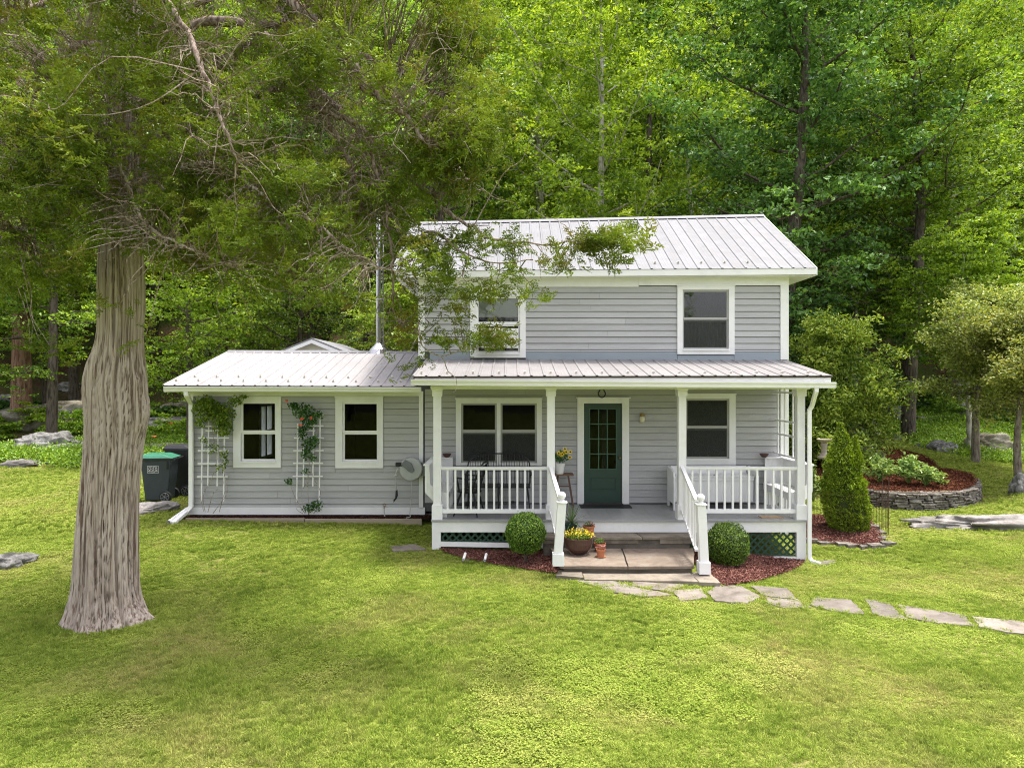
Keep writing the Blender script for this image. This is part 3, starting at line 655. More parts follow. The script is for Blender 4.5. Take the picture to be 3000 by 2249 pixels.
# porch roof
pEL, pER = (X(1211, 12.3), 12.3, Z(1101, 12.3)), (X(2441, 12.3), 12.3, Z(1099, 12.3))
pRL, pRR = (pEL[0], 14.27, Z(1053, DW)), (pER[0], 14.27, Z(1056, DW))
metal_roof('porch_roof', pEL, pER, pRL, pRR, 32, GALV2, [(.22, 0, 2)], .03)
m = MB(); m.hexa([(pEL[0]+.02, 12.34, 3.15), (pER[0]-.02, 12.34, 3.13), (pER[0]-.02, 12.365, 3.13), (pEL[0]+.02, 12.365, 3.15), (pEL[0]+.02, 12.34, pEL[2]-.03), (pER[0]-.02, 12.34, pER[2]-.03), (pER[0]-.02, 12.365, pER[2]-.03), (pEL[0]+.02, 12.365, pEL[2]-.03)]); hpart(m, 'fascia_board', WHITE)
def gutter(x0, x1, y0, y1, z0t, z1t, h, name='gutter'):
    """K-style gutter; open on top, front lip"""
    prof = [(y1, 0.0), (y1, -h), (y0+.03, -h), (y0+.022, -h*.55), (y0+.004, -h*.28), (y0, -.022), (y0, 0), (y0+.012, 0.0), (y0+.012, -.008), (y0+.006, -.008), (y0+.008, -.024), (y0+.014, -h*.3), (y0+.032, -h*.55), (y0+.04, -h+.006), (y1-.006, -h+.006), (y1-.006, 0)]
    m = MB(); m.prism(prof, lambda p: (x0, p[0], z0t+p[1]), lambda p: (x1, p[0], z1t+p[1]))
    m.box(x0-.003, x0-.0005, y0+.012, y1-.002, z0t-h*.9, z0t-.004); m.box(x1+.0005, x1+.003, y0+.012, y1-.002, z1t-h*.9, z1t-.004)
    return hpart(m, name, WHITEV)
gutter(X(1204, 12.22), X(2450, 12.22), 12.21, 12.338, Z(1111, 12.21), Z(1119, 12.21), .105)
m = MB(); m.box(-1.47, 5.40, 12.66, 12.80, 3.06, 3.14); m.box(-1.47, -1.36, 12.801, 14.26, 3.06, 3.14); m.box(5.26, 5.40, 12.801, 14.26, 3.06, 3.14); hpart(m, 'porch_beam', WHITE)
m = MB(); m.box(-1.72, 5.62, 12.366, 14.26, 3.141, 3.155); hpart(m, 'porch_ceiling', WHITE)
for xa in (pEL[0]+.02, pER[0]-.04):
    m = MB(); m.prism([(12.37, 3.156), (14.26, 3.156), (14.26, 3.56), (12.37, 3.24)], lambda p: (xa, p[0], p[1]), lambda p: (xa+.02, p[0], p[1])); hpart(m, 'porch_gable_board', WHITE)
# extension roof
eEL, eER = (X(480, 13.85), 13.85, Z(1127, 13.85)), (XL-.01, 13.85, Z(1130, 13.85))
eRL, eRR = (eEL[0], 17.0, Z(1029.5, 17)), (XL-.01, 17.0, Z(1033, 17))
metal_roof('extension_roof', eEL, eER, eRL, eRR, 22, GALVE, [(.28, 0, 2), (.62, 1, 2)])
m = MB(); P = [Vector(eRL), Vector(eRR), Vector((eER[0], 20.15, eER[2])), Vector((eEL[0], 20.15, eEL[2]))]; m.hexa([p-Vector((0, 0, .06)) for p in P]+P); hpart(m, 'roof_rear_slope', GALV)
m = MB(); a, b = Vector(eRL), Vector(eRR); m.add([a+Vector((0, -.13, -.022)), b+Vector((0, -.13, -.022)), b+Vector((0, 0, .035)), a+Vector((0, 0, .035)), a+Vector((0, .13, -.02)), b+Vector((0, .13, -.02))], [(0, 1, 2, 3), (3, 2, 5, 4)]); hpart(m, 'ridge_cap', GALV)
gutter(X(479, 13.74), X(1232, 13.74), 13.73, 13.85, Z(1132, 13.74), Z(1134, 13.74), .095)
m = MB(); m.box(eEL[0]+.01, XL-.012, 13.851, 13.875, 2.99, 3.085); m.box(eEL[0]+.01, XL-.012, 13.876, 14.254, 2.99, 3.0); m.box(eEL[0], eEL[0]+.02, 13.877, 20.1, 3.001, 3.07); hpart(m, 'soffit', WHITE)
m = MB(); m.prism([(13.86, 3.0), (20.1, 3.0), (20.1, 3.07), (17.0, 3.84), (13.86, 3.07)], lambda p: (eEL[0]-.012, p[0], p[1]), lambda p: (eEL[0]-.001, p[0], p[1])); hpart(m, 'rake_board', WHITE)
# rear wing with a small gable
ax, hw = X(916, 20.2), 1.36; az_, bz = Z(990, 20.2), Z(990, 20.2)-.545
m = MB(); m.prism([(ax-hw, .5), (ax+hw, .5), (ax+hw, bz), (ax, az_-.04), (ax-hw, bz)], lambda p: (p[0], 20.3, p[1]), lambda p: (p[0], 24.0, p[1])); hpart(m, 'rear_wing_wall', WHITE)
m = MB(); m.prism([(ax-.6, bz+.22), (ax+.6, bz+.22), (ax, az_-.15)], lambda p: (p[0], 20.28, p[1]), lambda p: (p[0], 20.298, p[1])); hpart(m, 'gable_vent', BEIGE)
for sgn in (-1, 1):
    m = MB(); P = [(ax, 20.1, az_), (ax, 24.2, az_), (ax+sgn*(hw+.25), 24.2, bz-.10), (ax+sgn*(hw+.25), 20.1, bz-.10)]
    if sgn > 0: P = P[::-1]
    m.hexa([Vector(p)-Vector((0, 0, .05)) for p in P]+[Vector(p) for p in P]); hpart(m, 'rear_wing_roof', GALV)
    m = MB(); a, b = Vector((ax, 20.08, az_-.055)), Vector((ax+sgn*(hw+.25), 20.08, bz-.155)); dn = Vector((0, 0, -.10)); o = Vector((0, .02, 0))
    m.hexa([a+dn, b+dn, b+dn+o, a+dn+o, a, b, b+o, a+o]); hpart(m, 'rake_board', WHITE)
# stove pipe
cx_, cy_ = X(1109, 17.1), 17.1
m = MB(); m.lathe([(.06, 3.85), (.06, 7.05), (.078, 7.05), (.078, 7.12), (.03, 7.2)], (cx_, cy_, 0), 20)
m.lathe([(.30, 3.84), (.22, 3.98), (.075, 4.12), (.064, 4.14)], (cx_, cy_, 0), 20); m.lathe([(.092, 4.02), (.092, 4.05)], (cx_, cy_, 0), 20)
for z in (4.95, 5.8, 6.6): m.lathe([(.066, z), (.066, z+.03)], (cx_, cy_, 0), 20)
ch = hpart(m, 'stove_pipe', STEEL, smooth=False)
m = MB(); m.tube([(cx_+.11, cy_+.02, 4.0), (cx_+.11, cy_+.02, 6.9)], .016); m.tube([(cx_-.08, cy_-.06, 5.2), (cx_+.15, cy_-.06, 5.2)], .008); m.tube([(cx_-.02, cy_-.08, 6.2), (cx_+.12, cy_+.02, 6.2)], .008); hpart(m, 'pipe_brace', STEEL, ch)
# downspouts
def spout(pts, w, name='downspout', mat=WHITEV):
    m = MB(); P = [Vector(p) for p in pts]
    for a, b in zip(P[:-1], P[1:]): d = (b-a).normalized()*.008; m.bar(a-d, b+d, w, w*.75, (0, 1, 0) if abs(d.z) > .004 else (0, 0, 1))
    return hpart(m, name, mat, bevel=.006)
xr = X(2367, 12.66)
spout([(X(2392, 12.28), 12.28, 3.09), (X(2391, 12.28), 12.28, 3.02), (X(2388, 12.35), 12.38, 2.92), (xr+.03, 12.56, 2.76), (xr, 12.6, 2.68), (xr, 12.6, .03), (xr+.04, 12.58, -.03), (xr+.15, 12.5, -.055)], .07)
xl = X(560, 14.2)
spout([(X(546, 13.8), 13.8, 3.0), (X(546, 13.8), 13.8, 2.93), (X(552, 13.95), 13.98, 2.83), (xl, 14.2, 2.75), (xl, 14.2, .66), (xl-.07, 14.12, .56), (X(512, 13.75), 13.7, .43)], .085)
m = MB(); m.tube([(xl-.10, 14.25, .60), (X(500, 13.8), 13.72, .435)], .045, 14, False); m.tube([(xl-.10, 14.25, .60), (X(500, 13.8), 13.72, .435)], .041, 14, False); hpart(m, 'drain_pipe', WHITEV, smooth=True)
# porch floor, skirt, posts
n = 54; fx0, fx1 = X(1263, 12.62), X(2369, 12.62)
m = MB(); m.box(fx0+.03, fx1-.03, 12.70, 14.25, .60, .664); pf = hpart(m, 'porch_floor', DARKTRIM)
for i in range(n):
    a, b = fx0+(fx1-fx0)*i/n, fx0+(fx1-fx0)*(i+1)/n; m = MB(); dz = rnd.uniform(-.0012, .0012); m.box(a+.0012, b-.0012, 12.62, 14.262, .668, .70+dz); hpart(m, 'floor_board', FLOORP, pf)
p1, p2, p3, p4 = X(1281, 12.7), X(1614, 12.7), X(1998.5, 12.7), X(2346, 12.7)
m = MB(); m.box(fx0+.01, fx1-.03, 12.655, 12.70, .475, .667); hpart(m, 'skirt_board', WHITE)
m = MB(); m.box(fx0+.01, X(1291, 12.66), 12.658, 12.76, .16, .474); m.box(X(2334, 12.66), fx1-.03, 12.658, 12.76, -.07, .474)
m.box(fx0+.012, fx0+.04, 12.761, 14.25, .20, .66); m.box(fx1-.06, fx1-.032, 12.761, 14.25, .3, .66); hpart(m, 'corner_pier', WHITE)
def tilt(x0, x1, za, zb, h, y0, y1, name='skirt_rail'):
    m = MB(); m.hexa([(x0, y0, za-h), (x1, y0, zb-h), (x1, y1, zb-h), (x0, y1, za-h), (x0, y0, za), (x1, y0, zb), (x1, y1, zb), (x0, y1, za)]); hpart(m, name, WHITE)
stepx0, stepx1 = X(1622, 12.3), X(2030, 12.3)
tilt(X(1291, 12.66), stepx0-.02, .30, .265, .085, 12.665, 12.70)
tilt(stepx1+.02, X(2334, 12.66), .055, .025, .085, 12.665, 12.70)
def lattice(x0, x1, z0, z1, y):
    fr = MB(); fr.box(x0, x1, y+.03, y+.035, z0, z1)
    base = MB(); base.ring(x0, x1, z0, z1, .012, y-.006, y+.02); P = hpart(base, 'lattice_panel', GREENL)
    step = .135
    for sgn, yy in ((1, y), (-1, y+.009)):
        c = x0-(z1-z0); 
        while c < x1+(z1-z0):
            # line x = c + s*(z-z0)
            pts = []
            za, zb = z0+.012, z1-.012
            xa, xb = c+sgn*(za-z0), c+sgn*(zb-z0)
            lo, hi = x0+.02, x1-.02
            t0, t1 = 0.0, 1.0; dx = xb-xa
            for lim, s_ in ((lo, 1), (hi, -1)):
                fa, fb = s_*(xa-lim), s_*(xb-lim)
                if fa < 0 and fb < 0: t0 = 2; break
                if fa < 0: t0 = max(t0, fa/(fa-fb))
                elif fb < 0: t1 = min(t1, fa/(fa-fb))
            if t0 < t1-.05:
                A = (xa+dx*t0, yy, za+(zb-za)*t0); B = (xa+dx*t1, yy, za+(zb-za)*t1)
                m = MB(); m.bar(A, B, .036, .006, (0, 1, 0)); hpart(m, 'slat', GREENL, P)
            c += step
lattice(X(1291, 12.7), stepx0-.03, .29, .478, 12.715)
lattice(stepx1+.03, X(2334, 12.7), .04, .478, 12.715)
for i, px in enumerate((p1, p2, p3, p4)):
    m = MB(); y = 12.745; h = .07
    m.box(px-h, px+h, y-h, y+h, .95, 2.94); post = hpart(m, 'porch_post', WHITE, bevel=.004)
    m = MB(); b = .094; m.box(px-b, px+b, y-b, y+b, .701, .955); m.box(px-b+.006, px+b-.006, y-b+.006, y+b-.006, .956, .968); hpart(m, 'post_base', WHITE, post)
    m = MB(); m.box(px-.088, px+.088, y-.088, y+.088, 2.93, 3.03)
    pr = [(.088, 3.031), (.118, 3.09), (.118, 3.105)]
    V = [];
    for r_, z in pr: V += [(px-r_, y-r_, z), (px+r_, y-r_, z), (px+r_, y+r_, z), (px-r_, y+r_, z)]
    m.add(V, [(0, 1, 5, 4), (1, 2, 6, 5), (2, 3, 7, 6), (3, 0, 4, 7), (4, 5, 9, 8), (5, 6, 10, 9), (6, 7, 11, 10), (7, 4, 8, 11), (8, 9, 10, 11), (3, 2, 1, 0)]); hpart(m, 'capital', WHITE, post)
def railing(x0, x1, n, y=12.735):
    m = MB(); zt = 1.645; m.box(x0, x1, y-.045, y+.045, zt-.022, zt); m.box(x0, x1, y-.03, y+.03, zt-.052, zt-.0225); r_ = hpart(m, 'porch_railing', WHITEV, bevel=.004)
    m = MB(); m.box(x0, x1, y-.028, y+.028, Z(1503, 12.7), Z(1491.5, 12.7)); hpart(m, 'bottom_rail', WHITEV, r_)
    for i in range(n):
        x = x0+(x1-x0)*(i+.82)/(n+.64); m = MB(); m.box(x-.0175, x+.0175, y-.0175, y+.0175, Z(1491.5, 12.7), zt-.0525); hpart(m, 'baluster', WHITEV, r_)
railing(p1+.07, p2-.07, 13); railing(p3+.07, p4-.07, 13)
def stair_rail(side):
    if side < 0: A, B = Vector((p2-.01, 12.66, 1.645)), Vector((X(1640, 11.2), 11.2, 1.33)); cx = X(1646, 11.12); zb = .285
    else: A, B = Vector((p3-.01, 12.66, 1.645)), Vector((X(2040, 11.2), 11.2, 1.30)); cx = X(2053, 11.12); zb = .155
    y = 11.12; zt = Z(1473, 11.1) if side < 0 else Z(1479, 11.1)
    m = MB(); m.bar(A, B, .065, .05); r_ = hpart(m, 'stair_railing', WHITEV, bevel=.004)
    A2, B2 = Vector((A.x, 12.66, .865)), Vector((B.x, 11.2, .50)); m = MB(); m.bar(A2, B2, .045, .04); hpart(m, 'bottom_rail', WHITEV, r_)
    for i in range(10):
        t = (i+.7)/10.4; a = A.lerp(B, t); b = A2.lerp(B2, t); m = MB(); m.box(a.x-.0165, a.x+.0165, a.y-.0165, a.y+.0165, b.z+.018, a.z-.028); hpart(m, 'baluster', WHITEV, r_)
    h = .068; ln = .045 if side > 0 else .03
    m = MB(); P = [(cx+ln-h, y-h, zb+.19), (cx+ln+h, y-h, zb+.19), (cx+ln+h, y+h, zb+.19), (cx+ln-h, y+h, zb+.19), (cx-ln*0-h, y-h, zt), (cx+h, y-h, zt), (cx+h, y+h, zt), (cx-h, y+h, zt)]
    if side < 0: P = [(p[0]-(.09 if i < 4 else 0), p[1], p[2]) for i, p in enumerate(P)]
    m.hexa(P); nw = hpart(m, 'newel_post', WHITE, bevel=.004)
    bx = (P[0][0]+P[1][0])/2; m = MB(); m.box(bx-.09, bx+.09, y-.09, y+.09, zb, zb+.19); hpart(m, 'newel_base', WHITE, nw, bevel=.005)
    m = MB(); m.box(cx-.082, cx+.082, y-.082, y+.082, zt+.0005, zt+.022); m.lathe([(.05, zt+.0225), (.06, zt+.035), (.035, zt+.05), (.04, zt+.06)], (cx, y, 0), 16); m.ball((cx, y, zt+.115), .064, 10); hpart(m, 'ball_finial', WHITE, nw, smooth=True)
stair_rail(-1); stair_rail(1)
# porch side lattice frame at the right end
m = MB(); xs_ = 5.36
for y in (12.95, 13.35, 13.75, 14.1): m.box(xs_-.012, xs_+.012, y-.018, y+.018, 1.72, 3.05)
for z in (1.75, 2.15, 2.98): m.box(xs_-.026, xs_-.0125, 12.86, 14.24, z-.018, z+.018)
for z in (2.42, ): m.box(xs_-.026, xs_-.0125, 12.86, 14.24, z-.016, z+.016)
hpart(m, 'porch_side_trellis', WHITE)
# horseshoe over the door, lamp, ------------------------------------------------
hs = MB(); c = (X(1762, DW), 14.235, Z(1152, DW)); hs.tube([(c[0]+.072*math.sin(a)*(1 if abs(a) < 2 else .85), c[1], c[2]-.085*math.cos(a)) for a in np.linspace(-2.6, 2.6, 20)], .012, 6)
tag(hs.build('horseshoe', BLACKM), 'dark iron horseshoe hung above the green front door', 'horseshoe')
wlp = thing('porch_lamp', (X(1879, DW), 14.27, Z(1225, DW)), 'small cream jar lamp on the porch wall right of the door', 'lamp')
def lpart(mb, name, mat, par, **k): o = mb.build(name, mat, par, **k); return o
m = MB(); m.lathe([(.03, .09), (.05, .085), (.052, .05), (.03, .045)], (0, -.06, 0), 16); m.box(-.035, .035, -.03, .0, .02, .11); lpart(m, 'lamp_cap', BRASS, wlp)
m = MB(); m.lathe([(.02, -.085), (.04, -.075), (.052, -.04), (.052, .02), (.042, .044)], (0, -.06, 0), 16); lpart(m, 'lamp_shade', LAMPG, wlp, smooth=True)
# ------------------------------------------------------------------ stone steps
st = thing('stone_steps', (X(1850, 11.5), 11.5, .1), 'three broad bluestone steps between the white stair railings', 'steps')
def rough_slab(poly, z0, z1, name, mat, parent, seed, j=.012, n=6):
    """polygon (x,y list) extruded with a slightly ragged edge"""
    rr = random.Random(seed); P = []
    for i in range(len(poly)):
        a, b = poly[i], poly[(i+1) % len(poly)]
        for k in range(n): t = k/n; P.append((a[0]+(b[0]-a[0])*t+rr.uniform(-j, j), a[1]+(b[1]-a[1])*t+rr.uniform(-j, j)))
    m = MB(); N = len(P); V = []
    zm = (lambda p: z1(p)-.008) if callable(z1) else z1-.008
    for f, z in ((1, z0), (1, zm), (.992, z1)):
        cx = sum(p[0] for p in P)/N; cy = sum(p[1] for p in P)/N
        for p in P: V.append((cx+(p[0]-cx)*f+rr.uniform(-.002, .002), cy+(p[1]-cy)*f+rr.uniform(-.002, .002), z(p) if callable(z) else z))
    F = [tuple(range(N))[::-1], tuple(range(2*N, 3*N))]+[(k*N+i, k*N+(i+1) % N, (k+1)*N+(i+1) % N, (k+1)*N+i) for k in (0, 1) for i in range(N)]
    m.add(V, F); o = m.build(name, mat, parent)
    if parent is not None: fixparent(o)
    return o
def rect(x0, x1, y0, y1, sk=0): return [(x0, y0), (x1, y0), (x1+sk, y1), (x0+sk, y1)]
sx0, sx1 = X(1590, 12.3), X(2030, 12.3); sm = X(1882, 12.3)
TOPS = stonemat('grey_bluestone', (.11, .095, .075), (.172, .147, .114), (.235, .205, .165), 1.6, .25)
rough_slab([(sx0, 12.3), (sm-.006, 12.3), (sm-.06, 12.654), (sx0, 12.654)], .425, .464, 'slab', TOPS, st, 1, .006)
rough_slab([(sm+.006, 12.3), (sx1, 12.3), (sx1, 12.654), (sm-.05, 12.654)], .425, .464, 'slab', TOPS, st, 2, .006)
rough_slab([(sx0+.02, 12.325), (X(1870, 12.3), 12.325), (X(1860, 12.3), 12.6), (sx0+.02, 12.6)], .345, .424, 'riser_block', TOPS, st, 3, .008)
rough_slab([(X(1935, 12.3), 12.325), (sx1-.02, 12.325), (sx1-.02, 12.6), (X(1935, 12.3), 12.6)], .345, .424, 'riser_block', TOPS, st, 4, .008)
rough_slab(rect(sx0+.03, sx1-.04, 12.37, 12.65), 0, .422, 'riser_core', CONC, st, 5, .012)
s2 = X(1832, 11.2); m2 = X(1822, 12.3)
rough_slab([(X(1640, 11.2), 11.16), (s2+.02, 11.13), (m2-.01, 12.33), (X(1612, 12.3), 12.36)], .215, .262, 'slab', BLUESTONE, st, 6, .008)
rough_slab([(s2+.04, 11.13), (X(2032, 11.2), 11.16), (X(2034, 12.3), 12.36), (m2+.015, 12.33)], .215, .262, 'slab', BLUESTONE, st, 7, .008)
rough_slab(rect(X(1655, 11.2), X(2028, 11.2), 11.22, 12.4), -.1, .213, 'riser_core', CONC, st, 8, .012)
def zs2(p): return .142-.01*(p[0]-1)
rough_slab([(X(1628, 11.0), 10.98), (X(1710, 10.8), 10.84), (X(1705, 11.2), 11.3), (X(1640, 11.2), 11.3)], .10, .165, 'slab', EDGEW if False else TOPS, st, 9, .008)
rough_slab([(X(1712, 10.8), 10.82), (X(2042, 10.75), 10.70), (X(2022, 11.2), 11.24), (X(1707, 11.2), 11.3)], .085, .145, 'slab', TOPS, st, 10, .008)
rough_slab([(X(2046, 10.75), 10.70), (X(2104, 10.8), 10.66), (X(2080, 11.2), 11.25), (X(2022, 11.2), 11.25)], .075, .135, 'slab', TOPS, st, 11, .008)
rough_slab(rect(X(1650, 11), X(2075, 11), 10.88, 11.25), -.2, .08, 'riser_core', CONC, st, 12, .02)
# ------------------------------------------------------------------ stepping stones
def path_stone(pts, seed, label, D0=10.2):
    """px polygon resolved on the ground"""
    W = []
    ca_, cb_ = sum(p[0] for p in pts)/len(pts), sum(p[1] for p in pts)/len(pts); pts = [(ca_+(a-ca_)*1.16, cb_+(b-cb_)*1.5) for a, b in pts]
    for a, b in pts:
        D = 10.0
        for _ in range(25): D = .5*D+.5*((CAMZ-gz(X(a, D), D))*FPX/(b-HY))
        W.append((X(a, D), D))
    if sum((W[i][0]*W[(i+1) % len(W)][1]-W[(i+1) % len(W)][0]*W[i][1]) for i in range(len(W))) < 0: W = W[::-1]
    o = rough_slab(W, lambda p: gz(*p)-.06, lambda p, k=(seed % 7)*.002: gz(*p)+.014+k, 'stepping_stone', PATHST, None, seed, .018, 5)
    return tag(o, label, 'stepping stone', 'flagstones of the lawn path'), W
PS = [([(1705, 1710), (1770, 1706), (1870, 1725), (1950, 1738), (1880, 1742), (1800, 1733)], 'long flagstone directly in front of the lowest step'),
      ([(1870, 1706), (2000, 1716), (1960, 1730), (1860, 1718)], 'half buried flagstone tight against the lowest step, grass around it'),
      ([(1975, 1736), (2050, 1732), (2065, 1750), (2000, 1757)], 'small five sided flagstone between two larger ones near the steps'),
      ([(2080, 1738), (2120, 1722), (2170, 1728), (2218, 1748), (2180, 1760), (2100, 1756)], 'broad flagstone where the path leaves the corner of the mulch bed'),
      ([(2205, 1725), (2300, 1730), (2325, 1752), (2240, 1745)], 'upper narrow flagstone set behind the line of the path'),
      ([(2250, 1755), (2330, 1760), (2364, 1776), (2300, 1778), (2255, 1768)], 'thin flagstone in the lower line just right of the broad one'),
      ([(2395, 1758), (2487, 1764), (2522, 1792), (2440, 1786), (2382, 1774)], 'third flagstone from the right edge of the photo'),
      ([(2542, 1768), (2600, 1776), (2652, 1808), (2600, 1806), (2562, 1796)], 'wedge shaped flagstone, second from the longest one'),
      ([(2645, 1786), (2810, 1806), (2840, 1828), (2750, 1822), (2675, 1812)], 'longest flagstone of the path, left of the last one'),
      ([(2860, 1819), (3010, 1830), (3030, 1856), (2950, 1850), (2880, 1838)], 'last flagstone, cut by the right edge of the photo')]
PATHW = []
for i, (p, l) in enumerate(PS): o, W = path_stone(p, 100+i, l); PATHW.append(W)
o, W = path_stone([(1365, 1617), (1432, 1612), (1436, 1628), (1372, 1638)], 130, 'flat flagstone in the mulch below the left porch lattice'); PATHW.append(W)
o, W = path_stone([(1135, 1604), (1215, 1600), (1240, 1610), (1160, 1614)], 131, 'flagstone sunk in the grass left of the porch corner'); PATHW.append(W)
o, W = path_stone([(2392, 1648), (2440, 1645), (2448, 1652), (2400, 1656)], 132, 'flagstone sunk in the grass below the right downspout'); PATHW.append(W)
# ------------------------------------------------------------------ mulch beds
def inpoly(x, y, P):
    x = np.asarray(x); y = np.asarray(y); c = np.zeros(x.shape, bool); n = len(P)
    for i in range(n):
        x1, y1 = P[i]; x2, y2 = P[(i+1) % n]
        with np.errstate(divide='ignore', invalid='ignore'):
            k = ((y1 > y) != (y2 > y)) & (x < (x2-x1)*(y-y1)/(y2-y1+1e-12)+x1)
        c ^= k
    return c
def mulchmat(name, a, b, c_):
    t = NT(name); f = t.math('ADD', t.math('MULTIPLY', t.attr('tint'), .7), t.math('MULTIPLY', t.noise(t.pos((1.5,)*3), 1.0, 4), .4))
    c = t.ramp(f, [(.15, a), (.5, b), (.95, c_)]); p = t.n('ShaderNodeBsdfDiffuse'); t.l(c, p.inputs[0]); t.l(p.outputs[0], t.out.inputs[0]); return t.m
MULCH = mulchmat('red_brown_mulch', (.035, .018, .015), (.15, .062, .05), (.36, .19, .15))
MULCH2 = mulchmat('orange_brown_mulch', (.03, .012, .009), (.115, .042, .024), (.23, .11, .06))
MULCH3 = mulchmat('dark_mulch', (.015, .008, .006), (.05, .022, .017), (.12, .06, .045))
def mulch(name, P, zf, n, mat, label, seed, L=.055):
    rng = np.random.default_rng(seed); P = np.array(P); x0, y0 = P.min(0); x1, y1 = P.max(0)
    pp = NP(); nx, ny = max(4, int((x1-x0)/.08)), max(4, int((y1-y0)/.08))
    gx, gy = np.meshgrid(np.linspace(x0, x1, nx), np.linspace(y0, y1, ny)); ins = inpoly(gx, gy, P)
    V = np.stack([gx, gy, zf(gx, gy)], -1).reshape(-1, 3); i = np.arange((ny-1)*(nx-1)); r, c = i//(nx-1), i % (nx-1); a = r*nx+c
    F = np.stack([a, a+1, a+nx+1, a+nx], 1); ii = ins.ravel(); F = F[ii[F].all(1)]
    pp.add(V, F, .05)
    x = rng.uniform(x0-.04, x1+.04, n*3); y = rng.uniform(y0-.04, y1+.04, n*3); k = inpoly(x, y, P); x, y = x[k][:n], y[k][:n]
    C = np.stack([x, y, zf(x, y)+rng.uniform(.002, .022, len(x))], 1)
    V, F, t = leaves(rng, C, L, L*.28, .72); pp.add(V, F, t)
    return tag(link(name, pp.mesh(name), mat), label, None, None, 'stuff')
def gpt(a, b, D): return (X(a, D), D)
def onground(pts):
    W = []
    for a, b in pts:
        D = 12.0
        for _ in range(25): D = .5*D+.5*((CAMZ-gz(X(a, D), D))*FPX/(b-HY))
        W.append((X(a, D), D))
    return W
BEDL = [(p1-.12, 12.75)]+onground([(1272, 1606), (1330, 1632), (1411, 1650), (1538, 1671), (1626, 1684), (1640, 1680)])+[(X(1655, 11.3), 11.3), (X(1625, 12.3), 12.3), (X(1620, 12.75), 12.75)]
BEDR = onground([(2079, 1690), (2095, 1712), (2129, 1721), (2222, 1706), (2307, 1681), (2349, 1660)])+[(p4+.12, 12.75), (X(2030, 12.75), 12.75), (X(2032, 12), 12.0)]
BEDE = [(EXL-.02, 14.02), (XL+.02, 13.97), (XL+.4, 13.97), (XL+.4, 14.4), (EXL, 14.4)]
BEDC = onground([(2340, 1590), (2420, 1592), (2500, 1605), (2590, 1598), (2580, 1565), (2555, 1535)])+[(X(2530, 16), 15.6), (X(2350, 15.4), 15.6)]
mulch('mulch', BEDL, lambda x, y: g(x, y)+.03, 9000, MULCH, 'red brown bark mulch under the left half of the porch', 1)
mulch('mulch', BEDR, lambda x, y: g(x, y)+.03, 9000, MULCH, 'red brown bark mulch below the right half of the porch', 2)
mulch('mulch', BEDE, lambda x, y: .455+0*x, 5000, MULCH3, 'dark mulch strip along the foot of the extension wall', 3)
mulch('mulch', BEDC, lambda x, y: g(x, y)+.03, 8000, MULCH, 'bark mulch round the conical evergreen right of the porch', 4)
# timber edging of the extension bed
for (a, b, z) in ((X(546, 13.97), X(893, 13.97), .475), (X(895, 13.97), X(1236, 13.97), .465)):
    m = MB(); m.box(a, b, 13.93, 13.975, .33, z); tag(m.build('edging_board', EDGEW, bevel=.004), 'weathered timber edging board in front of the extension, %s length' % ('left' if a < -5 else 'right'), 'edging board', 'timber edging of the extension bed')
# ------------------------------------------------------------------ rocks
def rock(loc, size, seed, label, mat=None, name='boulder', group='boulders lying in the garden', rot=0, rough=.35, sub=3, flat=False, cat='boulder', parent=None):
    n = 26*sub//2; th = np.linspace(0, np.pi, n+1); ph = np.linspace(0, 2*np.pi, 2*n, endpoint=False)
    T, Pp = np.meshgrid(th, ph, indexing='ij'); D = np.stack([np.sin(T)*np.cos(Pp), np.sin(T)*np.sin(Pp), np.cos(T)], -1)
    r = 1+rough*fbm(D*1.3+seed*7.3, seed, 3)+.08*fbm(D*5+seed, seed+3, 3); q = np.sign(D)*np.abs(D)**.8
    r = r+.05*(1-np.abs(vnoise(D*4+seed, seed+9)))**3-.03*np.round(1.5*vnoise(D*2.5+seed, 8)); V = (q*r[..., None]).reshape(-1, 3)*np.array(size)*.5; k = 2*n
    F = [(j*k+i, j*k+(i+1) % k, (j+1)*k+(i+1) % k, (j+1)*k+i) for j in range(n) for i in range(k)]
    F = np.array(F)[:, ::-1]
    o = link(name, npmesh(name, V, F, None, True), mat or ROCKG, parent, loc, (0, 0, rot)); 
    if label: tag(o, label, cat, group)
    return o
def prock(px, py, D, w, h, d, seed, label, mat=None, sink=.35, **k):
    x = X(px, D); z = gz(x, D); return rock((x, D, z+h*(.5-sink)), (w, d, h), seed, label, mat, **k)
prock(410, 1505, 14.9, 1.5, .42, .8, 3, 'low pale rock outcrop beside the bins and the downspout', PALER, sink=.55)
prock(15, 1640, 11.6, .75, .28, .5, 4, 'flat rock in the lawn at the left edge of the photo', sink=.5)
prock(2920, 1520, 14.5, 3.2, .40, .9, 6, 'long pale ledge of rock breaking the lawn at the right', PALER, sink=.60, rough=.45, rot=-.12)
prock(2992, 1448, 17.3, .42, .5, .4, 7, 'upright grey boulder at the right edge beyond the rock ledge', sink=.2)
prock(2535, 1345, 20.6, .80, .55, .7, 8, 'lichen covered round boulder at the top of the red mulch bed', sink=.15)
prock(2535, 1240, 28.5, .95, .75, .8, 9, 'grey boulder on the lawn below the large leaved shrub', sink=.2)
prock(2625, 1228, 31, 1.1, .75, .9, 10, 'whitish boulder at the far edge of the lawn near a thick trunk', sink=.2)
prock(2765, 1322, 23, .70, .45, .6, 11, 'mushroom shaped grey rock on the lawn left of the fruit trees', sink=.15)
prock(2700, 1308, 24.5, .35, .18, .3, 12, 'small flat stone between the lawn and the weeds', sink=.2)
prock(2895, 1300, 23.5, 1.7, .8, 1.2, 13, 'big brown rock slab propped behind the fruit tree trunk', MOSSROCK, sink=.2)
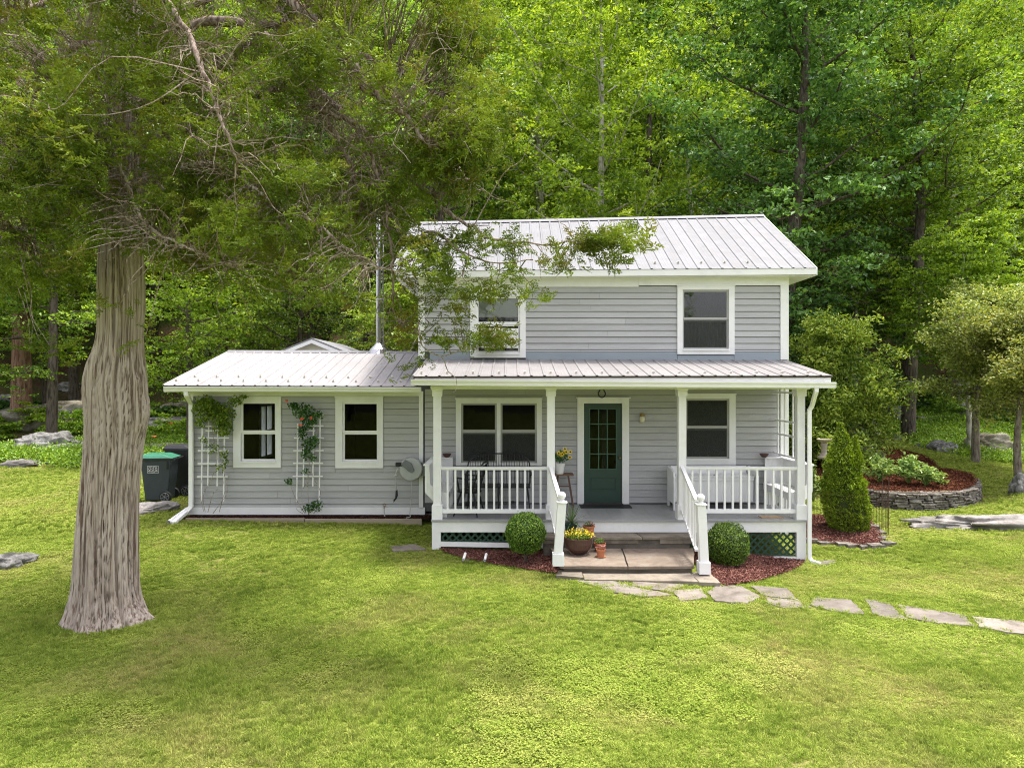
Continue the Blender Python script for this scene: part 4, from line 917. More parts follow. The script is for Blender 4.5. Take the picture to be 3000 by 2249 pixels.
prock(2640, 1270, 27, .8, .2, .4, 14, 'low flat ledge of stone in the upper lawn', sink=.3)
prock(2712, 1268, 27, .3, .4, .25, 15, 'small upright stone standing at the end of the low ledge', sink=.2)
prock(2380, 1300, 22.2, .9, .5, .6, 16, 'grey boulder behind the stone birdbath', sink=.3)
prock(2430, 1270, 24, .7, .45, .5, 17, 'pale boulder in the shade below the large leaved shrub', sink=.3)
prock(150, 1290, 24.3, 2.6, 1.1, 1.6, 20, 'large cracked grey rock rising from the weeds left of the cedar trunk', sink=.45)
prock(70, 1358, 22.0, 1.3, .35, .6, 21, 'pale tilted slab at the edge of the left lawn', PALER, sink=.45)
prock(225, 1180, 31, 3.2, 1.3, 1.8, 22, 'dark mossy ledge left of the cedar trunk, high on the bank', MOSSROCK, sink=.3)
prock(60, 1230, 30.0, 3.0, 1.2, 1.6, 23, 'moss covered bank of rock under the reddish tree trunk', MOSSROCK, sink=.4)
prock(500, 1190, 29, 2.8, 1.0, 1.6, 24, 'lichened ledge of rock behind the bins', sink=.4)
prock(520, 1262, 24, 2.6, .5, 1.0, 25, 'brown flat rock lying in the weeds behind the bins', MOSSROCK, sink=.4)
rg = random.Random(8)
SEEN = {}
def uniq(l, y):
    if l in SEEN: q = l+(', further away' if y > SEEN[l] else ', nearer'); return q
    SEEN[l] = y; return l
def place(px):
    for a, b in ((200, 'at the far left of the photo'), (440, 'behind the cedar trunk'), (640, 'above the bins'), (900, 'behind the left part of the extension roof'), (1060, 'just left of the stove pipe'), (1300, 'between the stove pipe and the main house'),
                 (2480, 'behind the right porch corner'), (2620, 'above the conical evergreen'), (2780, 'above the retaining wall'), (2920, 'behind the left fruit tree'), (9999, 'behind the right fruit tree')):
        if px < a: return b
for i in range(15):
    px = rg.choice([rg.uniform(-20, 640), rg.uniform(-20, 640), rg.uniform(2420, 3000)]); y = rg.uniform(28.5, 38); x = X(px, y); s_ = rg.uniform(.6, 1.7)
    rock((x, y, gz(x, y)+.1*s_), (s_*1.3, s_, s_*.7), 40+i, uniq('%s %s in the woods %s' % ('large' if s_ > 1.2 else 'small', 'mossy rock' if i % 2 else 'grey rock', place(px)), y), MOSSROCK if i % 2 else ROCKG, group='rocks strewn over the wooded hillside', sub=2)
# mulch of the upper bed and its stone retaining wall
WB = [(X(2470, 17.2), 17.2), (X(2543, 16.8), 16.8), (X(2608, 16.6), 16.6), (X(2668, 16.5), 16.5), (X(2758, 16.5), 16.5), (X(2832, 16.75), 16.75), (X(2872, 17.4), 17.4), (X(2868, 18.2), 18.2), (X(2835, 18.9), 18.9)]
wc = curve_pts([(a, b, 0) for a, b in WB], 8)
rw = thing('retaining_wall', (X(2700, 16.6), 16.6, gz(X(2700, 16.6), 16.6)), 'curved dry stone retaining wall holding the mulched bed on the right', 'wall')
cl = [0]
for a, b in zip(wc[:-1], wc[1:]): cl.append(cl[-1]+(b-a).length)
def wpt(s):
    s = max(0, min(cl[-1]-1e-4, s)); i = int(np.searchsorted(cl, s, 'right'))-1; t = (s-cl[i])/(cl[i+1]-cl[i]); p = wc[i].lerp(wc[i+1], t); d = (wc[i+1]-wc[i]).normalized(); return p, d
rw_r = random.Random(5); z = 0; course = 0
core = MB()
for i in range(len(wc)-1):
    a, b = wc[i], wc[i+1]; nrm = Vector((-(b-a).y, (b-a).x, 0)).normalized()
    core.hexa([(a+nrm*.1)[:2]+(0,), (b+nrm*.1)[:2]+(0,), (b+nrm*.3)[:2]+(0,), (a+nrm*.3)[:2]+(0,), (a+nrm*.1)[:2]+(.58,), (b+nrm*.1)[:2]+(.58,), (b+nrm*.3)[:2]+(.58,), (a+nrm*.3)[:2]+(.58,)])
o = core.build('rubble_core', MOSSROCK, rw); fixparent(o)
while z < .44:
    h = rw_r.uniform(.032, .062); s = rw_r.uniform(-.2, 0)
    while s < cl[-1]:
        L_ = rw_r.uniform(.12, .40); hh = h*rw_r.uniform(.75, 1.15)
        p, d = wpt(s+L_/2); nrm = Vector((-d.y, d.x, 0)); base = max(.10, min(.2, gz(p.x, p.y)-.06))+z
        if base+hh < gz(p.x, p.y)-.03: s += L_; continue
        out = rw_r.uniform(-.03, .02); dep = .2
        m = MB(); P = []
        if base > .64: s += L_; continue
        for zz in (base, base+hh-.008):
            for u_, v_ in ((-1, 0), (1, 0), (1, 1), (-1, 1)):
                P.append(p+d*u_*(L_/2-.008)*rw_r.uniform(.9, 1)+nrm*(out+v_*dep+rw_r.uniform(-.018, .018))+Vector((0, 0, zz+rw_r.uniform(-.008, .008))))
        m.hexa(P); o = m.build('stone', WALLST, rw, bevel=.008); fixparent(o)
        s += L_
    z += h
def zbed(x, y):
    f = np.clip((y-16.6)/1.2, 0, 1); z0 = g(x, y)
    hgt = np.where(y < 18.6, .36*(1-np.clip((y-17.6)/1.6, 0, 1)), 0)
    return np.maximum(z0+.03, np.where((y < 19.2), .60+(y-17)*.1, 0))
BEDU = [(p.x-0*.1, p.y+.12) for p in wc[:-4]]+[(X(2775, 19.2), 19.2), (X(2715, 20.8), 20.8), (X(2610, 23.2), 23.2), (X(2330, 23.2), 23.2), (X(2330, 18), 18.2)]
mulch('mulch', BEDU, zbed, 22000, MULCH2, 'orange brown mulch of the raised bed behind the stone wall', 5, .07)
# slate edging of the conifer bed
er = random.Random(3)
EC = onground([(2345, 1583), (2375, 1587), (2410, 1592), (2440, 1590), (2472, 1597), (2500, 1601), (2535, 1604), (2565, 1603), (2600, 1597), (2585, 1577), (2578, 1560), (2562, 1545)])
ECL = ['leftmost slate edging piece beside the right porch corner', 'second slate edging piece from the porch corner', 'short pale slate edging piece, third from the porch', 'long dark slate edging piece, fourth from the porch', 'fifth slate edging piece from the porch, tilted', 'slate edging piece below the middle of the conifer', 'broad slate edging piece left of the bed corner', 'slate edging piece just before the bed corner', 'pointed slate at the right corner of the conifer bed', 'slate above the pointed corner piece', 'narrow slate on the right side of the conifer bed', 'rearmost slate on the right side of the conifer bed']
for i, (x, y) in enumerate(EC):
    L_ = er.uniform(.22, .34); w_ = er.uniform(.14, .22); a = er.uniform(-.3, .3)+(0 if i < 9 else 1.2); c, s = math.cos(a), math.sin(a)
    P = [(x+c*u_*L_/2-s*v_*w_/2, y+s*u_*L_/2+c*v_*w_/2) for u_, v_ in ((-1, -1), (1, -.8), (.9, 1), (-.8, .9))]
    zz = gz(x, y); o = rough_slab(P, zz-.03, zz+er.uniform(.03, .07), 'edging_slate', WALLST, None, 300+i, .014, 3); tag(o, ECL[i], 'edging stone', 'slates edging the conifer bed')
exec_after = []
#@@PART2
# ------------------------------------------------------------------ porch furniture
def built_in_bench(side):
    s = side; bx = -1.60 if s < 0 else 5.52
    t = thing('porch_bench', (bx-s*.25, 13.5, .7), 'white built-in porch bench at the %s end, its leaning back forming the side rail' % ('left' if s < 0 else 'right'), 'bench', 'white benches at the porch ends')
    i = -s
    m = MB(); m.hexa([(bx, 12.85, 1.18), (bx+i*.05, 12.85, 1.16), (bx+i*.05, 14.2, 1.16), (bx, 14.2, 1.18), (bx-i*.0, 12.85, 1.65), (bx+i*.03, 12.85, 1.65), (bx+i*.03, 14.2, 1.65), (bx, 14.2, 1.65)])
    m.hexa([(bx, 12.85, 1.178), (bx+i*.03, 12.85, 1.178), (bx+i*.03, 14.2, 1.178), (bx, 14.2, 1.178)][::1]+[(bx, 12.85, 1.179), (bx+i*.03, 12.85, 1.179), (bx+i*.03, 14.2, 1.179), (bx, 14.2, 1.179)])
    o = m.build('backrest', WHITE, t); fixparent(o)
    m = MB(); m.box(bx-i*.03, bx+i*.09, 12.84, 14.21, 1.651, 1.675); o = m.build('back_cap', WHITE, t); fixparent(o)
    m = MB(); m.box(bx+i*.06, bx+i*.44, 12.88, 14.2, 1.13, 1.155); m.box(bx+i*.41, bx+i*.43, 12.9, 14.19, 1.02, 1.129); o = m.build('seat', WHITE, t); fixparent(o)
    for y in (12.86, 14.16):
        m = MB(); poly = [(0, 1.648), (0, 1.16), (.17, .98), (.17, .705), (.40, .705), (.40, 1.128)]+([(.10, 1.30), (.08, 1.648)] if y < 13 else [(.37, 1.645)])
        if y > 13: poly = [(0, 1.648), (0, 1.16), (.17, .98), (.17, .705), (.40, .705), (.40, 1.648)]
        poly = [(bx+i*a, b) for a, b in poly]
        if i < 0: poly = poly[::-1]
        m.prism(poly, lambda p: (p[0], y, p[1]), lambda p: (p[0], y+.022, p[1])); o = m.build('end_panel', WHITE, t); fixparent(o)
    for k in range(9):
        y = 12.98+k*.14; m = MB(); m.box(bx+i*.385, bx+i*.40, y, y+.03, .72, 1.02); o = m.build('slat', WHITE, t); fixparent(o)
built_in_bench(-1); built_in_bench(1)
def bowl(x, y, z, lab):
    m = MB(); m.lathe([(.035, 0), (.055, .012), (.085, .06), (.095, .075), (.088, .075), (.06, .03), (.01, .018)], (0, 0, 0), 20)
    tag(m.build('bowl', IRONRUST, smooth=True, loc=(x, y, z)), lab, 'bowl', 'dark bowls on the porch benches')
m = MB(); m.box(-1.58, -1.21, 14.10, 14.22, 1.65, 1.668); o = m.build('shelf_cap', WHITE, bpy.data.objects['porch_bench']); fixparent(o)
m = MB(); m.box(5.13, 5.50, 14.10, 14.22, 1.65, 1.668); o = m.build('shelf_cap', WHITE, bpy.data.objects['porch_bench.001']); fixparent(o)
bowl(X(1309, 14.12), 14.13, 1.669, 'dark bowl on the corner of the left porch bench'); bowl(X(2239, 14.12), 14.13, 1.669, 'dark bowl on the corner of the right porch bench')
# chest bench
t = thing('porch_chest', (X(2084, 13.9), 13.9, .7), 'long white wooden storage chest with rounded end panels below the right porch window', 'chest')
cw = 1.62
def cp(mb, name, mat=WHITE, **k): return mb.build(name, mat, t, **k)
m = MB(); m.box(-cw/2+.04, cw/2-.04, -.20, .22, .14, .62); cp(m, 'body', bevel=.004)
m = MB(); m.box(-cw/2+.03, cw/2-.03, -.24, .23, .625, .65); m.box(-cw/2+.04, cw/2-.04, -.225, -.205, .56, .62); cp(m, 'lid', bevel=.006)
m = MB(); m.box(-cw/2+.05, cw/2-.05, .2, .225, .65, .80); cp(m, 'backboard', bevel=.004)
for s in (-1, 1):
    poly = [(-.34, .0), (-.28, .0), (-.25, .12), (.12, .12), (.16, 0), (.22, 0), (.22, .80), (.12, .80), (-.15, .77), (-.28, .73), (-.34, .64)]
    m = MB(); x = s*cw/2; m.prism(poly, lambda p: (x-.018, p[0], p[1]), lambda p: (x+.018, p[0], p[1])); cp(m, 'end_panel', bevel=.006)
m = MB(); m.tube([(-.03, -.262, .67), (0, -.27, .69), (.03, -.262, .67)], .006); cp(m, 'handle', BLACKM)
# windsor settee
t = thing('black_settee', (X(1461, 13.8), 13.75, .7), 'black hooped spindle back settee below the double window on the porch', 'settee')
w2 = .62
m = MB(); hoop = [(-w2, .16, .48), (-w2-.0, .2, .80)]+[(-w2+.28*(1-math.cos(a)), .23, .80+.26*math.sin(a)) for a in np.linspace(.3, math.pi/2, 6)]+[(w2-.28*(1-math.sin(a)), .23, .80+.26*math.cos(a)) for a in np.linspace(.05, math.pi/2-.3, 6)]+[(w2, .2, .80), (w2, .16, .48)]
m.tube(hoop, .014, 8); cp(m, 'hoop', BLACKM, smooth=True)
m = MB(); m.box(-w2, w2, -.24, .2, .44, .475); cp(m, 'seat', BLACKM, bevel=.01)
m = MB(); n = 23
for i in range(n):
    x = -w2+.05+(2*w2-.1)*i/(n-1); top = .80+.26*math.sqrt(max(0, 1-(max(0, abs(x)-(w2-.28))/.28)**2)); m.tube([(x, .17, .475), (x, .215, top)], .0055, 5)
m.tube([(-w2, .19, .71), (w2, .19, .71)], .01, 6); cp(m, 'spindles', BLACKM)
for s in (-1, 1):
    m = MB(); m.tube([(s*w2, .19, .71), (s*(w2+.02), 0, .70), (s*(w2+.01), -.2, .69)], [.012, .016, .02], 6)
    for y in (.05, -.06, -.16): m.tube([(s*w2*.97, y, .475), (s*(w2+.01), y, .69)], .007, 5)
    cp(m, 'armrest', BLACKM)
for x in (-w2+.06, 0, w2-.06):
    for y in (-.18, .14):
        m = MB(); sx = (1 if x > 0 else -1 if x < 0 else 0)*.05; m.tube([(x, y, .44), (x+sx*.4, y*1.1, .30), (x+sx*.6, y*1.15, .2), (x+sx, y*1.25, 0)], [.014, .022, .012, .010], 7); cp(m, 'leg', BLACKM)
m = MB(); m.tube([(-w2+.04, -.2, .17), (-.35, -.2, .17), (0, -.2, .17), (.3, -.2, .17), (w2-.04, -.2, .17)], .01, 6); m.tube([(.22, -.2, .17), (.28, -.2, .17), (.34, -.2, .17)], [.008, .02, .008], 7); cp(m, 'stretcher', BLACKM)
# windsor chair facing right
t = thing('black_chair', (X(1375, 13.15), 13.15, .7), 'ornate black spindle back armchair turned sideways on the left of the porch', 'chair', None, R(-105))
m = MB(); m.lathe([(.05, .42), (.22, .425), (.235, .44), (.22, .46), (.05, .455)], (0, 0, 0), 20); cp(m, 'seat', BLACKM)
m = MB(); m.tube(curve_pts([(-.21, .12, .46), (-.24, .22, .75), (-.17, .30, .96), (0, .33, 1.0), (.17, .30, .96), (.24, .22, .75), (.21, .12, .46)]), .015, 7); cp(m, 'back_hoop', BLACKM, smooth=True)
m = MB()
for i in range(7): x = -.15+.05*i; m.tube([(x*.9, .17, .46), (x, .29+.02*math.cos(x*9), .95)], .006, 5)
m.tube([(-.23, .2, .70), (0, .27, .70), (.23, .2, .70)], .01, 6); cp(m, 'spindles', BLACKM)
for s in (-1, 1):
    m = MB(); m.tube(curve_pts([(s*.24, .2, .70), (s*.28, .02, .70), (s*.24, -.18, .72)]), .014, 6); m.tube([(s*.2, -.13, .45), (s*.235, -.14, .58), (s*.24, -.16, .71)], [.01, .02, .01], 6); m.tube([(s*.22, 0, .45), (s*.265, 0, .70)], .007, 5); cp(m, 'armrest', BLACKM)
    for y in (-1, 1):
        m = MB(); m.tube([(s*.12, y*.12, .43), (s*.16, y*.16, .3), (s*.18, y*.18, .2), (s*.23, y*.23, 0)], [.014, .024, .013, .012], 7); cp(m, 'leg', BLACKM)
m = MB(); m.tube([(-.17, -.17, .2), (.17, .17, .2)], .009, 6); m.tube([(.17, -.17, .2), (-.17, .17, .2)], .009, 6); m.lathe([(.2, .19), (.21, .195), (.21, .205), (.2, .21)], (0, 0, 0), 20); cp(m, 'stretcher', BLACKM)
# side table with sunflowers
tx, ty = X(1650, 13.95), 13.95
t = thing('side_table', (tx, ty, .7), 'small brown plank side table left of the green front door', 'table')
m = MB(); m.box(-.21, .20, -.14, .14, .635, .665); cp(m, 'tabletop', WOODB, bevel=.004)
for s in (-1, 1):
    for y in (-.1, .1): m = MB(); m.bar((s*.1, y, .634), (s*.2, y*1.2, 0), .03, .02); cp(m, 'leg', WOODB)
m = MB(); m.box(-.13, .13, -.008, .008, .40, .43); cp(m, 'stretcher', WOODB)
def pot(name, x, y, z, r, h, mat, lab, cat='flower pot', rim=.03, group=None):
    t = thing(name, (x, y, z), lab, cat, group)
    m = MB(); m.lathe([(r*.68, 0), (r*.92, h-rim), (r, h-rim), (r*1.02, h), (r*.90, h), (r*.86, h-.025), (.01, h-.026)], (0, 0, 0), 28); m.build('pot', mat, t, smooth=False)
    m = MB(); m.lathe([(.001, h-.03), (r*.88, h-.03), (r*.88, h-.022), (.001, h-.018)], (0, 0, 0), 16); m.build('soil', SOIL, t)
    return t
def plant_cloud(t, name, mat, seed, n, ctr, rad, L, W, up=.45, stems=None, smat=None):
    rng = np.random.default_rng(seed); D = unit(rng.normal(size=(n, 3))); r = rng.uniform(.2, 1, n)**.5
    C = np.array(ctr)+D*r[:, None]*np.array(rad); pp = NP(); V, F, tt = leaves(rng, C, L, W, up); pp.add(V, F, tt)
    for k in range(stems or 0):
        e = C[rng.integers(n)]; pp.addtube([(0, 0, ctr[2]-rad[2]*1.2), (e[0]*.4, e[1]*.4, (e[2]+ctr[2])/2), tuple(e)], [.005, .004, .002], 4, .2)
    return link(name, pp.mesh(name), mat, t)
sf = pot('sunflower_pot', X(1640, 13.92), 13.92, 1.366, .108, .21, CLAYW, 'white pot of small yellow sunflowers standing on the brown side table')
plant_cloud(sf, 'foliage', L_ROSE, 3, 170, (0.02, 0, .34), (.17, .12, .13), .06, .04, .4, 12)
fr = random.Random(2)
for i in range(9):
    a = fr.uniform(0, 6.28); c = Vector((.15*math.cos(a)*fr.uniform(.3, 1.2)+.03, -.07+.05*math.sin(a), .40+fr.uniform(-.08, .14))); nrm = Vector((fr.uniform(-.5, .5), -1, fr.uniform(.0, .6))).normalized(); q = nrm.to_track_quat('Z', 'Y')
    m = MB(); K = 13
    for k in range(K):
        b = 2*math.pi*k/K; P = [Vector((.014*math.cos(b-.2), .014*math.sin(b-.2), 0)), Vector((.036*math.cos(b-.16), .036*math.sin(b-.16), .004)), Vector((.046*math.cos(b), .046*math.sin(b), 0)), Vector((.036*math.cos(b+.16), .036*math.sin(b+.16), .004)), Vector((.014*math.cos(b+.2), .014*math.sin(b+.2), 0))]
        m.add([c+q @ p for p in P], [(0, 1, 2, 3, 4)])
    fl = m.build('flower', YELLOWP, sf); m = MB(); m.add([c+nrm*.004+q @ Vector((.017*math.cos(b), .017*math.sin(b), 0)) for b in np.linspace(0, 6.28, 9)[:-1]]+[c+nrm*.012], [(i_, (i_+1) % 8, 8) for i_ in range(8)]); m.build('flower_centre', BROWNC, fl)
# door mat, boots
m = MB(); m.box(X(1700, 13.9), X(1850, 13.9), 13.80, 14.18, .7015, .715); tag(m.build('doormat', RUBBER, bevel=.003), 'black rubber doormat on the grey porch floor at the front door', 'doormat')
m = MB(); m.box(X(2226, 12.9), X(2290, 12.9), 12.78, 13.0, .7015, .712); tag(m.build('sun_stripe_patch', paint('tan_sunlight', (.42, .30, .20), .2, .9, (30, 30, 30), .5)), 'small tan patch painted for sunlight on the porch floor behind the right railing', 'mat')  # thin tan sheet painted in for the sun stripes on the floor
# yucca
yk = pot('yucca_pot', X(1673, 12.5), 12.5, .464, .12, .2, GREEN, 'spiky yucca in a dark green pot beside the left stair railing')
rng = np.random.default_rng(5); pp = NP()
for i in range(34):
    a = rng.uniform(0, 2*np.pi); el = rng.uniform(-.1, 1.45); L_ = rng.uniform(.28, .46); d = np.array([math.cos(a)*math.cos(el), math.sin(a)*math.cos(el)*.8, math.sin(el)]); sd = unit(np.cross(d, [0, 0, 1.])+1e-6); p0 = np.array([0, 0, .22]); V = []
    for k, w in ((0, .010), (.35, .014), (.75, .010), (1, .001)): c = p0+d*L_*k-np.array([0, 0, .10*k*k*max(0, 1-el)]); V += [c-sd*w, c+sd*w]
    pp.add(np.array(V), np.array([[0, 1, 3, 2], [2, 3, 5, 4], [4, 5, 7, 6]]), rng.uniform())
link('leaves', pp.mesh('leaves'), L_YUCCA, yk)
t1 = pot('terracotta_pot', X(1725, 12.45), 12.45, .464, .108, .175, TERRA, 'tall terracotta pot of succulents on the top step, highest of the three terracotta pots', group='terracotta pots on the left of the steps')
plant_cloud(t1, 'succulent', L_YUCCA, 6, 60, (0, 0, .20), (.09, .07, .05), .05, .022, .3); plant_cloud(t1, 'succulent_tips', PINKL, 7, 26, (0.04, -.02, .23), (.07, .05, .05), .035, .02, .2)
t2 = pot('terracotta_pot', X(1757, 12.1), 12.1, .262, .105, .15, TERRA, 'terracotta pot of green and yellow succulents behind the smallest pot', group='terracotta pots on the left of the steps')
plant_cloud(t2, 'succulent', L_HOSTA, 8, 80, (0, 0, .185), (.10, .08, .045), .04, .025, .3)
t3 = pot('terracotta_pot', X(1760, 11.72), 11.72, .262, .078, .135, TERRA, 'smallest terracotta pot, full of pink rosettes, on the lower step', group='terracotta pots on the left of the steps')
rng = np.random.default_rng(9); pp = NP()
for k in range(15):
    a = rng.uniform(0, 6.28); r_ = rng.uniform(0, .09); c = np.array([r_*math.cos(a), r_*math.sin(a), .155+rng.uniform(0, .035)])
    for j in range(16):
        b = j*2.4; L_ = .014+.014*(j/16); el = .9-.7*j/16; d = np.array([math.cos(b)*math.cos(el), math.sin(b)*math.cos(el), math.sin(el)]); s_ = np.array([-math.sin(b), math.cos(b), 0])*.008
        pp.add([c, c+d*L_*.6+s_, c+d*L_, c+d*L_*.6-s_], np.array([[0, 1, 2, 3]]), .5)
link('rosettes', pp.mesh('rosettes'), PINKL, t3)
m = MB(); m.lathe([(.06, .0), (.085, .01), (.088, .016), (.06, .014)], (0, 0, 0), 20); m.build('saucer', TERRA, t3)
ck = thing('cauldron_planter', (X(1694, 11.95), 11.95, .262), 'brown iron cauldron overflowing with small yellow flowers on the lower step', 'planter')
m = MB(); m.lathe([(.06, .0), (.15, .03), (.205, .10), (.226, .18), (.23, .26), (.238, .262), (.238, .278), (.222, .278), (.215, .2), (.02, .19)], (0, 0, 0), 36); m.build('cauldron', IRONRUST, ck, smooth=False)
m = MB(); m.tube([(.238*math.cos(a), -.24*math.sin(a)*.45-.12*math.sin(a), .25-.24*math.sin(a)) for a in np.linspace(0, math.pi, 22)], .006, 6); m.build('handle', IRONRUST, ck, smooth=True)
plant_cloud(ck, 'foliage', L_VINE, 11, 900, (0.01, -.01, .32), (.25, .22, .075), .028, .018, .4)
rng = np.random.default_rng(13); n = 110; C = np.stack([rng.uniform(-.24, .25, n), rng.uniform(-.22, .1, n), np.zeros(n)], 1); C[:, 2] = .40-((C[:, 0]/.26)**2+(C[:, 1]/.26)**2)*.05+rng.uniform(-.03, .03, n)
V, F, tt = leaves(rng, np.repeat(C, 3, 0)+rng.normal(size=(3*n, 3))*.006, .024, .02, .6); pp = NP(); pp.add(V, F, tt); link('blossoms', pp.mesh('blossoms'), YELLOWP, ck)
# two white pipe ends in the mulch
for a, l in ((1359, 'left'), (1421, 'right')):
    x = X(a, 12.2); z = gz(x, 12.2)+.07; m = MB(); m.tube([(x-.0, 12.06, z-.01), (x+.02, 12.28, z+.045)], .024, 12, False); m.tube([(x, 12.061, z-.01), (x+.02, 12.28, z+.045)], .019, 12, False)
    tag(m.build('drain_pipe_end', WHITEV, smooth=True), '%s of the two short white pipe ends poking out of the mulch' % l, 'pipe', 'white pipe ends in the mulch')
# air conditioner in the left upper window
ac = thing('air_conditioner', (X(1455, DW), 14.2, Z(1020, DW)), 'white window air conditioner under the raised sash of the upper left window', 'air conditioner')
m = MB(); m.box(-.30, .20, -.32, .12, .0, .38); m.build('casing', CLAYW, ac, bevel=.008)
m = MB(); m.box(-.26, .10, -.328, -.3205, .05, .33); m.build('coil_face', GREYD, ac)
for i in range(14): m = MB(); m.box(-.26, .10, -.336, -.3285, .055+i*.02, .062+i*.02); m.build('louvre', CLAYW, ac)
m = MB(); m.box(.201, .44, .02, .04, .0, .40)
for i in range(9): m.box(.215+i*.024, .226+i*.024, .008, .0195, .01, .39)
m.build('side_curtain_panel', CLAYW, ac)
# ------------------------------------------------------------------ hose reel
hr = thing('hose_reel', (X(1204, 14.1), 14.12, Z(1373, 14.1)), 'round grey wall mounted hose reel at the right end of the extension', 'hose reel')
m = MB(); V0 = MB(); V0.lathe([(.10, -.10), (.215, -.10), (.232, -.085), (.232, .085), (.215, .10), (.10, .10)], (0, 0, 0), 40)
V0.v = [(p[0], p[2], p[1]) for p in V0.v]; V0.f = [f[::-1] for f in V0.f]; V0.build('drum_housing', GREYP, hr, smooth=False, bevel=.006)
m = MB(); m.prism([(-.19, .10), (-.10, .20), (.03, .12), (.08, -.02), (.03, -.07), (-.04, -.03)], lambda p: (p[0], -.135, p[1]), lambda p: (p[0], -.102, p[1])); m.build('handle_cover', GREYD, hr, bevel=.01)
m = MB(); m.box(.16, .30, -.02, .08, -.14, .12); m.box(-.02, .28, .081, .13, -.12, .10); m.build('bracket', GREYD, hr)
m = MB(); m.box(-.30, -.16, -.10, .0, .05, .13); m.build('hose_guide', RUBBER, hr, bevel=.008)
HOSE = paint('grey_hose_rubber', (.42, .42, .40), .1, .5, (9, 9, 9), .1)
x0, z0 = X(1170, 14.1), Z(1367, 14.1)
m = MB(); m.tube(curve_pts([(x0-.0, 14.02, z0), (x0-.05, 13.98, z0-.12), (x0-.06, 14.05, z0-.32), (x0-.055, 14.1, Z(1440, 14.1))]), .011, 8); m.ball((x0-.055, 14.0, z0-.16), .035, 6, (1.3, 1, .7)); o = m.build('hose', HOSE, hr, smooth=True); fixparent(o)
m = MB(); xx = x0-.055; m.tube([(xx, 14.1, Z(1435, 14.1)), (xx, 14.1, Z(1450, 14.1)), (xx-.01, 14.08, Z(1458, 14.1)), (xx-.045, 14.04, Z(1465, 14.1))], [.02, .026, .02, .016], 8); m.tube([(xx-.01, 14.08, Z(1456, 14.1)), (xx-.06, 14.1, Z(1470, 14.1))], .008, 6); o = m.build('spray_nozzle', RUBBER, hr); fixparent(o)
m = MB(); m.tube(curve_pts([(X(1207, 14.1), 14.1, Z(1405, 14.1)), (X(1205, 14.1), 14.1, Z(1450, 14.1)), (X(1201, 14.1), 14.08, Z(1500, 14.1)), (X(1203, 14.05), 13.99, .50), (X(1190, 14.0), 13.96, .48)]), .009, 8); o = m.build('feed_hose', HOSE, hr, smooth=True); fixparent(o)
sp = thing('garden_tap', (X(1126, 14.2), 14.24, Z(1484, 14.2)), 'small outdoor tap with a short white hose low on the extension wall', 'tap')
m = MB(); m.tube([(0, .02, 0), (0, -.05, 0), (0, -.06, -.03)], .012, 8); m.build('spout', BRASS, sp); m = MB(); m.tube([(.03*math.cos(a), -.03, .035+.03*math.sin(a)) for a in np.linspace(0, 6.28, 12)], .007, 6); m.build('handle', BRASS, sp)
m = MB(); m.tube(curve_pts([(0, -.06, -.03), (.01, -.08, -.15), (.06, -.14, -.24), (.16, -.2, -.27), (.22, -.25, -.28)]), .011, 8); m.build('hose', HOSE, sp, smooth=True)
# ------------------------------------------------------------------ trellises and climbers
TR = [((596, 604, 'a'),)]
def trellis(xs, bots, top, hors, lab):
    t = thing('trellis', (X((xs[0]+xs[-1])/2, 14.2), 14.2, .5), lab, 'trellis', 'white trellises on the extension wall')
    for i, x in enumerate(xs):
        m = MB(); xx = X(x, 14.2); zt = Z(top[i], 14.2); zb = Z(bots[i], 14.2); m.bar((xx+.012, 14.19, zt), (xx-.008, 14.19, zb), .026, .018, (0, 1, 0)); o = m.build('upright', WHITE, t); fixparent(o)
    for (a, b, y) in hors:
        m = MB(); m.box(X(a, 14.18), X(b, 14.18), 14.162, 14.179, Z(y, 14.2)-.013, Z(y, 14.2)+.013); o = m.build('crosspiece', WHITE, t); fixparent(o)
    return t
trellis([592, 610.5, 638, 657], [1467, 1424, 1423, 1468], [1225, 1232, 1235, 1225], [(584, 623, 1248), (603, 650, 1261), (582, 671, 1282), (581, 670, 1319), (580, 668, 1357), (578, 667, 1395)], 'white slatted trellis left of the left extension window, overgrown by a pale green climber')
trellis([871, 890, 918, 937], [1468, 1426, 1424, 1464], [1240, 1230, 1205, 1205], [(917, 948, 1214), (890, 925, 1235), (909, 948, 1247), (900, 924, 1261), (862, 948, 1282), (860, 948, 1319), (859, 947, 1356), (858, 946, 1394)], 'white slatted trellis between the two extension windows, bearing a coral flowered rose')
def climber(name, lab, cat, base, stems, clouds, mat, seed, L, W, flowers=()):
    t = thing(name, base, lab, cat); rng = np.random.default_rng(seed); pp = NP()
    for P in stems:
        Q = curve_pts([(X(a, 14.12), 14.12+rng.uniform(-.06, .04), Z(b, 14.12)) for a, b in P], 5); pp.addtube(Q, lerp_list([.007, .003], len(Q)), 5, .5)
    o = link('stem', pp.mesh('stem'), TWIG, t); fixparent(o)
    pp = NP()
    for (a, b, rx, ry, n) in clouds:
        D = unit(rng.normal(size=(n, 3))); r = rng.uniform(0, 1, n)**.45; C = np.array([X(a, 14.08), 14.06, Z(b, 14.08)])+D*r[:, None]*np.array([S(rx, 14), .11, S(ry, 14)])
        C = C[C[:, 1] < 14.22]; V, F, tt = leaves(rng, C, L, W, .35, axis=np.array([0, -.3, -.6])); pp.add(V, F, tt)
    o = link('leaves', pp.mesh('leaves'), mat, t); fixparent(o)
    for (a, b) in flowers:
        c = np.array([X(a, 13.95), 13.93, Z(b, 13.95)]); n = 16; V, F, tt = leaves(rng, c+rng.normal(size=(n, 3))*.014, .04, .035, .2); p2 = NP(); p2.add(V, F, tt); o = link('flower', p2.mesh('flower'), ORANGEP, t); fixparent(o)
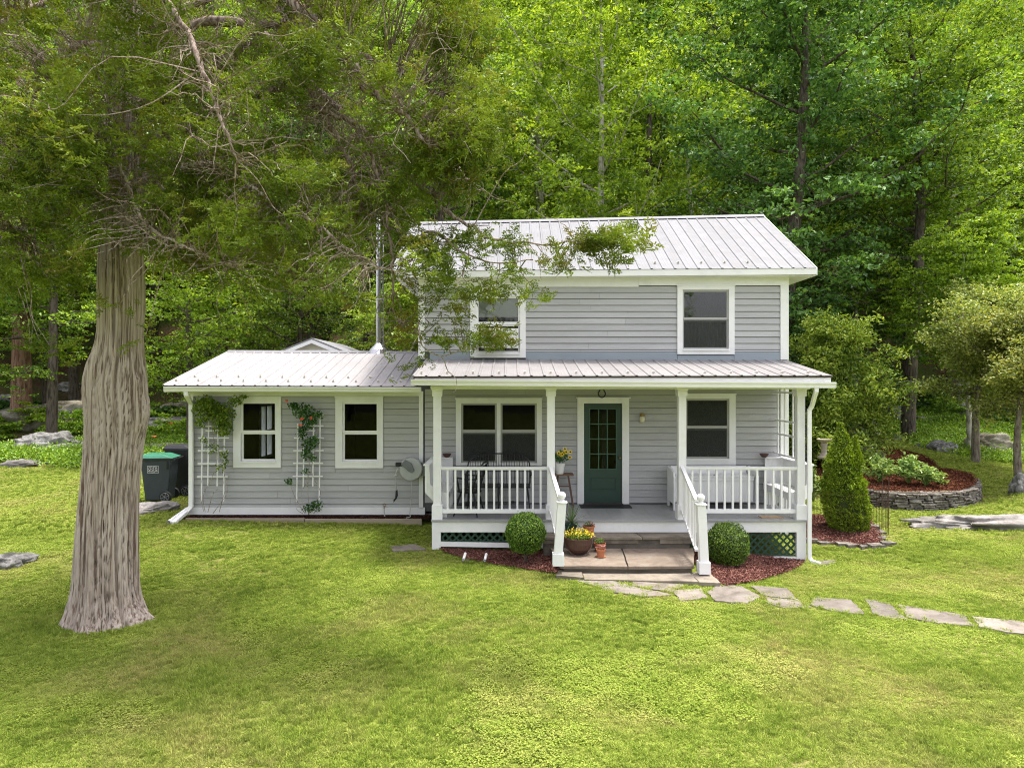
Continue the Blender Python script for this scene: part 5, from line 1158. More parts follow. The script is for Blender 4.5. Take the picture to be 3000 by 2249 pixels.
climber('climbing_vine', 'pale green climber spreading over the top of the left trellis to the gutter', 'climber', (X(620, 14.1), 14.1, .5),
        [[(600, 1500), (595, 1450), (620, 1400), (640, 1340), (625, 1280), (612, 1200)], [(625, 1503), (650, 1470), (664, 1440), (655, 1380), (640, 1300), (650, 1230)], [(640, 1500), (655, 1460), (668, 1400)], [(596, 1498), (588, 1440), (600, 1380)], [(640, 1240), (670, 1190), (700, 1165), (720, 1160)], [(610, 1500), (630, 1440), (655, 1420), (660, 1340)]],
        [(610, 1200, 48, 34, 620), (650, 1215, 42, 36, 560), (600, 1175, 30, 22, 180), (655, 1255, 30, 22, 240), (690, 1175, 24, 18, 120), (590, 1235, 18, 20, 100), (660, 1340, 12, 34, 70), (625, 1310, 26, 22, 50), (715, 1160, 14, 6, 26), (640, 1370, 20, 20, 26), (600, 1290, 12, 14, 26)], L_VINE, 21, .062, .045)
climber('climbing_rose', 'climbing rose with coral blooms on the trellis between the extension windows', 'climber', (X(900, 14.1), 14.1, .5),
        [[(895, 1503), (880, 1480), (860, 1440), (850, 1415), (845, 1400)], [(905, 1503), (900, 1420), (905, 1340), (895, 1260), (880, 1215), (850, 1180)], [(905, 1503), (925, 1470), (940, 1440), (915, 1380), (925, 1300), (930, 1230)], [(890, 1503), (870, 1490), (865, 1470)], [(920, 1503), (935, 1480), (940, 1465)], [(896, 1500), (882, 1450), (905, 1400)]],
        [(890, 1205, 36, 28, 230), (860, 1190, 20, 12, 70), (905, 1235, 26, 24, 150), (885, 1265, 18, 22, 100), (930, 1215, 20, 14, 60), (905, 1300, 24, 22, 130), (925, 1290, 12, 20, 50), (898, 1330, 16, 18, 80), (918, 1340, 10, 14, 30), (845, 1410, 12, 12, 34), (930, 1480, 20, 18, 90), (905, 1490, 20, 14, 60), (895, 1380, 14, 8, 20)], L_ROSE, 22, .058, .048, [(840, 1175), (884, 1227), (911, 1224), (880, 1245)])
# ------------------------------------------------------------------ bins
def bin_(x, y, rz, body, lid, lab, sticker=False, h=1.0):
    z = gz(x, y)-.01; t = thing('wheeled_bin', (x, y, z), lab, 'bin', 'wheeled bins beside the extension', rz)
    m = MB(); P = []
    w0, w1, d0, d1 = .24, .29, .24, .33
    m.hexa([(-d0, -w0, .05), (d0, -w0, .05), (d0, w0, .05), (-d0, w0, .05), (-d1, -w1, h-.06), (d1, -w1, h-.06), (d1, w1, h-.06), (-d1, w1, h-.06)]); m.build('body', body, t, bevel=.02)
    m = MB(); m.box(-d1-.02, d1+.03, -w1-.02, w1+.02, h-.1, h-.055); m.box(d1-.10, d1-.06, -w1-.012, -w1-.001, h-.3, h-.12); m.build('rim', BINB, t, bevel=.01)
    m = MB(); a, b = d1+.04, w1+.03
    m.hexa([(-a, -b, h-.054), (a, -b, h-.054), (a, b, h-.054), (-a, b, h-.054), (-a+.06, -b+.07, h+.03), (a-.22, -b+.07, h+.03), (a-.22, b-.07, h+.03), (-a+.06, b-.07, h+.03)]); m.build('lid', lid, t, bevel=.015)
    m = MB(); m.tube([(d1+.07, -w1+.02, h-.10), (d1+.09, -w1+.03, h-.07), (d1+.09, w1-.03, h-.07), (d1+.07, w1-.02, h-.10)], .016, 8); m.build('handle', BINB, t)
    for s in (-1, 1):
        q = MB(); q.lathe([(.05, -.03), (.125, -.03), (.135, -.015), (.135, .015), (.125, .03), (.05, .03)], (0, 0, 0), 28); q.v = [(p[0]+.20, p[2]+s*(w0+.035), p[1]+.135) for p in q.v]; wh = q.build('wheel', RUBBER, t)
        q = MB(); yy = s*(w0+.068)
        for k in range(6): a_ = k*math.pi/3+.3; q.bar((.20, yy, .135), (.20+.085*math.cos(a_), yy, .135+.085*math.sin(a_)), .018, .008, (0, 1, 0))
        ring = [(.20+.09*math.cos(a_), yy, .135+.09*math.sin(a_)) for a_ in np.linspace(0, 6.283, 25)]; q.tube(ring, .007, 6); q.ball((.20, yy, .135), .02, 6); q.build('hub_cap', GREYD, wh)
    if sticker:
        m = MB(); yb = -w1+.012-.0035; W_, Hh = .118, .085
        def sy(zz): return -(w0+(w1-w0)*(zz-.05)/(h-.11))-.002
        cz = .76; cx = -.06
        def P3(u, v, e): zz = cz+v; return (cx+u, sy(zz)-e, zz)
        m.add([P3(-W_, -Hh, 0), P3(W_, -Hh, 0), P3(W_, Hh, 0), P3(-W_, Hh, 0)], [(0, 1, 2, 3)]); stk = m.build('sticker', paint('white_print', (.7, .7, .7), .02, .6, bump=0), t)
        m = MB(); m.add([P3(-W_+.006, -Hh+.006, .001), P3(W_-.006, -Hh+.006, .001), P3(W_-.006, Hh-.006, .001), P3(-W_+.006, Hh-.006, .001)], [(0, 1, 2, 3)]); m.build('sticker_field', BINM, stk)
        ang = math.atan2((w1-w0), h-.11)
        for txt, sz, v in (('VALLEY REGION', .026, .054), ('RECYCLING', .040, -.052), ('COLLECTION', .014, -.074)):
            c = bpy.data.curves.new('lettering', 'FONT'); c.body = txt; c.size = sz; c.align_x = 'CENTER'; c.extrude = .0004; c.offset = .0008
            o = bpy.data.objects.new('lettering', c); COL.objects.link(o); bpy.context.view_layer.update()
            me = bpy.data.meshes.new_from_object(o.evaluated_get(bpy.context.evaluated_depsgraph_get())); bpy.data.objects.remove(o); me.materials.clear()
            o = link('lettering', me, bpy.data.materials['white_print'], stk)
            o.location = P3(0, v, .003); o.rotation_euler = (R(90)+ang*.0, 0, 0); o.scale = (.98, 1, 1)
        m = MB()
        for k in (-1, 0, 1):
            for j in range(3):
                a0 = math.pi/2+j*2*math.pi/3; u0, v0 = k*.07, .010
                def q_(a, r): return (u0+r*math.cos(a), v0+r*math.sin(a))
                b = a0+.35; e = a0+1.5
                pts = [q_(b, .028), q_(b, .017), q_((b+e)/2, .013), q_(e, .017), q_(e-.12, .011), q_(e+.45, .024), q_(e-.12, .036), q_(e, .028), q_((b+e)/2, .025)]
                m.add([P3(u, v, .003) for u, v in pts], [tuple(range(len(pts)))[::-1]])
        m.build('recycling_symbols', bpy.data.materials['white_print'], stk)
    return t
bin_(X(466, 16.0), 16.05, R(8), BINM, LIDG, 'slate grey recycling bin with bright green lid and white sticker', True, 1.06)
bin_(X(540, 16.9), 16.9, R(-6), BINB, BINB, 'black wheeled bin with black lid behind the green lidded one', False, 1.18)
# ------------------------------------------------------------------ boxwoods
def boxball(x, y, z, r, seed, lab, sq=(1, 1, 1)):
    t = thing('boxwood_bush', (x, y, gz(x, y)), lab, 'bush', 'clipped boxwood balls either side of the steps'); rng = np.random.default_rng(seed)
    n = 9500; D = unit(rng.normal(size=(n, 3))); rr = r*(1+.075*fbm(D*2.2+seed, seed, 3)+.055*vnoise(D*8+seed, seed+1))-rng.uniform(0, .055, n)**1.0
    sp = rng.random(n) < .03; rr = rr+sp*rng.uniform(.01, .06, n)
    D2 = D.copy(); C = D*rr[:, None]*np.array(sq); pp = NP(); V, F, tt = leaves(rng, C, .030, .019, .35, Nrm=D*.55+np.array([0, 0, .25])); pp.add(V, F, tt)
    o = link('leaves', pp.mesh('leaves'), L_BOX, t, (0, 0, z-gz(x, y)))
    m = MB(); m.ball((0, 0, z-gz(x, y)), r*.84, 12, sq); m.build('dark_core', paint('boxwood_core_shade', (.018, .03, .008), .3, .9, (20, 20, 20), .5), t, smooth=True)  # solid dark core, its colour stands for the shade between the leaves
    m = MB(); m.tube([(0, 0, -.02), (0, 0, z-gz(x, y)-r*.5)], .025, 6); m.build('stem', BARKD, t)
boxball(X(1540, 12.05), 12.05, Z(1560, 12.05), .345, 31, 'clipped round boxwood left of the steps, flatter on top', (1.03, 1, 1.06))
boxball(X(2131, 12.0), 12.0, Z(1594, 12.0), .385, 32, 'clipped round boxwood right of the steps, in front of the lattice', (1, 1, .99))
# ------------------------------------------------------------------ conical evergreen
cx, cy = X(2480, 14.5), 14.5; gz0 = gz(cx, cy)
cy_t = thing('conical_evergreen', (cx, cy, gz0), 'tall bushy conical evergreen with two tips beside the right porch corner', 'conifer'); rng = np.random.default_rng(41)
def crad(t): return np.interp(t, [0, .06, .2, .45, .65, .8, .92, 1], [.31, .40, .44, .40, .30, .185, .085, .01])
n = 26000; t_ = rng.uniform(0, 1, n)**1.15; a = rng.uniform(0, 2*np.pi, n); Hh = Z(1238, 14.5)-gz0
P2 = np.stack([np.cos(a), np.sin(a), t_*6], 1); r_ = crad(t_)*(1+.15*fbm(P2*1.2, 41, 3)+.16*vnoise(np.stack([np.cos(a)*5, np.sin(a)*5, t_*34], 1), 4))-rng.uniform(0, .07, n)
lean = -.17*t_; C = np.stack([np.cos(a)*r_+lean+.03, np.sin(a)*r_, t_*Hh], 1)
k = rng.random(n) < .13; tt2 = rng.uniform(0, 1, k.sum()); C[k] = np.stack([.12+np.cos(a[k])*.17*(1-tt2)+.0*tt2, np.sin(a[k])*.17*(1-tt2)-.10, Hh*(.62+.26*tt2)], 1)
D = np.stack([np.cos(a), np.sin(a), np.full(n, .35)], 1); pp = NP(); V, F, tt = leaves(rng, C, .075, .020, .25, axis=np.stack([np.cos(a)*.8, np.sin(a)*.8, np.full(n, .35)], 1)+rng.normal(size=(n, 3))*.35, Nrm=np.stack([-np.sin(a), np.cos(a), np.full(n, .6)], 1)); pp.add(V, F, tt)
link('sprays', pp.mesh('sprays'), L_CYP, cy_t)
m = MB(); m.lathe([(max(.01, crad(q)*.84), q*Hh) for q in np.linspace(0, .96, 14)], (0, 0, 0), 20); m.v = [(p[0]-.17*p[2]/Hh+.03, p[1], p[2]) for p in m.v]; m.build('inner_branches', paint('evergreen_core_shade', (.03, .045, .01), .3, .9, (20, 20, 20), .6), cy_t, smooth=True)  # dark cone inside, coloured for the shade among the sprays
# wire fence round it
wf = thing('wire_fence', (cx, 14.5, gz0), 'thin rusty wire fence standing round the conical evergreen', 'fence'); wr = random.Random(6)
m = MB()
for i in range(64):
    a = 2*math.pi*i/64; x = cx-.05+.82*math.cos(a); y = cy+.75*math.sin(a); z = gz(x, y); m.tube([(x, y, z), (x, y, z+.95+wr.uniform(-.03, .03))], .0022, 3)
for h in (.2, .55, .9): m.tube([(cx-.05+.82*math.cos(a), cy+.75*math.sin(a), gz(cx+.8*math.cos(a), cy+.75*math.sin(a))+h) for a in np.linspace(0, 6.283, 40)], .0022, 3)
o = m.build('wire_mesh', IRONRUST, wf); fixparent(o); o['kind'] = 'stuff'
for a in (3.35, 2.9, .1, -.6): x = cx-.05+.83*math.cos(a); y = cy+.76*math.sin(a); z = gz(x, y); m = MB(); m.tube([(x, y, z-.02), (x+.01, y, z+1.15)], .007, 5); o = m.build('stake', IRONRUST, wf); fixparent(o)
# birdbath
bx_, by_ = X(2414, 17.6), 17.6; z0 = max(gz(bx_, by_), Z(1342, 17.6))
bb = thing('birdbath', (bx_, by_, z0), 'stone pedestal birdbath in the mulch left of the conical evergreen', 'birdbath')
hB = Z(1288, 17.6)-z0
m = MB(); m.lathe([(.15, 0), (.16, .04), (.10, .08), (.07, .14), (.065, hB*.5), (.085, hB-.12), (.07, hB-.08)], (0, 0, 0), 20); m.build('pedestal', BIRDM, bb)
m = MB(); m.lathe([(.06, hB-.08), (.12, hB-.04), (.17, hB), (.175, hB+.015), (.16, hB+.012), (.11, hB-.02), (.01, hB-.03)], (0, 0, 0), 24); m.build('basin', BIRDM, bb)
# ------------------------------------------------------------------ leafy garden plants
def clumpplant(name, x, y, z, rx, rz_, n, seed, mat, lab, cat, L=.13, W=.045, group=None):
    t = thing(name, (x, y, z), lab, cat, group); rng = np.random.default_rng(seed); pp = NP(); C = []; A = []
    for s in range(max(5, n//16)):
        a = rng.uniform(0, 6.28); r = rng.uniform(.1, 1); e = np.array([math.cos(a)*rx*r, math.sin(a)*rx*r*.8, rz_*(1.05-.5*r*r)*rng.uniform(.75, 1.1)]); pp.addtube([(0, 0, 0), tuple(e*np.array([.5, .5, .7])), tuple(e)], [.006, .005, .003], 4, .3)
        for k in range(16):
            b = rng.uniform(0, 6.28); f = rng.uniform(.45, 1.05); d = np.array([math.cos(b), math.sin(b), rng.uniform(-.2, .5)]); C.append(e*np.array([f, f, f])+d*L*.45); A.append(d)
    V, F, tt = leaves(rng, np.array(C), L, W, .5, axis=np.array(A)*2); pp.add(V, F, tt); link('foliage', pp.mesh('foliage'), mat, t); return t
def onb(px, D): x = X(px, D); return x, D, float(zbed(np.array([x]), np.array([D]))[0])
for (a, D, rx, rz_, n, sd, l) in ((2575, 17.6, .48, .62, 900, 51, 'bushy pale green peony on the left of the raised bed, half behind the conifer'), (2660, 17.5, .46, .66, 760, 52, 'tall pale green peony in the middle of the raised bed'), (2712, 17.25, .46, .44, 640, 53, 'lower spreading peony to the right of the tall one in the raised bed'), (2752, 17.4, .14, .14, 60, 54, 'small seedling plant at the right tip of the peonies')):
    x, y, z = onb(a, D); clumpplant('peony_plant', x, y, z, rx, rz_, n, sd, L_HOSTA, l, 'plant', group='peonies in the raised bed')
x, y = X(2382, 16.4), 16.4; clumpplant('leafy_shrub', x, y, gz(x, y)+.1, .35, .85, 260, 55, L_HOSTA, 'loose pale leafed shrub between the porch corner and the conical evergreen', 'shrub', .10, .05)
# ------------------------------------------------------------------ trees
def skeleton(seed, H, r0, crown0, R0, nl=16, lean=(0, 0), up=.45, sub=4, wob=.25, prof=(.55, 1, .75, .25)):
    rng = np.random.default_rng(seed); n = 14; T = []
    for i in range(n):
        t = i/(n-1); T.append((lean[0]*t*H+wob*t*math.sin(t*5+seed), lean[1]*t*H+wob*t*math.cos(t*4+seed*2), t*H))
    tubes = [(T, lerp_list([r0*1.25, r0, r0*.75, r0*.45, r0*.12], n))]; tw = []
    Tn = np.array(T)
    for i in range(nl):
        f = crown0+(1-crown0)*(i+rng.uniform(0, .8))/nl; f = min(.98, f); p = np.array([np.interp(f, np.linspace(0, 1, n), Tn[:, k]) for k in range(3)]); az = i*2.4+rng.uniform(-.5, .5); ff = (f-crown0)/(1-crown0)
        Lb = R0*np.interp(ff, [0, .35, .7, 1], prof)*rng.uniform(.75, 1.15); el = up*rng.uniform(.5, 1.3)+ff*.5; d = np.array([math.cos(az)*math.cos(el), math.sin(az)*math.cos(el), math.sin(el)]); P = [p]
        for k in range(1, 6): q = P[-1]+d*Lb/5+rng.normal(size=3)*Lb*.03; P.append(q); d = unit(d+np.array([0, 0, .06])+rng.normal(size=3)*.12)
        rr = r0*.38*(1-ff*.6); tubes.append(([tuple(q) for q in P], lerp_list([rr, rr*.5, .012], 6)))
        for k in range(1, 6): tw.append((P[k], Lb*.14+.25))
        for s in range(sub):
            k = rng.integers(1, 5); b = P[k]; dd = unit(rng.normal(size=3)*np.array([1, 1, .35])+d*.6); Ls = Lb*rng.uniform(.25, .5); Q = [b, b+dd*Ls*.5+[0, 0, .03], b+dd*Ls]; tubes.append(([tuple(q) for q in Q], [rr*.35, rr*.2, .008])); tw.append((Q[1], Lb*.10+.2)); tw.append((Q[2], Lb*.13+.22))
    return tubes, tw
def crown_np(tw, n, L, W, seed, pp, up=.5, flat=.55, m=0, droop=0):
    rng = np.random.default_rng(seed); C0 = np.array([t[0] for t in tw]); R_ = np.array([t[1] for t in tw]); pr = R_**1.6; pr /= pr.sum(); idx = rng.choice(len(tw), n, p=pr)
    # layered leaf sprays inside every cluster
    sub = rng.integers(0, 5, n); off = unit(np.random.default_rng(seed+1).normal(size=(len(tw), 5, 3)))*np.array([1, 1, .7])*R_[:, None, None]*.75
    C = C0[idx]+off[idx, sub]+rng.normal(size=(n, 3))*np.array([1, 1, flat*.5])*R_[idx][:, None]*.23
    V, F, tt = leaves(rng, C, L, W, up); base = np.random.default_rng(seed+2).uniform(-.25, .25, len(tw)); tt = np.clip(tt+np.repeat(base[idx], 4), 0, 1); pp.add(V, F, tt, m)
def tree(name, lab, cat, x, y, seed, H, r0, c0, R0, nleaf, L, lm, bm, z=None, group=None, **k):
    z = gz(x, y)-.1 if z is None else z; t = thing(name, (x, y, z), lab, cat, group); W = k.pop('W', L*.6); lup = k.pop('lup', .5); fl = k.pop('flat', .55); tubes, tw = skeleton(seed, H, r0, c0, R0, **k)
    m = MB(); m.tube(*tubes[0], 12, False); m.build('trunk', bm, t, smooth=True); pp = NP()
    for P, r in tubes[1:]: pp.addtube(P, r, 5)
    link('branches', pp.mesh('branches', True), bm, t); pp = NP(); crown_np(tw, nleaf, L, W, seed+500, pp, lup, fl); link('crown', pp.mesh('crown'), lm, t); return t
def TX(px, D): return X(px, D)
tree('slender_pale_tree', 'slender pale barked tree with bright yellow green leaves rising behind the main roof', 'tree', TX(1757, 25), 25, 61, 18, .15, .22, 4.6, 24000, .155, L_MAPLE, BARKG, nl=26, up=.35, wob=.12, sub=4)
tree('dark_maple', 'big dark green tree with a leaning black trunk right of the main roof', 'tree', TX(2270, 24), 24, 62, 19, .26, .12, 5.2, 36000, .19, L_DARK, BARKD, nl=30, up=.1, lean=(.07, 0), wob=.5, sub=6)
tree('forked_oak', 'mid green tree with a crooked dark trunk near the top right of the photo', 'tree', TX(2660, 27), 27, 63, 19, .22, .25, 5.0, 26000, .17, L_MID, BARKD, nl=26, up=.2, lean=(.02, 0), wob=.7, sub=6)
tree('dark_understory_tree', 'dark leaved tree filling the gap between house and fruit trees', 'tree', TX(2500, 31), 31, 64, 12, .18, .12, 4.5, 20000, .15, L_DARK, BARKG, nl=22, up=.1, sub=6)
tree('light_green_sapling', 'light green bushy young tree above the fruit trees at the right', 'tree', TX(2840, 23), 23, 65, 7.4, .08, .35, 2.6, 30000, .115, L_MAPLE, BARKG, nl=22, up=.5, sub=6)
tree('fruit_tree', 'left of the two small fruit trees, pale olive leaves over a straight leaning trunk', 'tree', TX(2858, 20.5), 20.5, 66, 4.7, .10, .40, 2.1, 26000, .095, L_PLUM, BARKM, nl=20, up=.3, lean=(.07, 0), sub=6, flat=1.4, group='small fruit trees on the right lawn')
tree('fruit_tree', 'right fruit tree with a curved trunk at the right edge of the photo', 'tree', TX(2985, 18.4), 18.4, 67, 4.3, .085, .42, 1.8, 22000, .09, L_PLUM, BARKM, nl=18, up=.25, lean=(-.04, 0), wob=.3, sub=6, flat=1.4, group='small fruit trees on the right lawn')
tree('large_leaved_shrub', 'large leaved olive green shrub behind the right corner of the house', 'shrub', TX(2450, 19.8), 19.8, 68, 4.1, .06, .04, 1.75, 20000, .13, L_OLIVE, BARKD, nl=20, up=.3, sub=6, flat=1.6, lup=.35, W=.055, prof=(.9, 1, .8, .45))
tree('large_leaved_shrub', 'lower dark half of the evergreen shrub right behind the porch corner', 'shrub', TX(2360, 21.5), 21.5, 69, 3.0, .06, .05, 1.6, 8000, .14, L_DARK, BARKD, nl=16, up=.3, sub=6, flat=1.6, lup=.35, W=.06, prof=(1, 1, .8, .4))
t_ = tree('reddish_pine', 'tree with thick reddish trunk on the mossy bank at the left edge', 'tree', TX(62, 30), 30, 70, 17, .34, .40, 4.5, 15000, .13, L_MID, BARKR, nl=20, up=.1)
tree('grey_maple', 'thinner grey trunked tree between the reddish trunk and the cedar', 'tree', TX(150, 27.5), 27.5, 71, 15, .17, .30, 4.0, 15000, .13, L_MID, BARKD, nl=20, up=.05, lean=(.02, 0))
tree('yellow_green_maple', 'yellow green maple hanging over the bins behind the extension', 'tree', TX(560, 25), 25, 72, 8.5, .14, .22, 3.4, 17000, .13, L_MAPLE, BARKD, nl=20, up=.1, sub=6)
tree('spreading_maple', 'maple with layered light leaves left of the stove pipe', 'tree', TX(880, 27), 27, 73, 8.5, .14, .15, 4.0, 18000, .13, L_MID, BARKD, nl=22, up=.05, sub=6)
tree('feathery_sapling', 'bright green sapling between the stove pipe and the main house', 'tree', TX(1170, 23), 23, 74, 5.6, .08, .12, 2.2, 15000, .12, L_MAPLE, BARKG, nl=18, up=.1, sub=5)
tree('edge_maple', 'dark maple at the far left behind the lawn', 'tree', TX(-60, 27), 27, 75, 12, .2, .2, 4.2, 15000, .14, L_MID, BARKD, nl=20, up=.1)
tree('leafless_snag', 'dead pale trunk leaning among the leaves right of the slender pale tree', 'tree', TX(2060, 29), 29, 76, 13, .16, .45, 2.0, 600, .1, L_MID, BARKG, nl=8, lean=(-.04, 0), sub=2)
# understory bushes along the forest edge: one prototype copied
def bush_mesh(seed, n, L, mat, rx=1.3, rz_=1.0):
    rng = np.random.default_rng(seed); tw = []
    for i in range(26):
        d = unit(rng.normal(size=3)); d[2] = abs(d[2]); tw.append((d*np.array([rx, rx, rz_])*rng.uniform(.3, 1)+[0, 0, .1], .32))
    pp = NP(); crown_np(tw, n, L, L*.6, seed+1, pp, .5)
    for p, r in tw: pp.addtube([(0, 0, -.1), tuple(p*.5+[0, 0, .1]), tuple(p)], [.02, .012, .005], 4, .1)
    me = pp.mesh('bush_foliage'); me.materials.append(mat); return me
BM = [bush_mesh(80, 3600, .12, L_MID), bush_mesh(81, 3600, .13, L_DARK), bush_mesh(82, 3400, .11, L_MAPLE), bush_mesh(83, 3200, .1, L_COVER, 1.4, .6)]
UB = [(120, 30, 1.4, 2), (250, 29, 1.3, 2), (400, 30, 1.5, 2), (540, 27, 1.2, 2), (680, 26, 1.2, 2), (830, 25.5, 1.1, 0), (-40, 28, 1.3, 2), (1010, 25, 1.1, 2), (20, 31.5, 1.3, 1), (330, 33, 1.5, 0), (470, 31, 1.3, 1), (620, 30, 1.4, 0), (760, 29, 1.5, 2), (930, 28, 1.3, 1), (1060, 27, 1.3, 2), (1190, 27, 1.3, 0), (1290, 26, 1.2, 1),  # left ones mostly yellow green, painting in the light that reaches under the cedar
      (2700, 33, 1.5, 1), (2790, 31, 1.3, 0), (2930, 30, 1.3, 1), (3040, 28, 1.3, 0), (2560, 34, 1.5, 1), (2600, 32, 1.0, 3), (2820, 27, .9, 3), (2920, 25, .9, 3), (2760, 26, .6, 3), (2990, 23, .7, 3), (2360, 33, 1.6, 1), (2455, 36, 1.8, 0)]
for i, (px, D, s, k) in enumerate(UB):
    o = link('undergrowth_bush', BM[k], None, None, (X(px, D), D, gz(X(px, D), D)-.1), (0, 0, i*1.7)); o.scale = (s, s, s*(.85+.3*((i*7) % 3)/3))
    tag(o, uniq('%s bush %s' % (['mid green', 'dark green', 'yellow green', 'low bright green'][k], place(px)), D), 'bush', 'undergrowth bushes at the forest edge')
# forest mass: instances of four full trees
protos = []
for i, (lm, bm, H, R0, c0) in enumerate(((L_MAPLE, BARKG, 17, 4.2, .28), (L_MID, BARKD, 19, 4.6, .25), (L_DARK, BARKD, 18, 4.6, .2), (L_MID, BARKG, 16, 4.0, .22), (L_MAPLE, BARKD, 14, 4.2, .15))):
    tubes, tw = skeleton(90+i, H, .2, c0, R0, nl=24, up=.2, sub=5, lean=(.02*(i-2), 0), wob=.4); pp = NP()
    pp.addtube(tubes[0][0], tubes[0][1], 9, .5, 1)
    for P, r in tubes[1:]: pp.addtube(P, r, 4, .5, 1)
    crown_np(tw, 17000, (.165, .2, .24, .18, .21)[i], (.1, .13, .15, .12, .13)[i], 190+i, pp, .5); me = pp.mesh('forest_tree'); me.materials.append(lm); me.materials.append(bm); protos.append(me)
fc = protocol('forest_tree', protos, [])
rng = np.random.default_rng(17); P = []; RO = []; SC = []; IX = []
y = 31.5
while y < 125:
    sp = 4.2+y*.03; x = -y*.95-10
    while x < y*.95+10:
        xx = x+rng.uniform(-.4, .4)*sp; yy = y+rng.uniform(-.4, .4)*sp; zz = gz(xx, yy)-.2; P.append((xx, yy, zz)); RO.append((0, 0, rng.uniform(0, 6.28))); s = rng.uniform(.8, 1.15)*(1.15 if yy > 50 else 1); SC.append(s)
        w = xx/yy
        if w > .28 and w < .62 and yy < 60: pr = (.05, .2, .6, .1, .05)
        elif w < .2 and w > -.15: pr = (.45, .2, .03, .12, .2)
        else: pr = (.22, .28, .2, .15, .15)
        IX.append(rng.choice(5, p=pr)); x += sp
    y += sp
for i in range(16):  # unseen trees behind the camera, added for the window reflections
    a = (i-7.5)*.17; P.append((60*math.sin(a), 4-42*math.cos(a), -1.0)); RO.append((0, 0, i*1.3)); SC.append(.9); IX.append(i % 5)
o = scatter('hillside_forest', P, RO, SC, IX, fc); tag(o, 'dense green broadleaf forest covering the hillside behind the house and unseen trees behind the viewer')
# weeds and ground cover at the lawn's far edge
pp_m = []
for i in range(3):
    rng = np.random.default_rng(200+i); n = 420; C = np.stack([rng.normal(0, .32, n), rng.normal(0, .32, n), np.abs(rng.normal(.12, .10, n))], 1); pp = NP(); V, F, tt = leaves(rng, C, .085, .05, .45); pp.add(V, F, tt); pp_m.append(pp.mesh('weed_patch'))
wc_ = protocol('weed_patch', pp_m, [L_COVER]); rng = np.random.default_rng(23); P = []
def addweeds(poly, n):
    A = np.array(poly); x = rng.uniform(A[:, 0].min(), A[:, 0].max(), n*3); y = rng.uniform(A[:, 1].min(), A[:, 1].max(), n*3); k = inpoly(x, y, poly); 
    for a, b in list(zip(x[k], y[k]))[:n]: P.append((a, b, gz(a, b)))
addweeds([(X(-50, 22.5), 22.7), (X(100, 22.5), 22.9), (X(250, 21.5), 21.7), (X(560, 20.5), 20.8), (X(560, 24), 24.5), (X(430, 28), 27.5), (X(300, 26), 25.5), (X(120, 23.7), 23.8), (X(-50, 25), 25)], 420)
addweeds([(X(200, 31), 29), (X(560, 28), 27.5), (X(560, 34), 33), (X(150, 36), 33)], 110)
addweeds([(X(2560, 30), 30.5), (X(2780, 25), 26), (X(2800, 22.5), 23.5), (X(2900, 21.5), 22), (X(3100, 21), 22), (X(3100, 30), 33), (X(2600, 33), 33)], 520)
addweeds([(-3, 20.5), (9, 22), (9, 32), (-3, 30)], 90)
n = len(P); o = scatter('weeds', P, np.stack([np.zeros(n), np.zeros(n), rng.uniform(0, 6.28, n)], 1), rng.uniform(.6, 1.25, n), rng.integers(0, 3, n), wc_); tag(o, 'bright green weeds and ground cover along the far edge of the lawn')
# orange lilies in the weeds
rl = random.Random(3)
for i, (px, py, D) in enumerate(((452, 1281, 21.5), (500, 1243, 24), (565, 1340, 20.5))):
    c = Vector((X(px, D), D, Z(py, D))); t = thing('day_lily', (c.x, c.y, c.z-.5), ['orange lily bloom left of the downspout above the bins', 'orange lily bloom high among the weeds behind the bins', 'orange lily low beside the extension corner'][i], 'flower')
    m = MB(); m.tube([(0, 0, -.1), (0, 0, .5)], .005, 4); m.build('stem', L_COVER, t); m = MB()
    for k in range(6): b = k*math.pi/3; m.add([(0, 0, .5), (.05*math.cos(b-.4), .05*math.sin(b-.4), .54), (.1*math.cos(b), .1*math.sin(b), .55), (.05*math.cos(b+.4), .05*math.sin(b+.4), .54)], [(0, 1, 2, 3)])
    m.build('bloom', ORANGEP, t)
# utility wires at right
for i, (a, b) in enumerate((((X(2300, 20), 20, Z(1080, 20)), (X(3100, 34), 34, Z(1128, 34))), ((X(2300, 20), 20, Z(1068, 20)), (X(3100, 34), 34, Z(1118, 34))))):
    a, b = Vector(a), Vector(b); m = MB(); m.tube([a.lerp(b, t)-Vector((0, 0, .35*4*t*(1-t))) for t in np.linspace(0, 1, 14)], .010, 4); tag(m.build('utility_wire', paint('grey_wire', (.2, .2, .2), .1, .6) if i == 0 else bpy.data.materials['grey_wire']), ('lower' if i == 0 else 'upper')+' of the two wires running from the house to the trees on the right', 'wire', 'wires right of the house')
# garden bench in the shade beyond the shrub
bx, by = X(2500, 31), 31; zb = gz(bx, by)
t = thing('garden_bench', (bx, by, zb), 'weathered low bench in the shade beyond the large leaved shrub', 'bench')
GREYWOOD = paint('grey_weathered_wood', (.22, .22, .22), .15, .8, (6, 30, 30), .3)
m = MB(); m.box(-.9, .9, -.2, .2, .42, .48); m.build('seat', GREYWOOD, t)
for s in (-1, 1): m = MB(); m.box(s*.7-.06, s*.7+.06, -.18, .18, 0, .419); m.build('leg', GREYWOOD, t)
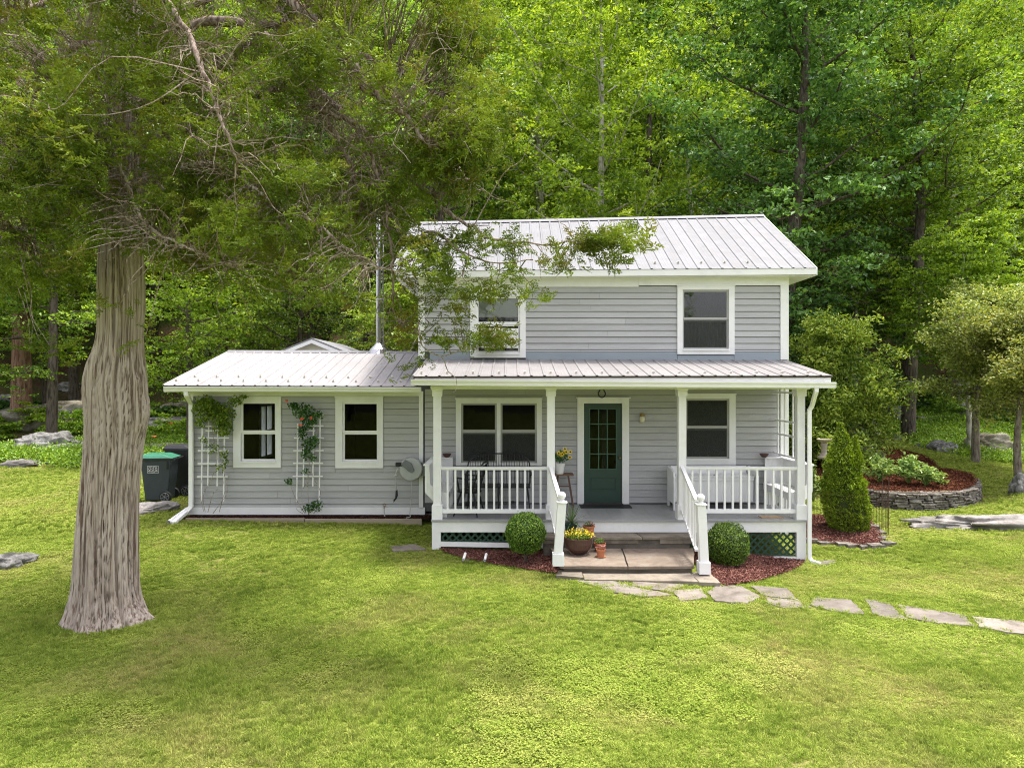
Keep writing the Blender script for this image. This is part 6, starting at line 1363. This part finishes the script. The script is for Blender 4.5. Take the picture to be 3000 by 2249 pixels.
# ------------------------------------------------------------------ THE CEDAR
CD = 9.45
cb = (X(318, CD), CD, gz(X(318, CD), CD))
ct = thing('cedar_tree', cb, 'huge old red cedar with fluted pale trunk and drooping sprays at the left', 'tree')
TPx = [(1870, 312, 136), (1848, 312, 134), (1800, 312, 117), (1740, 311, 106), (1687, 312, 102), (1573, 315, 97), (1458, 321, 92), (1344, 332, 90), (1258, 340, 92), (1195, 345, 96), (1140, 342, 96), (1090, 346, 88), (1030, 352, 74), (980, 354, 70), (880, 356, 74), (753, 356, 70), (600, 366, 60), (475, 376, 56), (300, 372, 48), (100, 378, 44), (-100, 385, 40), (-350, 395, 34), (-700, 410, 24)]
tz = np.array([Z(p[0], CD) for p in TPx]); tc = np.array([X(p[1], CD) for p in TPx]); tr = np.array([S(p[2], CD) for p in TPx])*.84
nz, na = 310, 240; zz = np.linspace(tz[0]-.15, tz[-1], nz); th = np.linspace(0, 2*np.pi, na, endpoint=False); ZZ, TH = np.meshgrid(zz, th, indexing='ij')
def sm_(v): return np.interp(zz, tz, v)
k_ = np.hanning(13); k_ /= k_.sum(); cc = np.convolve(np.pad(sm_(tc), 6, mode='edge'), k_, 'valid'); rr = np.convolve(np.pad(sm_(tr), 6, mode='edge'), k_, 'valid')
TW = TH+.10*ZZ+.06*vnoise(np.stack([ZZ*.9, ZZ*0, ZZ*0], -1), 3); ca, sa = np.cos(TW), np.sin(TW)
flute = fbm(np.stack([ca*2.1, sa*2.1, ZZ*.22], -1), 11, 2)*.105
mid = vnoise(np.stack([ca*7, sa*7, ZZ*.3], -1), 21)*.035; crk = -.14*np.exp(-(vnoise(np.stack([ca*8, sa*8, ZZ*.2], -1), 51)/.055)**2)-.085*np.exp(-(vnoise(np.stack([ca*20, sa*20, ZZ*.38], -1), 52)/.10)**2); ridge = (1-np.abs(vnoise(np.stack([ca*17, sa*17, ZZ*.4], -1), 31)))**2*.04; fine = vnoise(np.stack([ca*44, sa*44, ZZ*.9], -1), 41)*.012
RR = rr[:, None]*(1+flute+mid*1.5+ridge-.0+crk+fine)
b0 = np.clip((zz-(cb[2]-.2))/.75, 0, 1)[:, None]; RR = RR*(1+(1-b0)**2.0*(.24+.30*np.maximum(0, vnoise(np.stack([np.cos(TH)*2.6, np.sin(TH)*2.6, ZZ*0], -1), 8))))
a0 = -0.15; RR += (1-np.clip((zz-cb[2]-.0)/.30, 0, 1))[:, None]**1.5*.17*np.exp(-((np.angle(np.exp(1j*(TH-a0))))/.22)**2)
# burls and the knot
for (pz, ang, w, hgt, amp) in ((1215, -.15, .35, .28, .09), (1150, -2.9, .4, .25, .02), (1272, -1.62, .22, .13, .035), (1110, -.3, .3, .2, .06), (1060, -2.5, .5, .3, .05)):
    RR += amp*np.exp(-(np.angle(np.exp(1j*(TH-ang)))/w)**2-((ZZ-Z(pz, CD))/hgt)**2)
for (pz, ang, w, hgt, amp) in ((1275, -1.62, .07, .06, .03), (1122, -2.05, .07, .05, .09), (1090, -.35, .12, .10, .07), (1420, -1.45, .045, .5, .03), (1250, -1.2, .04, .5, .03), (1750, -1.5, .05, .35, .05), (1040, -1.15, .05, .5, .05)):
    RR -= amp*np.exp(-(np.angle(np.exp(1j*(TH-ang-.08*(ZZ-Z(pz, CD)))))/w)**2-((ZZ-Z(pz, CD))/hgt)**2)
VV = np.stack([cc[:, None]+RR*np.cos(TH), CD+RR*np.sin(TH)*.92, ZZ], -1).reshape(-1, 3)-np.array(cb)
i_, j_ = np.meshgrid(np.arange(nz-1), np.arange(na), indexing='ij'); F = np.stack([i_*na+j_, i_*na+(j_+1) % na, (i_+1)*na+(j_+1) % na, (i_+1)*na+j_], -1).reshape(-1, 4)
link('trunk', npmesh('trunk', VV, F, None, True), CEDARB, ct)
def tpos(z): return np.array([np.interp(z, zz, cc), CD, z])
def limb(P, rad, mat=CEDARL, name='limb', k=7):
    Q = curve_pts(P, k); n = len(Q); rng = np.random.default_rng(int(abs(P[0][0]*100)) % 999); rad = [a*(.78 if a > .02 else .95) for a in rad]
    Q = [q+Vector(rng.normal(size=3)*rad[0]*.18) for q in Q]; m = MB(); r = lerp_list(rad, n); r = [a*(1+.15*math.sin(i*1.3)) for i, a in enumerate(r)]
    m.tube([q-Vector(cb) for q in Q], r, 12 if rad[0] > .03 else 6); m.build(name, mat, ct, smooth=True); return Q
def W3(px, py, D): return (X(px, D), D, Z(py, D))
TT = lambda py, dx=0, dy=0: tuple(tpos(Z(py, CD))+np.array([dx, dy, 0]))
LIMBS = []
LIMBS.append(limb([TT(-420, .1), W3(620, -330, 9.2), W3(780, -120, 8.9), W3(858, 0, 8.7), W3(963, 102, 8.6), W3(1017, 156, 8.5), W3(1058, 237, 8.4), W3(1078, 264, 8.3), W3(1180, 332, 8.1), W3(1261, 434, 8.0)], [.15, .10, .085, .055, .018]))
LIMBS.append(limb([TT(330, .1), W3(560, 240, 9.1), W3(719, 129, 9.0), W3(759, 81, 9), W3(813, 71, 8.9), W3(908, 85, 8.7), W3(1010, 140, 8.9), W3(1150, 200, 9.3), W3(1320, 290, 9.6)], [.13, .07, .06, .05, .015]))
LIMBS.append(limb([TT(450, .1), W3(620, 330, 8.9), W3(800, 261, 8.6), W3(868, 271, 8.6), W3(935, 318, 8.6), W3(990, 407, 8.6), W3(1037, 515, 8.7), W3(1060, 620, 8.7)], [.12, .08, .06, .045, .012]))
LIMBS.append(limb([W3(900, 300, 8.6), W3(963, 332, 8.5), W3(1037, 366, 8.4), W3(1085, 407, 8.4), W3(1092, 468, 8.4), W3(1126, 576, 8.4), W3(1140, 680, 8.4), W3(1152, 800, 8.4), W3(1150, 880, 8.4), W3(1156, 925, 8.4), W3(1190, 970, 8.35), W3(1224, 977, 8.3)], [.05, .035, .03, .022, .018, .012, .009], CEDARL))
LIMBS.append(limb([TT(560, .1, -.2), W3(600, 480, 8.5), W3(698, 515, 8.1), W3(759, 563, 8.0), W3(848, 624, 7.9), W3(936, 658, 7.9), W3(983, 705, 7.9), W3(1085, 773, 7.9), W3(1180, 800, 7.9)], [.06, .035, .025, .018, .008], TWIG))
LIMBS.append(limb([TT(300, -.05, -.4), W3(312, 380, 8.45), W3(353, 488, 8.35), W3(380, 556, 8.35), W3(407, 624, 8.3), W3(454, 678, 8.2), W3(560, 730, 8.0), W3(700, 790, 7.9)], [.035, .032, .028, .02, .008], TWIG))
LIMBS.append(limb([TT(150, .1), W3(700, 60, 9.6), W3(1000, 330, 9.2), W3(1200, 520, 8.9), W3(1290, 600, 8.7), W3(1380, 670, 8.5), W3(1480, 705, 8.3), W3(1600, 715, 8.1), W3(1740, 700, 8.0)], [.11, .06, .045, .03, .02, .012, .006]))
LIMBS.append(limb([W3(1100, 430, 9.0), W3(1173, 692, 8.3), W3(1268, 678, 8.2), W3(1350, 735, 8.1), W3(1450, 770, 8.0), W3(1560, 760, 7.9)], [.03, .022, .016, .010, .006]))
LIMBS.append(limb([W3(1156, 925, 8.4), W3(1224, 977, 8.3), W3(1240, 1016, 8.3), W3(1292, 1043, 8.25), W3(1349, 1027, 8.2), W3(1440, 1010, 8.1)], [.012, .010, .008, .005], TWIG))
LIMBS.append(limb([TT(420, -.2), W3(230, 350, 9.0), W3(203, 373, 8.9), W3(122, 414, 8.7), W3(20, 470, 8.5)], [.08, .055, .04, .015]))
LIMBS.append(limb([TT(-50, -.2), W3(200, -20, 8.9), W3(50, 40, 8.4), W3(-120, 150, 8.0)], [.07, .05, .03, .01]))
LIMBS.append(limb([TT(-150, 0, -.3), W3(450, -60, 7.8), W3(560, 120, 7.2), W3(640, 330, 6.9), W3(700, 480, 6.9)], [.06, .04, .03, .01]))
LIMBS.append(limb([TT(100, -.1, .3), W3(200, 150, 10.6), W3(80, 330, 11.2), W3(0, 520, 11.5)], [.07, .05, .03, .01]))
LIMBS.append(limb([TT(200, .1, .3), W3(560, 250, 10.6), W3(800, 420, 11.2), W3(980, 620, 11.4), W3(1080, 800, 11.3)], [.08, .05, .03, .01]))
LIMBS.append(limb([TT(50, .1, .3), W3(700, -20, 10.5), W3(950, 120, 11), W3(1200, 330, 11.2), W3(1400, 560, 10.9)], [.08, .05, .03, .01]))
LIMBS.append(limb([TT(620, -.1, -.2), W3(250, 560, 9.0), W3(130, 620, 8.7), W3(30, 700, 8.4)], [.05, .03, .02, .008], TWIG))
LIMBS.append(limb([TT(500, .15, .1), W3(560, 620, 9.6), W3(700, 720, 9.8), W3(860, 800, 9.9), W3(980, 860, 9.8)], [.05, .03, .02, .008], TWIG))
LP = []
for Q in LIMBS:
    for a, b in zip(Q[:-1], Q[1:]):
        for t in np.arange(0, 1, .05/max(.05, (b-a).length)): LP.append(tuple(a.lerp(b, float(t))))
LP = np.array(LP)
# spray prototypes: scale-leaved twiglets
def spray(seed):
    rng = np.random.default_rng(seed); V = []; F = []
    def strip(a, d, L, w):
        d = unit(d); s = unit(np.cross(d, rng.normal(size=3))); b = len(V); V.extend([a, a+d*L*.5+s*w, a+d*L, a+d*L*.5-s*w]); F.append((b, b+1, b+2, b+3))
    ax = np.array([1., 0, 0]); 
    for i in range(6):
        t = i/6; p = ax*.19*t+np.array([0, 0, .05*math.sin(t*2)]); 
        for s in (-1, 1):
            d = np.array([.75, s*1.0, rng.uniform(-.35, .35)])+rng.normal(size=3)*.25; L = .095*(1-.55*t)*rng.uniform(.7, 1.1); strip(p, d, L, .006); d = unit(d)
            for k in range(3): q = p+d*L*(.3+.22*k); strip(q, d+rng.normal(size=3)*.75, .045*rng.uniform(.6, 1.1), .0095)
    strip(np.zeros(3), ax, .22, .008)
    V = np.array(V); return V, np.array(F)
SPR = []
for i in range(5):
    V, F = spray(300+i); SPR.append((V, F, []))
# crown volume of the cedar: density over azimuth/height of its silhouette
rng = np.random.default_rng(77)
bx_ = np.array([-200, 0, 150, 250, 330, 420, 520, 650, 800, 950, 1080, 1200, 1300, 1420, 1500, 1560, 1650, 1760, 1830, 1850]); bb_ = 25+np.array([880, 860, 850, 800, 690, 760, 800, 850, 860, 860, 880, 880, 850, 880, 860, 810, 780, 770, 740, 690])
tx_ = np.array([-200, 1330, 1400, 1480, 1530, 1600, 1700, 1830, 1850]); tt_ = np.array([-500, -500, 60, 330, 560, 650, 670, 670, 690])
n = 27000; px = rng.uniform(-200, 1850, n); py = rng.uniform(-260, 1060, n); Dd = rng.choice([0, 1], n, p=[.5, .5]); Dp = np.where(Dd == 0, rng.normal(8.3, .55, n), rng.normal(10.6, .8, n)); Dp = np.where(px > 1150, rng.normal(8.3, .5, n)+np.clip((700-py)/700, 0, 1)*rng.uniform(0, 1.8, n), Dp); Dp = np.clip(Dp, 6.6, 12)
bo = np.interp(px, bx_, bb_); to = np.interp(px, tx_, tt_); W = np.stack([X(px, Dp), Dp, Z(py, Dp)], 1)
clump = vnoise(W*1.35, 5)+.6*vnoise(W*3.1, 6)
edge = np.minimum((bo-py)/260, (py-to)/120)
dens = np.clip(edge*1.2, -1, .5); keep = (clump+dens*.7 > .40) & (py < bo) & (py > to) & (rng.random(n) < .95)
keep &= ~((px > 300) & (px < 430) & (py > 300) & (Dp < 9.9) & (rng.random(n) < .55))
keep &= ~((px > 1180) & (px < 1560) & (py > 780) & (rng.random(n) < .72)) & ~((px > 1560) & (py > 720) & (rng.random(n) < .5)) & ~((px > 1165) & (px < 1560) & (py > 655) & (rng.random(n) < .55))
W = W[keep]
LQ = np.array([tuple(q) for i in (0, 1, 2, 3, 4, 5, 6) for q in LIMBS[i]]); lx, ly = LQ[:, 0]*FPX/LQ[:, 1], (LQ[:, 2]-CAMZ)*FPX/LQ[:, 1]; wx, wy = W[:, 0]*FPX/W[:, 1], (W[:, 2]-CAMZ)*FPX/W[:, 1]
dd = np.hypot(wx[:, None]-lx, wy[:, None]-ly); jn = dd.argmin(1); hid = (dd.min(1) < 40) & (W[:, 1] < LQ[jn, 1]+.25) & (rng.random(len(W)) < .5); W = W[~hid]; W = W[rng.random(len(W)) < .15]; print('clumps', len(W)); W = W[~((abs(CX+W[:, 0]*FPX/W[:, 1]-1109) < 34) & (HY-(W[:, 2]-CAMZ)*FPX/W[:, 1] > 610))]; KC = 12; S1 = np.repeat(W, KC, 0)+rng.normal(size=(len(W)*KC, 3))*np.array([.15, .13, .085])
extra = []
for (a, b, rx, ry, nn) in ((1190, 960, 60, 60, 30), (1290, 1000, 70, 30, 30), (1340, 930, 50, 40, 26), (1400, 1000, 60, 36, 46), (1460, 990, 40, 30, 46), (1230, 880, 60, 60, 36), (1330, 860, 70, 40, 34), (1440, 850, 70, 40, 46), (1540, 870, 50, 22, 16), (1500, 800, 60, 30, 34), (1640, 760, 60, 40, 50), (1730, 715, 60, 26, 130), (1800, 690, 30, 14, 40), (1590, 880, 20, 14, 8), (1250, 715, 90, 36, 60), (1380, 700, 80, 30, 50), (1500, 720, 60, 30, 40), (1200, 800, 50, 50, 30), (1160, 1080, 22, 40, 7), (1250, 1060, 20, 14, 6), (110, 1000, 120, 60, 24), (300, 900, 40, 60, 8), (420, 930, 30, 100, 8), (380, 1010, 10, 20, 3)):
    D = 8.15; extra.append(np.stack([X(a+rng.normal(0, rx*.5, nn), D), np.full(nn, D)+rng.normal(0, .18, nn), Z(b+rng.normal(0, ry*.5, nn), D)], 1))
NB = len(S1); S1 = np.concatenate([S1]+extra)
pp = NP(); tipV = []; tipF = []; m_ = len(S1); base_n = 0
dirs = rng.normal(size=(m_, 3))*np.array([1, .8, .55])+np.array([.25, -.25, -.15]); dirs = unit(dirs); kind = rng.integers(0, 5, m_)
clt = .5+.35*vnoise(S1*1.6, 9)+.22*vnoise(S1*5, 19)
for s in range(5):
    ix = np.where(kind == s)[0]
    if not len(ix): continue
    V, Fq, Ft = SPR[s]; d = dirs[ix]; upv = unit(rng.normal(size=(len(ix), 3))*.4+np.array([0, 0, 1.])); sd = unit(np.cross(upv, d)); u = np.cross(d, sd); sc_ = (rng.uniform(.6, 1.1, len(ix))*np.where(ix >= NB, .8, 1.05))[:, None, None]
    M = np.stack([d, sd, u], 1); VV = (np.einsum('vk,nkj->nvj', V, M)*sc_+S1[ix][:, None, :]-np.array(cb)); nv = len(V); off = (np.arange(len(ix))*nv)[:, None, None]
    t = np.clip(np.repeat(clt[ix]+rng.uniform(-.2, .2, len(ix)), nv)+rng.uniform(-.12, .12, nv*len(ix)), 0, 1)
    tri = Fq
    tipV.append(VV.reshape(-1, 3)); tipF.append(((tri[None]+off).reshape(-1, 4))+base_n); base_n += nv*len(ix); pp.T.append(t)
print('cedar sprays', m_, 'tris', sum(len(f) for f in tipF))
o = link('foliage', npmesh('foliage', np.concatenate(tipV), np.concatenate(tipF), np.concatenate(pp.T)), L_CEDAR, ct); o['kind'] = 'stuff'
# twigs from limbs to the sprays, plus bare dead wires of wood
pp = NP(); sel = rng.choice(m_, min(m_, 2500), replace=False)
for i in sel:
    p = S1[i]; d2 = ((LP-p)**2).sum(1); j = np.argsort(d2)[rng.integers(0, 4)]; a = LP[j]; L_ = math.sqrt(d2[j])
    if L_ > 1.6: a = p+(a-p)*(1.0/L_)*rng.uniform(.4, 1); L_ = 1.0
    mid = (a+p)/2+rng.normal(size=3)*L_*.09+np.array([0, 0, .07*L_]); m2 = (a*.25+p*.75)+rng.normal(size=3)*L_*.06
    if 1140 < CX+p[0]*FPX/p[1] and HY-(p[2]-CAMZ)*FPX/p[1] > 560 and rng.random() < .6: continue
    Q = curve_pts([a-np.array(cb), mid-np.array(cb), m2-np.array(cb), p-np.array(cb)], 3); pp.addtube([tuple(q) for q in Q], lerp_list([.009, .005, .0025], len(Q)), 3)
for i in range(1900):
    a = LP[rng.integers(len(LP))]
    if 1140 < CX+a[0]*FPX/a[1] and HY-(a[2]-CAMZ)*FPX/a[1] > 560 and rng.random() < .82: continue
    d = unit(rng.normal(size=3)*np.array([1, .6, .8])+np.array([0, -.3, -.1])); Q = [a]; L_ = rng.uniform(.25, 1.1)
    for k in range(9): Q.append(Q[-1]+d*L_/9); d = unit(d+rng.normal(size=3)*.34)
    pp.addtube([tuple(q-np.array(cb)) for q in Q], lerp_list([.0075, .005, .0018], 10), 4)
    if rng.random() < .7:
        b = Q[2]; d = unit(rng.normal(size=3)); pp.addtube([tuple(b-np.array(cb)), tuple(b+d*L_*.2-np.array(cb)), tuple(b+d*L_*.4+rng.normal(size=3)*.05-np.array(cb))], [.004, .003, .0015], 3)
o = link('twigs', pp.mesh('twigs'), barkmat('cedar_twig', (.09, .06, .045), (.19, .145, .11), (.34, .29, .24), .5, 30, .3), ct); o['kind'] = 'stuff'
# ------------------------------------------------------------------ GRASS
def tuft(seed, n, size, h, w):
    rng = np.random.default_rng(seed); nc = max(4, int(n/16)); cx, cy, ct_ = rng.uniform(-size/2, size/2, nc), rng.uniform(-size/2, size/2, nc), rng.uniform(0, 1, nc); ch_ = rng.uniform(.55, 1.35, nc)
    ci = rng.integers(0, nc, n); rx, ry = rng.normal(0, .013, n), rng.normal(0, .013, n); x = cx[ci]+rx; y = cy[ci]+ry; a = rng.uniform(0, 6.28, n); hh = h*rng.uniform(.5, 1.15, n)*ch_[ci]; ln = rng.uniform(.2, 1.1, n)*hh; b = np.arctan2(ry, rx)+rng.normal(0, .7, n); ww = w*rng.uniform(.7, 1.3, n)
    P0 = np.stack([x, y, np.full(n, -.005)], 1); s = np.stack([np.cos(a), np.sin(a), 0*a], 1)*ww[:, None]/2; l = np.stack([np.cos(b), np.sin(b), 0*b], 1)
    P1 = P0+l*ln[:, None]*.35+np.stack([0*a, 0*a, hh*.6], 1); P2 = P0+l*ln[:, None]+np.stack([0*a, 0*a, hh*.9], 1)
    V = np.stack([P0-s, P0+s, P1+s*.8, P1-s*.8, P2], 1).reshape(-1, 3); k = (np.arange(n)*5)[:, None]; F = np.concatenate([k+np.array([0, 1, 2]), k+np.array([0, 2, 3]), k+np.array([3, 2, 4])]); return npmesh('grass_patch', V, F, np.repeat(np.clip(ct_[ci]*.7+rng.uniform(0, .3, n), 0, 1), 5))
def clover(seed, n, size):
    rng = np.random.default_rng(seed); C = np.stack([rng.uniform(-size/2, size/2, n), rng.uniform(-size/2, size/2, n), rng.uniform(.015, .045, n)], 1); V, F, t = leaves(rng, C, .020, .018, .75); return npmesh('clover_patch', V, F, np.clip(t*.6+.2, 0, 1))
def grassmat():
    t = NT('lawn_grass'); v = t.pos((1, 1, 1)); a = t.attr('tint'); n1 = t.noise(v, .9, 4, .6); n2 = t.noise(v, 4.5, 4, .6)
    f = t.math('ADD', t.math('MULTIPLY', a, .38), t.math('MULTIPLY', t.math('ADD', n1, n2), .34)); c = t.ramp(f, [(.30, (.105, .175, .022)), (.48, (.225, .32, .042)), (.66, (.385, .455, .092))])
    n3 = t.noise(v, .42, 5, .62, .4); dry = t.ramp(n3, [(.50, (0, 0, 0)), (.64, (.9,)*3)]); n4 = t.noise(v, 7, 3, .6); c = t.mix(t.math('MULTIPLY', dry, n4), c, (.48, .39, .17))
    st = t.ramp(t.noise(v, 60, 2), [(.56, (0, 0, 0)), (.66, (.5,)*3)]); c = t.mix(st, c, (.36, .33, .15))
    d = t.n('ShaderNodeBsdfDiffuse'); t.l(c, d.inputs[0]); tr = t.n('ShaderNodeBsdfTranslucent'); t.l(c, tr.inputs[0]); m = t.n('ShaderNodeMixShader'); m.inputs[0].default_value = .35; t.l(d.outputs[0], m.inputs[1]); t.l(tr.outputs[0], m.inputs[2])
    t.l(m.outputs[0], t.out.inputs[0]); return t.m
GRASS = grassmat()
near = [tuft(400+i, 620, .36, .044, .0066) for i in range(4)]+[clover(410, 170, .34), clover(411, 260, .34)]
farp = [tuft(420+i, 260, .5, .05, .011) for i in range(3)]
gc = protocol('lawn_patch', near+farp, [GRASS])
rng = np.random.default_rng(99); P = []; IX = []; SC = []
excl = [BEDL, BEDR, BEDC, BEDU, [(EXL-.3, 13.9), (XL+.6, 13.9), (XL+.6, 20), (EXL-.1, 20)], [(-1.7, 12.6), (5.6, 12.6), (5.75, 24), (-1.7, 24)], [(X(1630, 11), 10.75), (X(2104, 11), 10.62), (X(2100, 12.6), 12.7), (X(1600, 12.7), 12.7)]]
def shrink(Pg, k):
    c = np.mean(Pg, 0); return [tuple(c+(np.array(p)-c)*k) for p in Pg]
stones = [shrink(Wp, .98) for Wp in PATHW]
def ok(x, y):
    k = np.ones(x.shape, bool)
    for e in excl: k &= ~inpoly(x, y, e)
    for e in stones: k &= ~inpoly(x, y, e)
    k &= ((x-cb[0])/.62)**2+((y-cb[1])/.52)**2 > 1
    return k
def fill(y0, y1, st, ids, pr, smin, smax, wf=.80, wo=1.2):
    global P
    yy = np.arange(y0, y1, st)
    for y in yy:
        x = np.arange(-(y*wf+wo), y*wf+wo, st); x = x+rng.uniform(-.5, .5, len(x))*st; y_ = y+rng.uniform(-.5, .5, len(x))*st; k = ok(x, y_) & (y_ < lawn_edge(x)+.3); x, y_ = x[k], y_[k]
        if len(x):
            z = g(x, y_); P.extend(zip(x, y_, z)); ch = rng.choice(ids, len(x), p=pr); cv = vnoise(np.stack([x*.9, y_*.9, x*0], 1), 61) > .42
            if len(ids) == 6: ch = np.where(cv & (rng.random(len(x)) < .75), rng.integers(4, 6, len(x)), np.where(ch > 3, ch-4, ch))
            IX.extend(ch); SC.extend(rng.uniform(smin, smax, len(x)))
fill(4.6, 13.5, .20, [0, 1, 2, 3, 4, 5], [.2, .2, .2, .2, .1, .1], .55, 1.0)
fill(13.5, 33, .32, [6, 7, 8], [.34, .33, .33], .7, 1.1)
n = len(P); P = np.array(P); tall = fbm(P*.8, 44, 2); SC = np.array(SC)
scl = np.stack([np.full(n, 1.0), np.full(n, 1.0), SC*np.clip(1+.55*tall+.35*vnoise(P*3.1, 45), .35, 2)], 1)
# ragged edges: small tufts tight to the stones, beds and walls
E = []
def along(Pg, step, jit, closed=True):
    m = len(Pg)
    for i in range(m if closed else m-1):
        a, b = np.array(Pg[i]), np.array(Pg[(i+1) % m]); L_ = np.linalg.norm(b-a)
        for t in np.arange(0, 1, step/max(L_, step)): p = a+(b-a)*t+rng.normal(size=2)*jit; E.append(p)
for e in PATHW: along(e, .11, .025)
along([(p[0], p[1]) for p in onground([(1272, 1606), (1330, 1632), (1411, 1650), (1538, 1671), (1626, 1686), (1700, 1710), (1850, 1722), (2000, 1726), (2095, 1716), (2129, 1723), (2222, 1708), (2307, 1683), (2352, 1662)])], .05, .05, False)
along([(EXL-.3, 13.9), (XL+.5, 13.86)], .05, .03, False)
th_ = np.linspace(0, 6.28, 60); along([(cb[0]+.63*math.cos(a), cb[1]+.54*math.sin(a)) for a in th_], .05, .05)
E = np.array(E); small = [tuft(430+i, 60, .12, .042, .006) for i in range(3)]
for me in small: me.materials.append(GRASS)
gc2 = bpy.data.collections.new('edge_tuft')
for i, me in enumerate(small): gc2.objects.link(bpy.data.objects.new('edge_tuft_%02d' % i, me))
Ez = g(E[:, 0], E[:, 1]); scatter('lawn_edge_grass', np.column_stack([E, Ez]), np.stack([np.zeros(len(E)), np.zeros(len(E)), rng.uniform(0, 6.28, len(E))], 1), rng.uniform(.6, 1.3, len(E)), rng.integers(0, 3, len(E)), gc2)['label'] = 'longer grass creeping over the edges of the flagstones and beds'
o = scatter('grass', P, np.stack([np.zeros(n), np.zeros(n), rng.uniform(0, 6.28, n)], 1), scl, IX, gc); tag(o, 'short mown grass mixed with clover covering the lawn')
print('grass patches', n)

tot = sum(sum(len(p.vertices)-2 for p in []) for o in []) if False else sum(len(me.loops)-2*len(me.polygons) for me in bpy.data.meshes)
print('TRIS', tot)
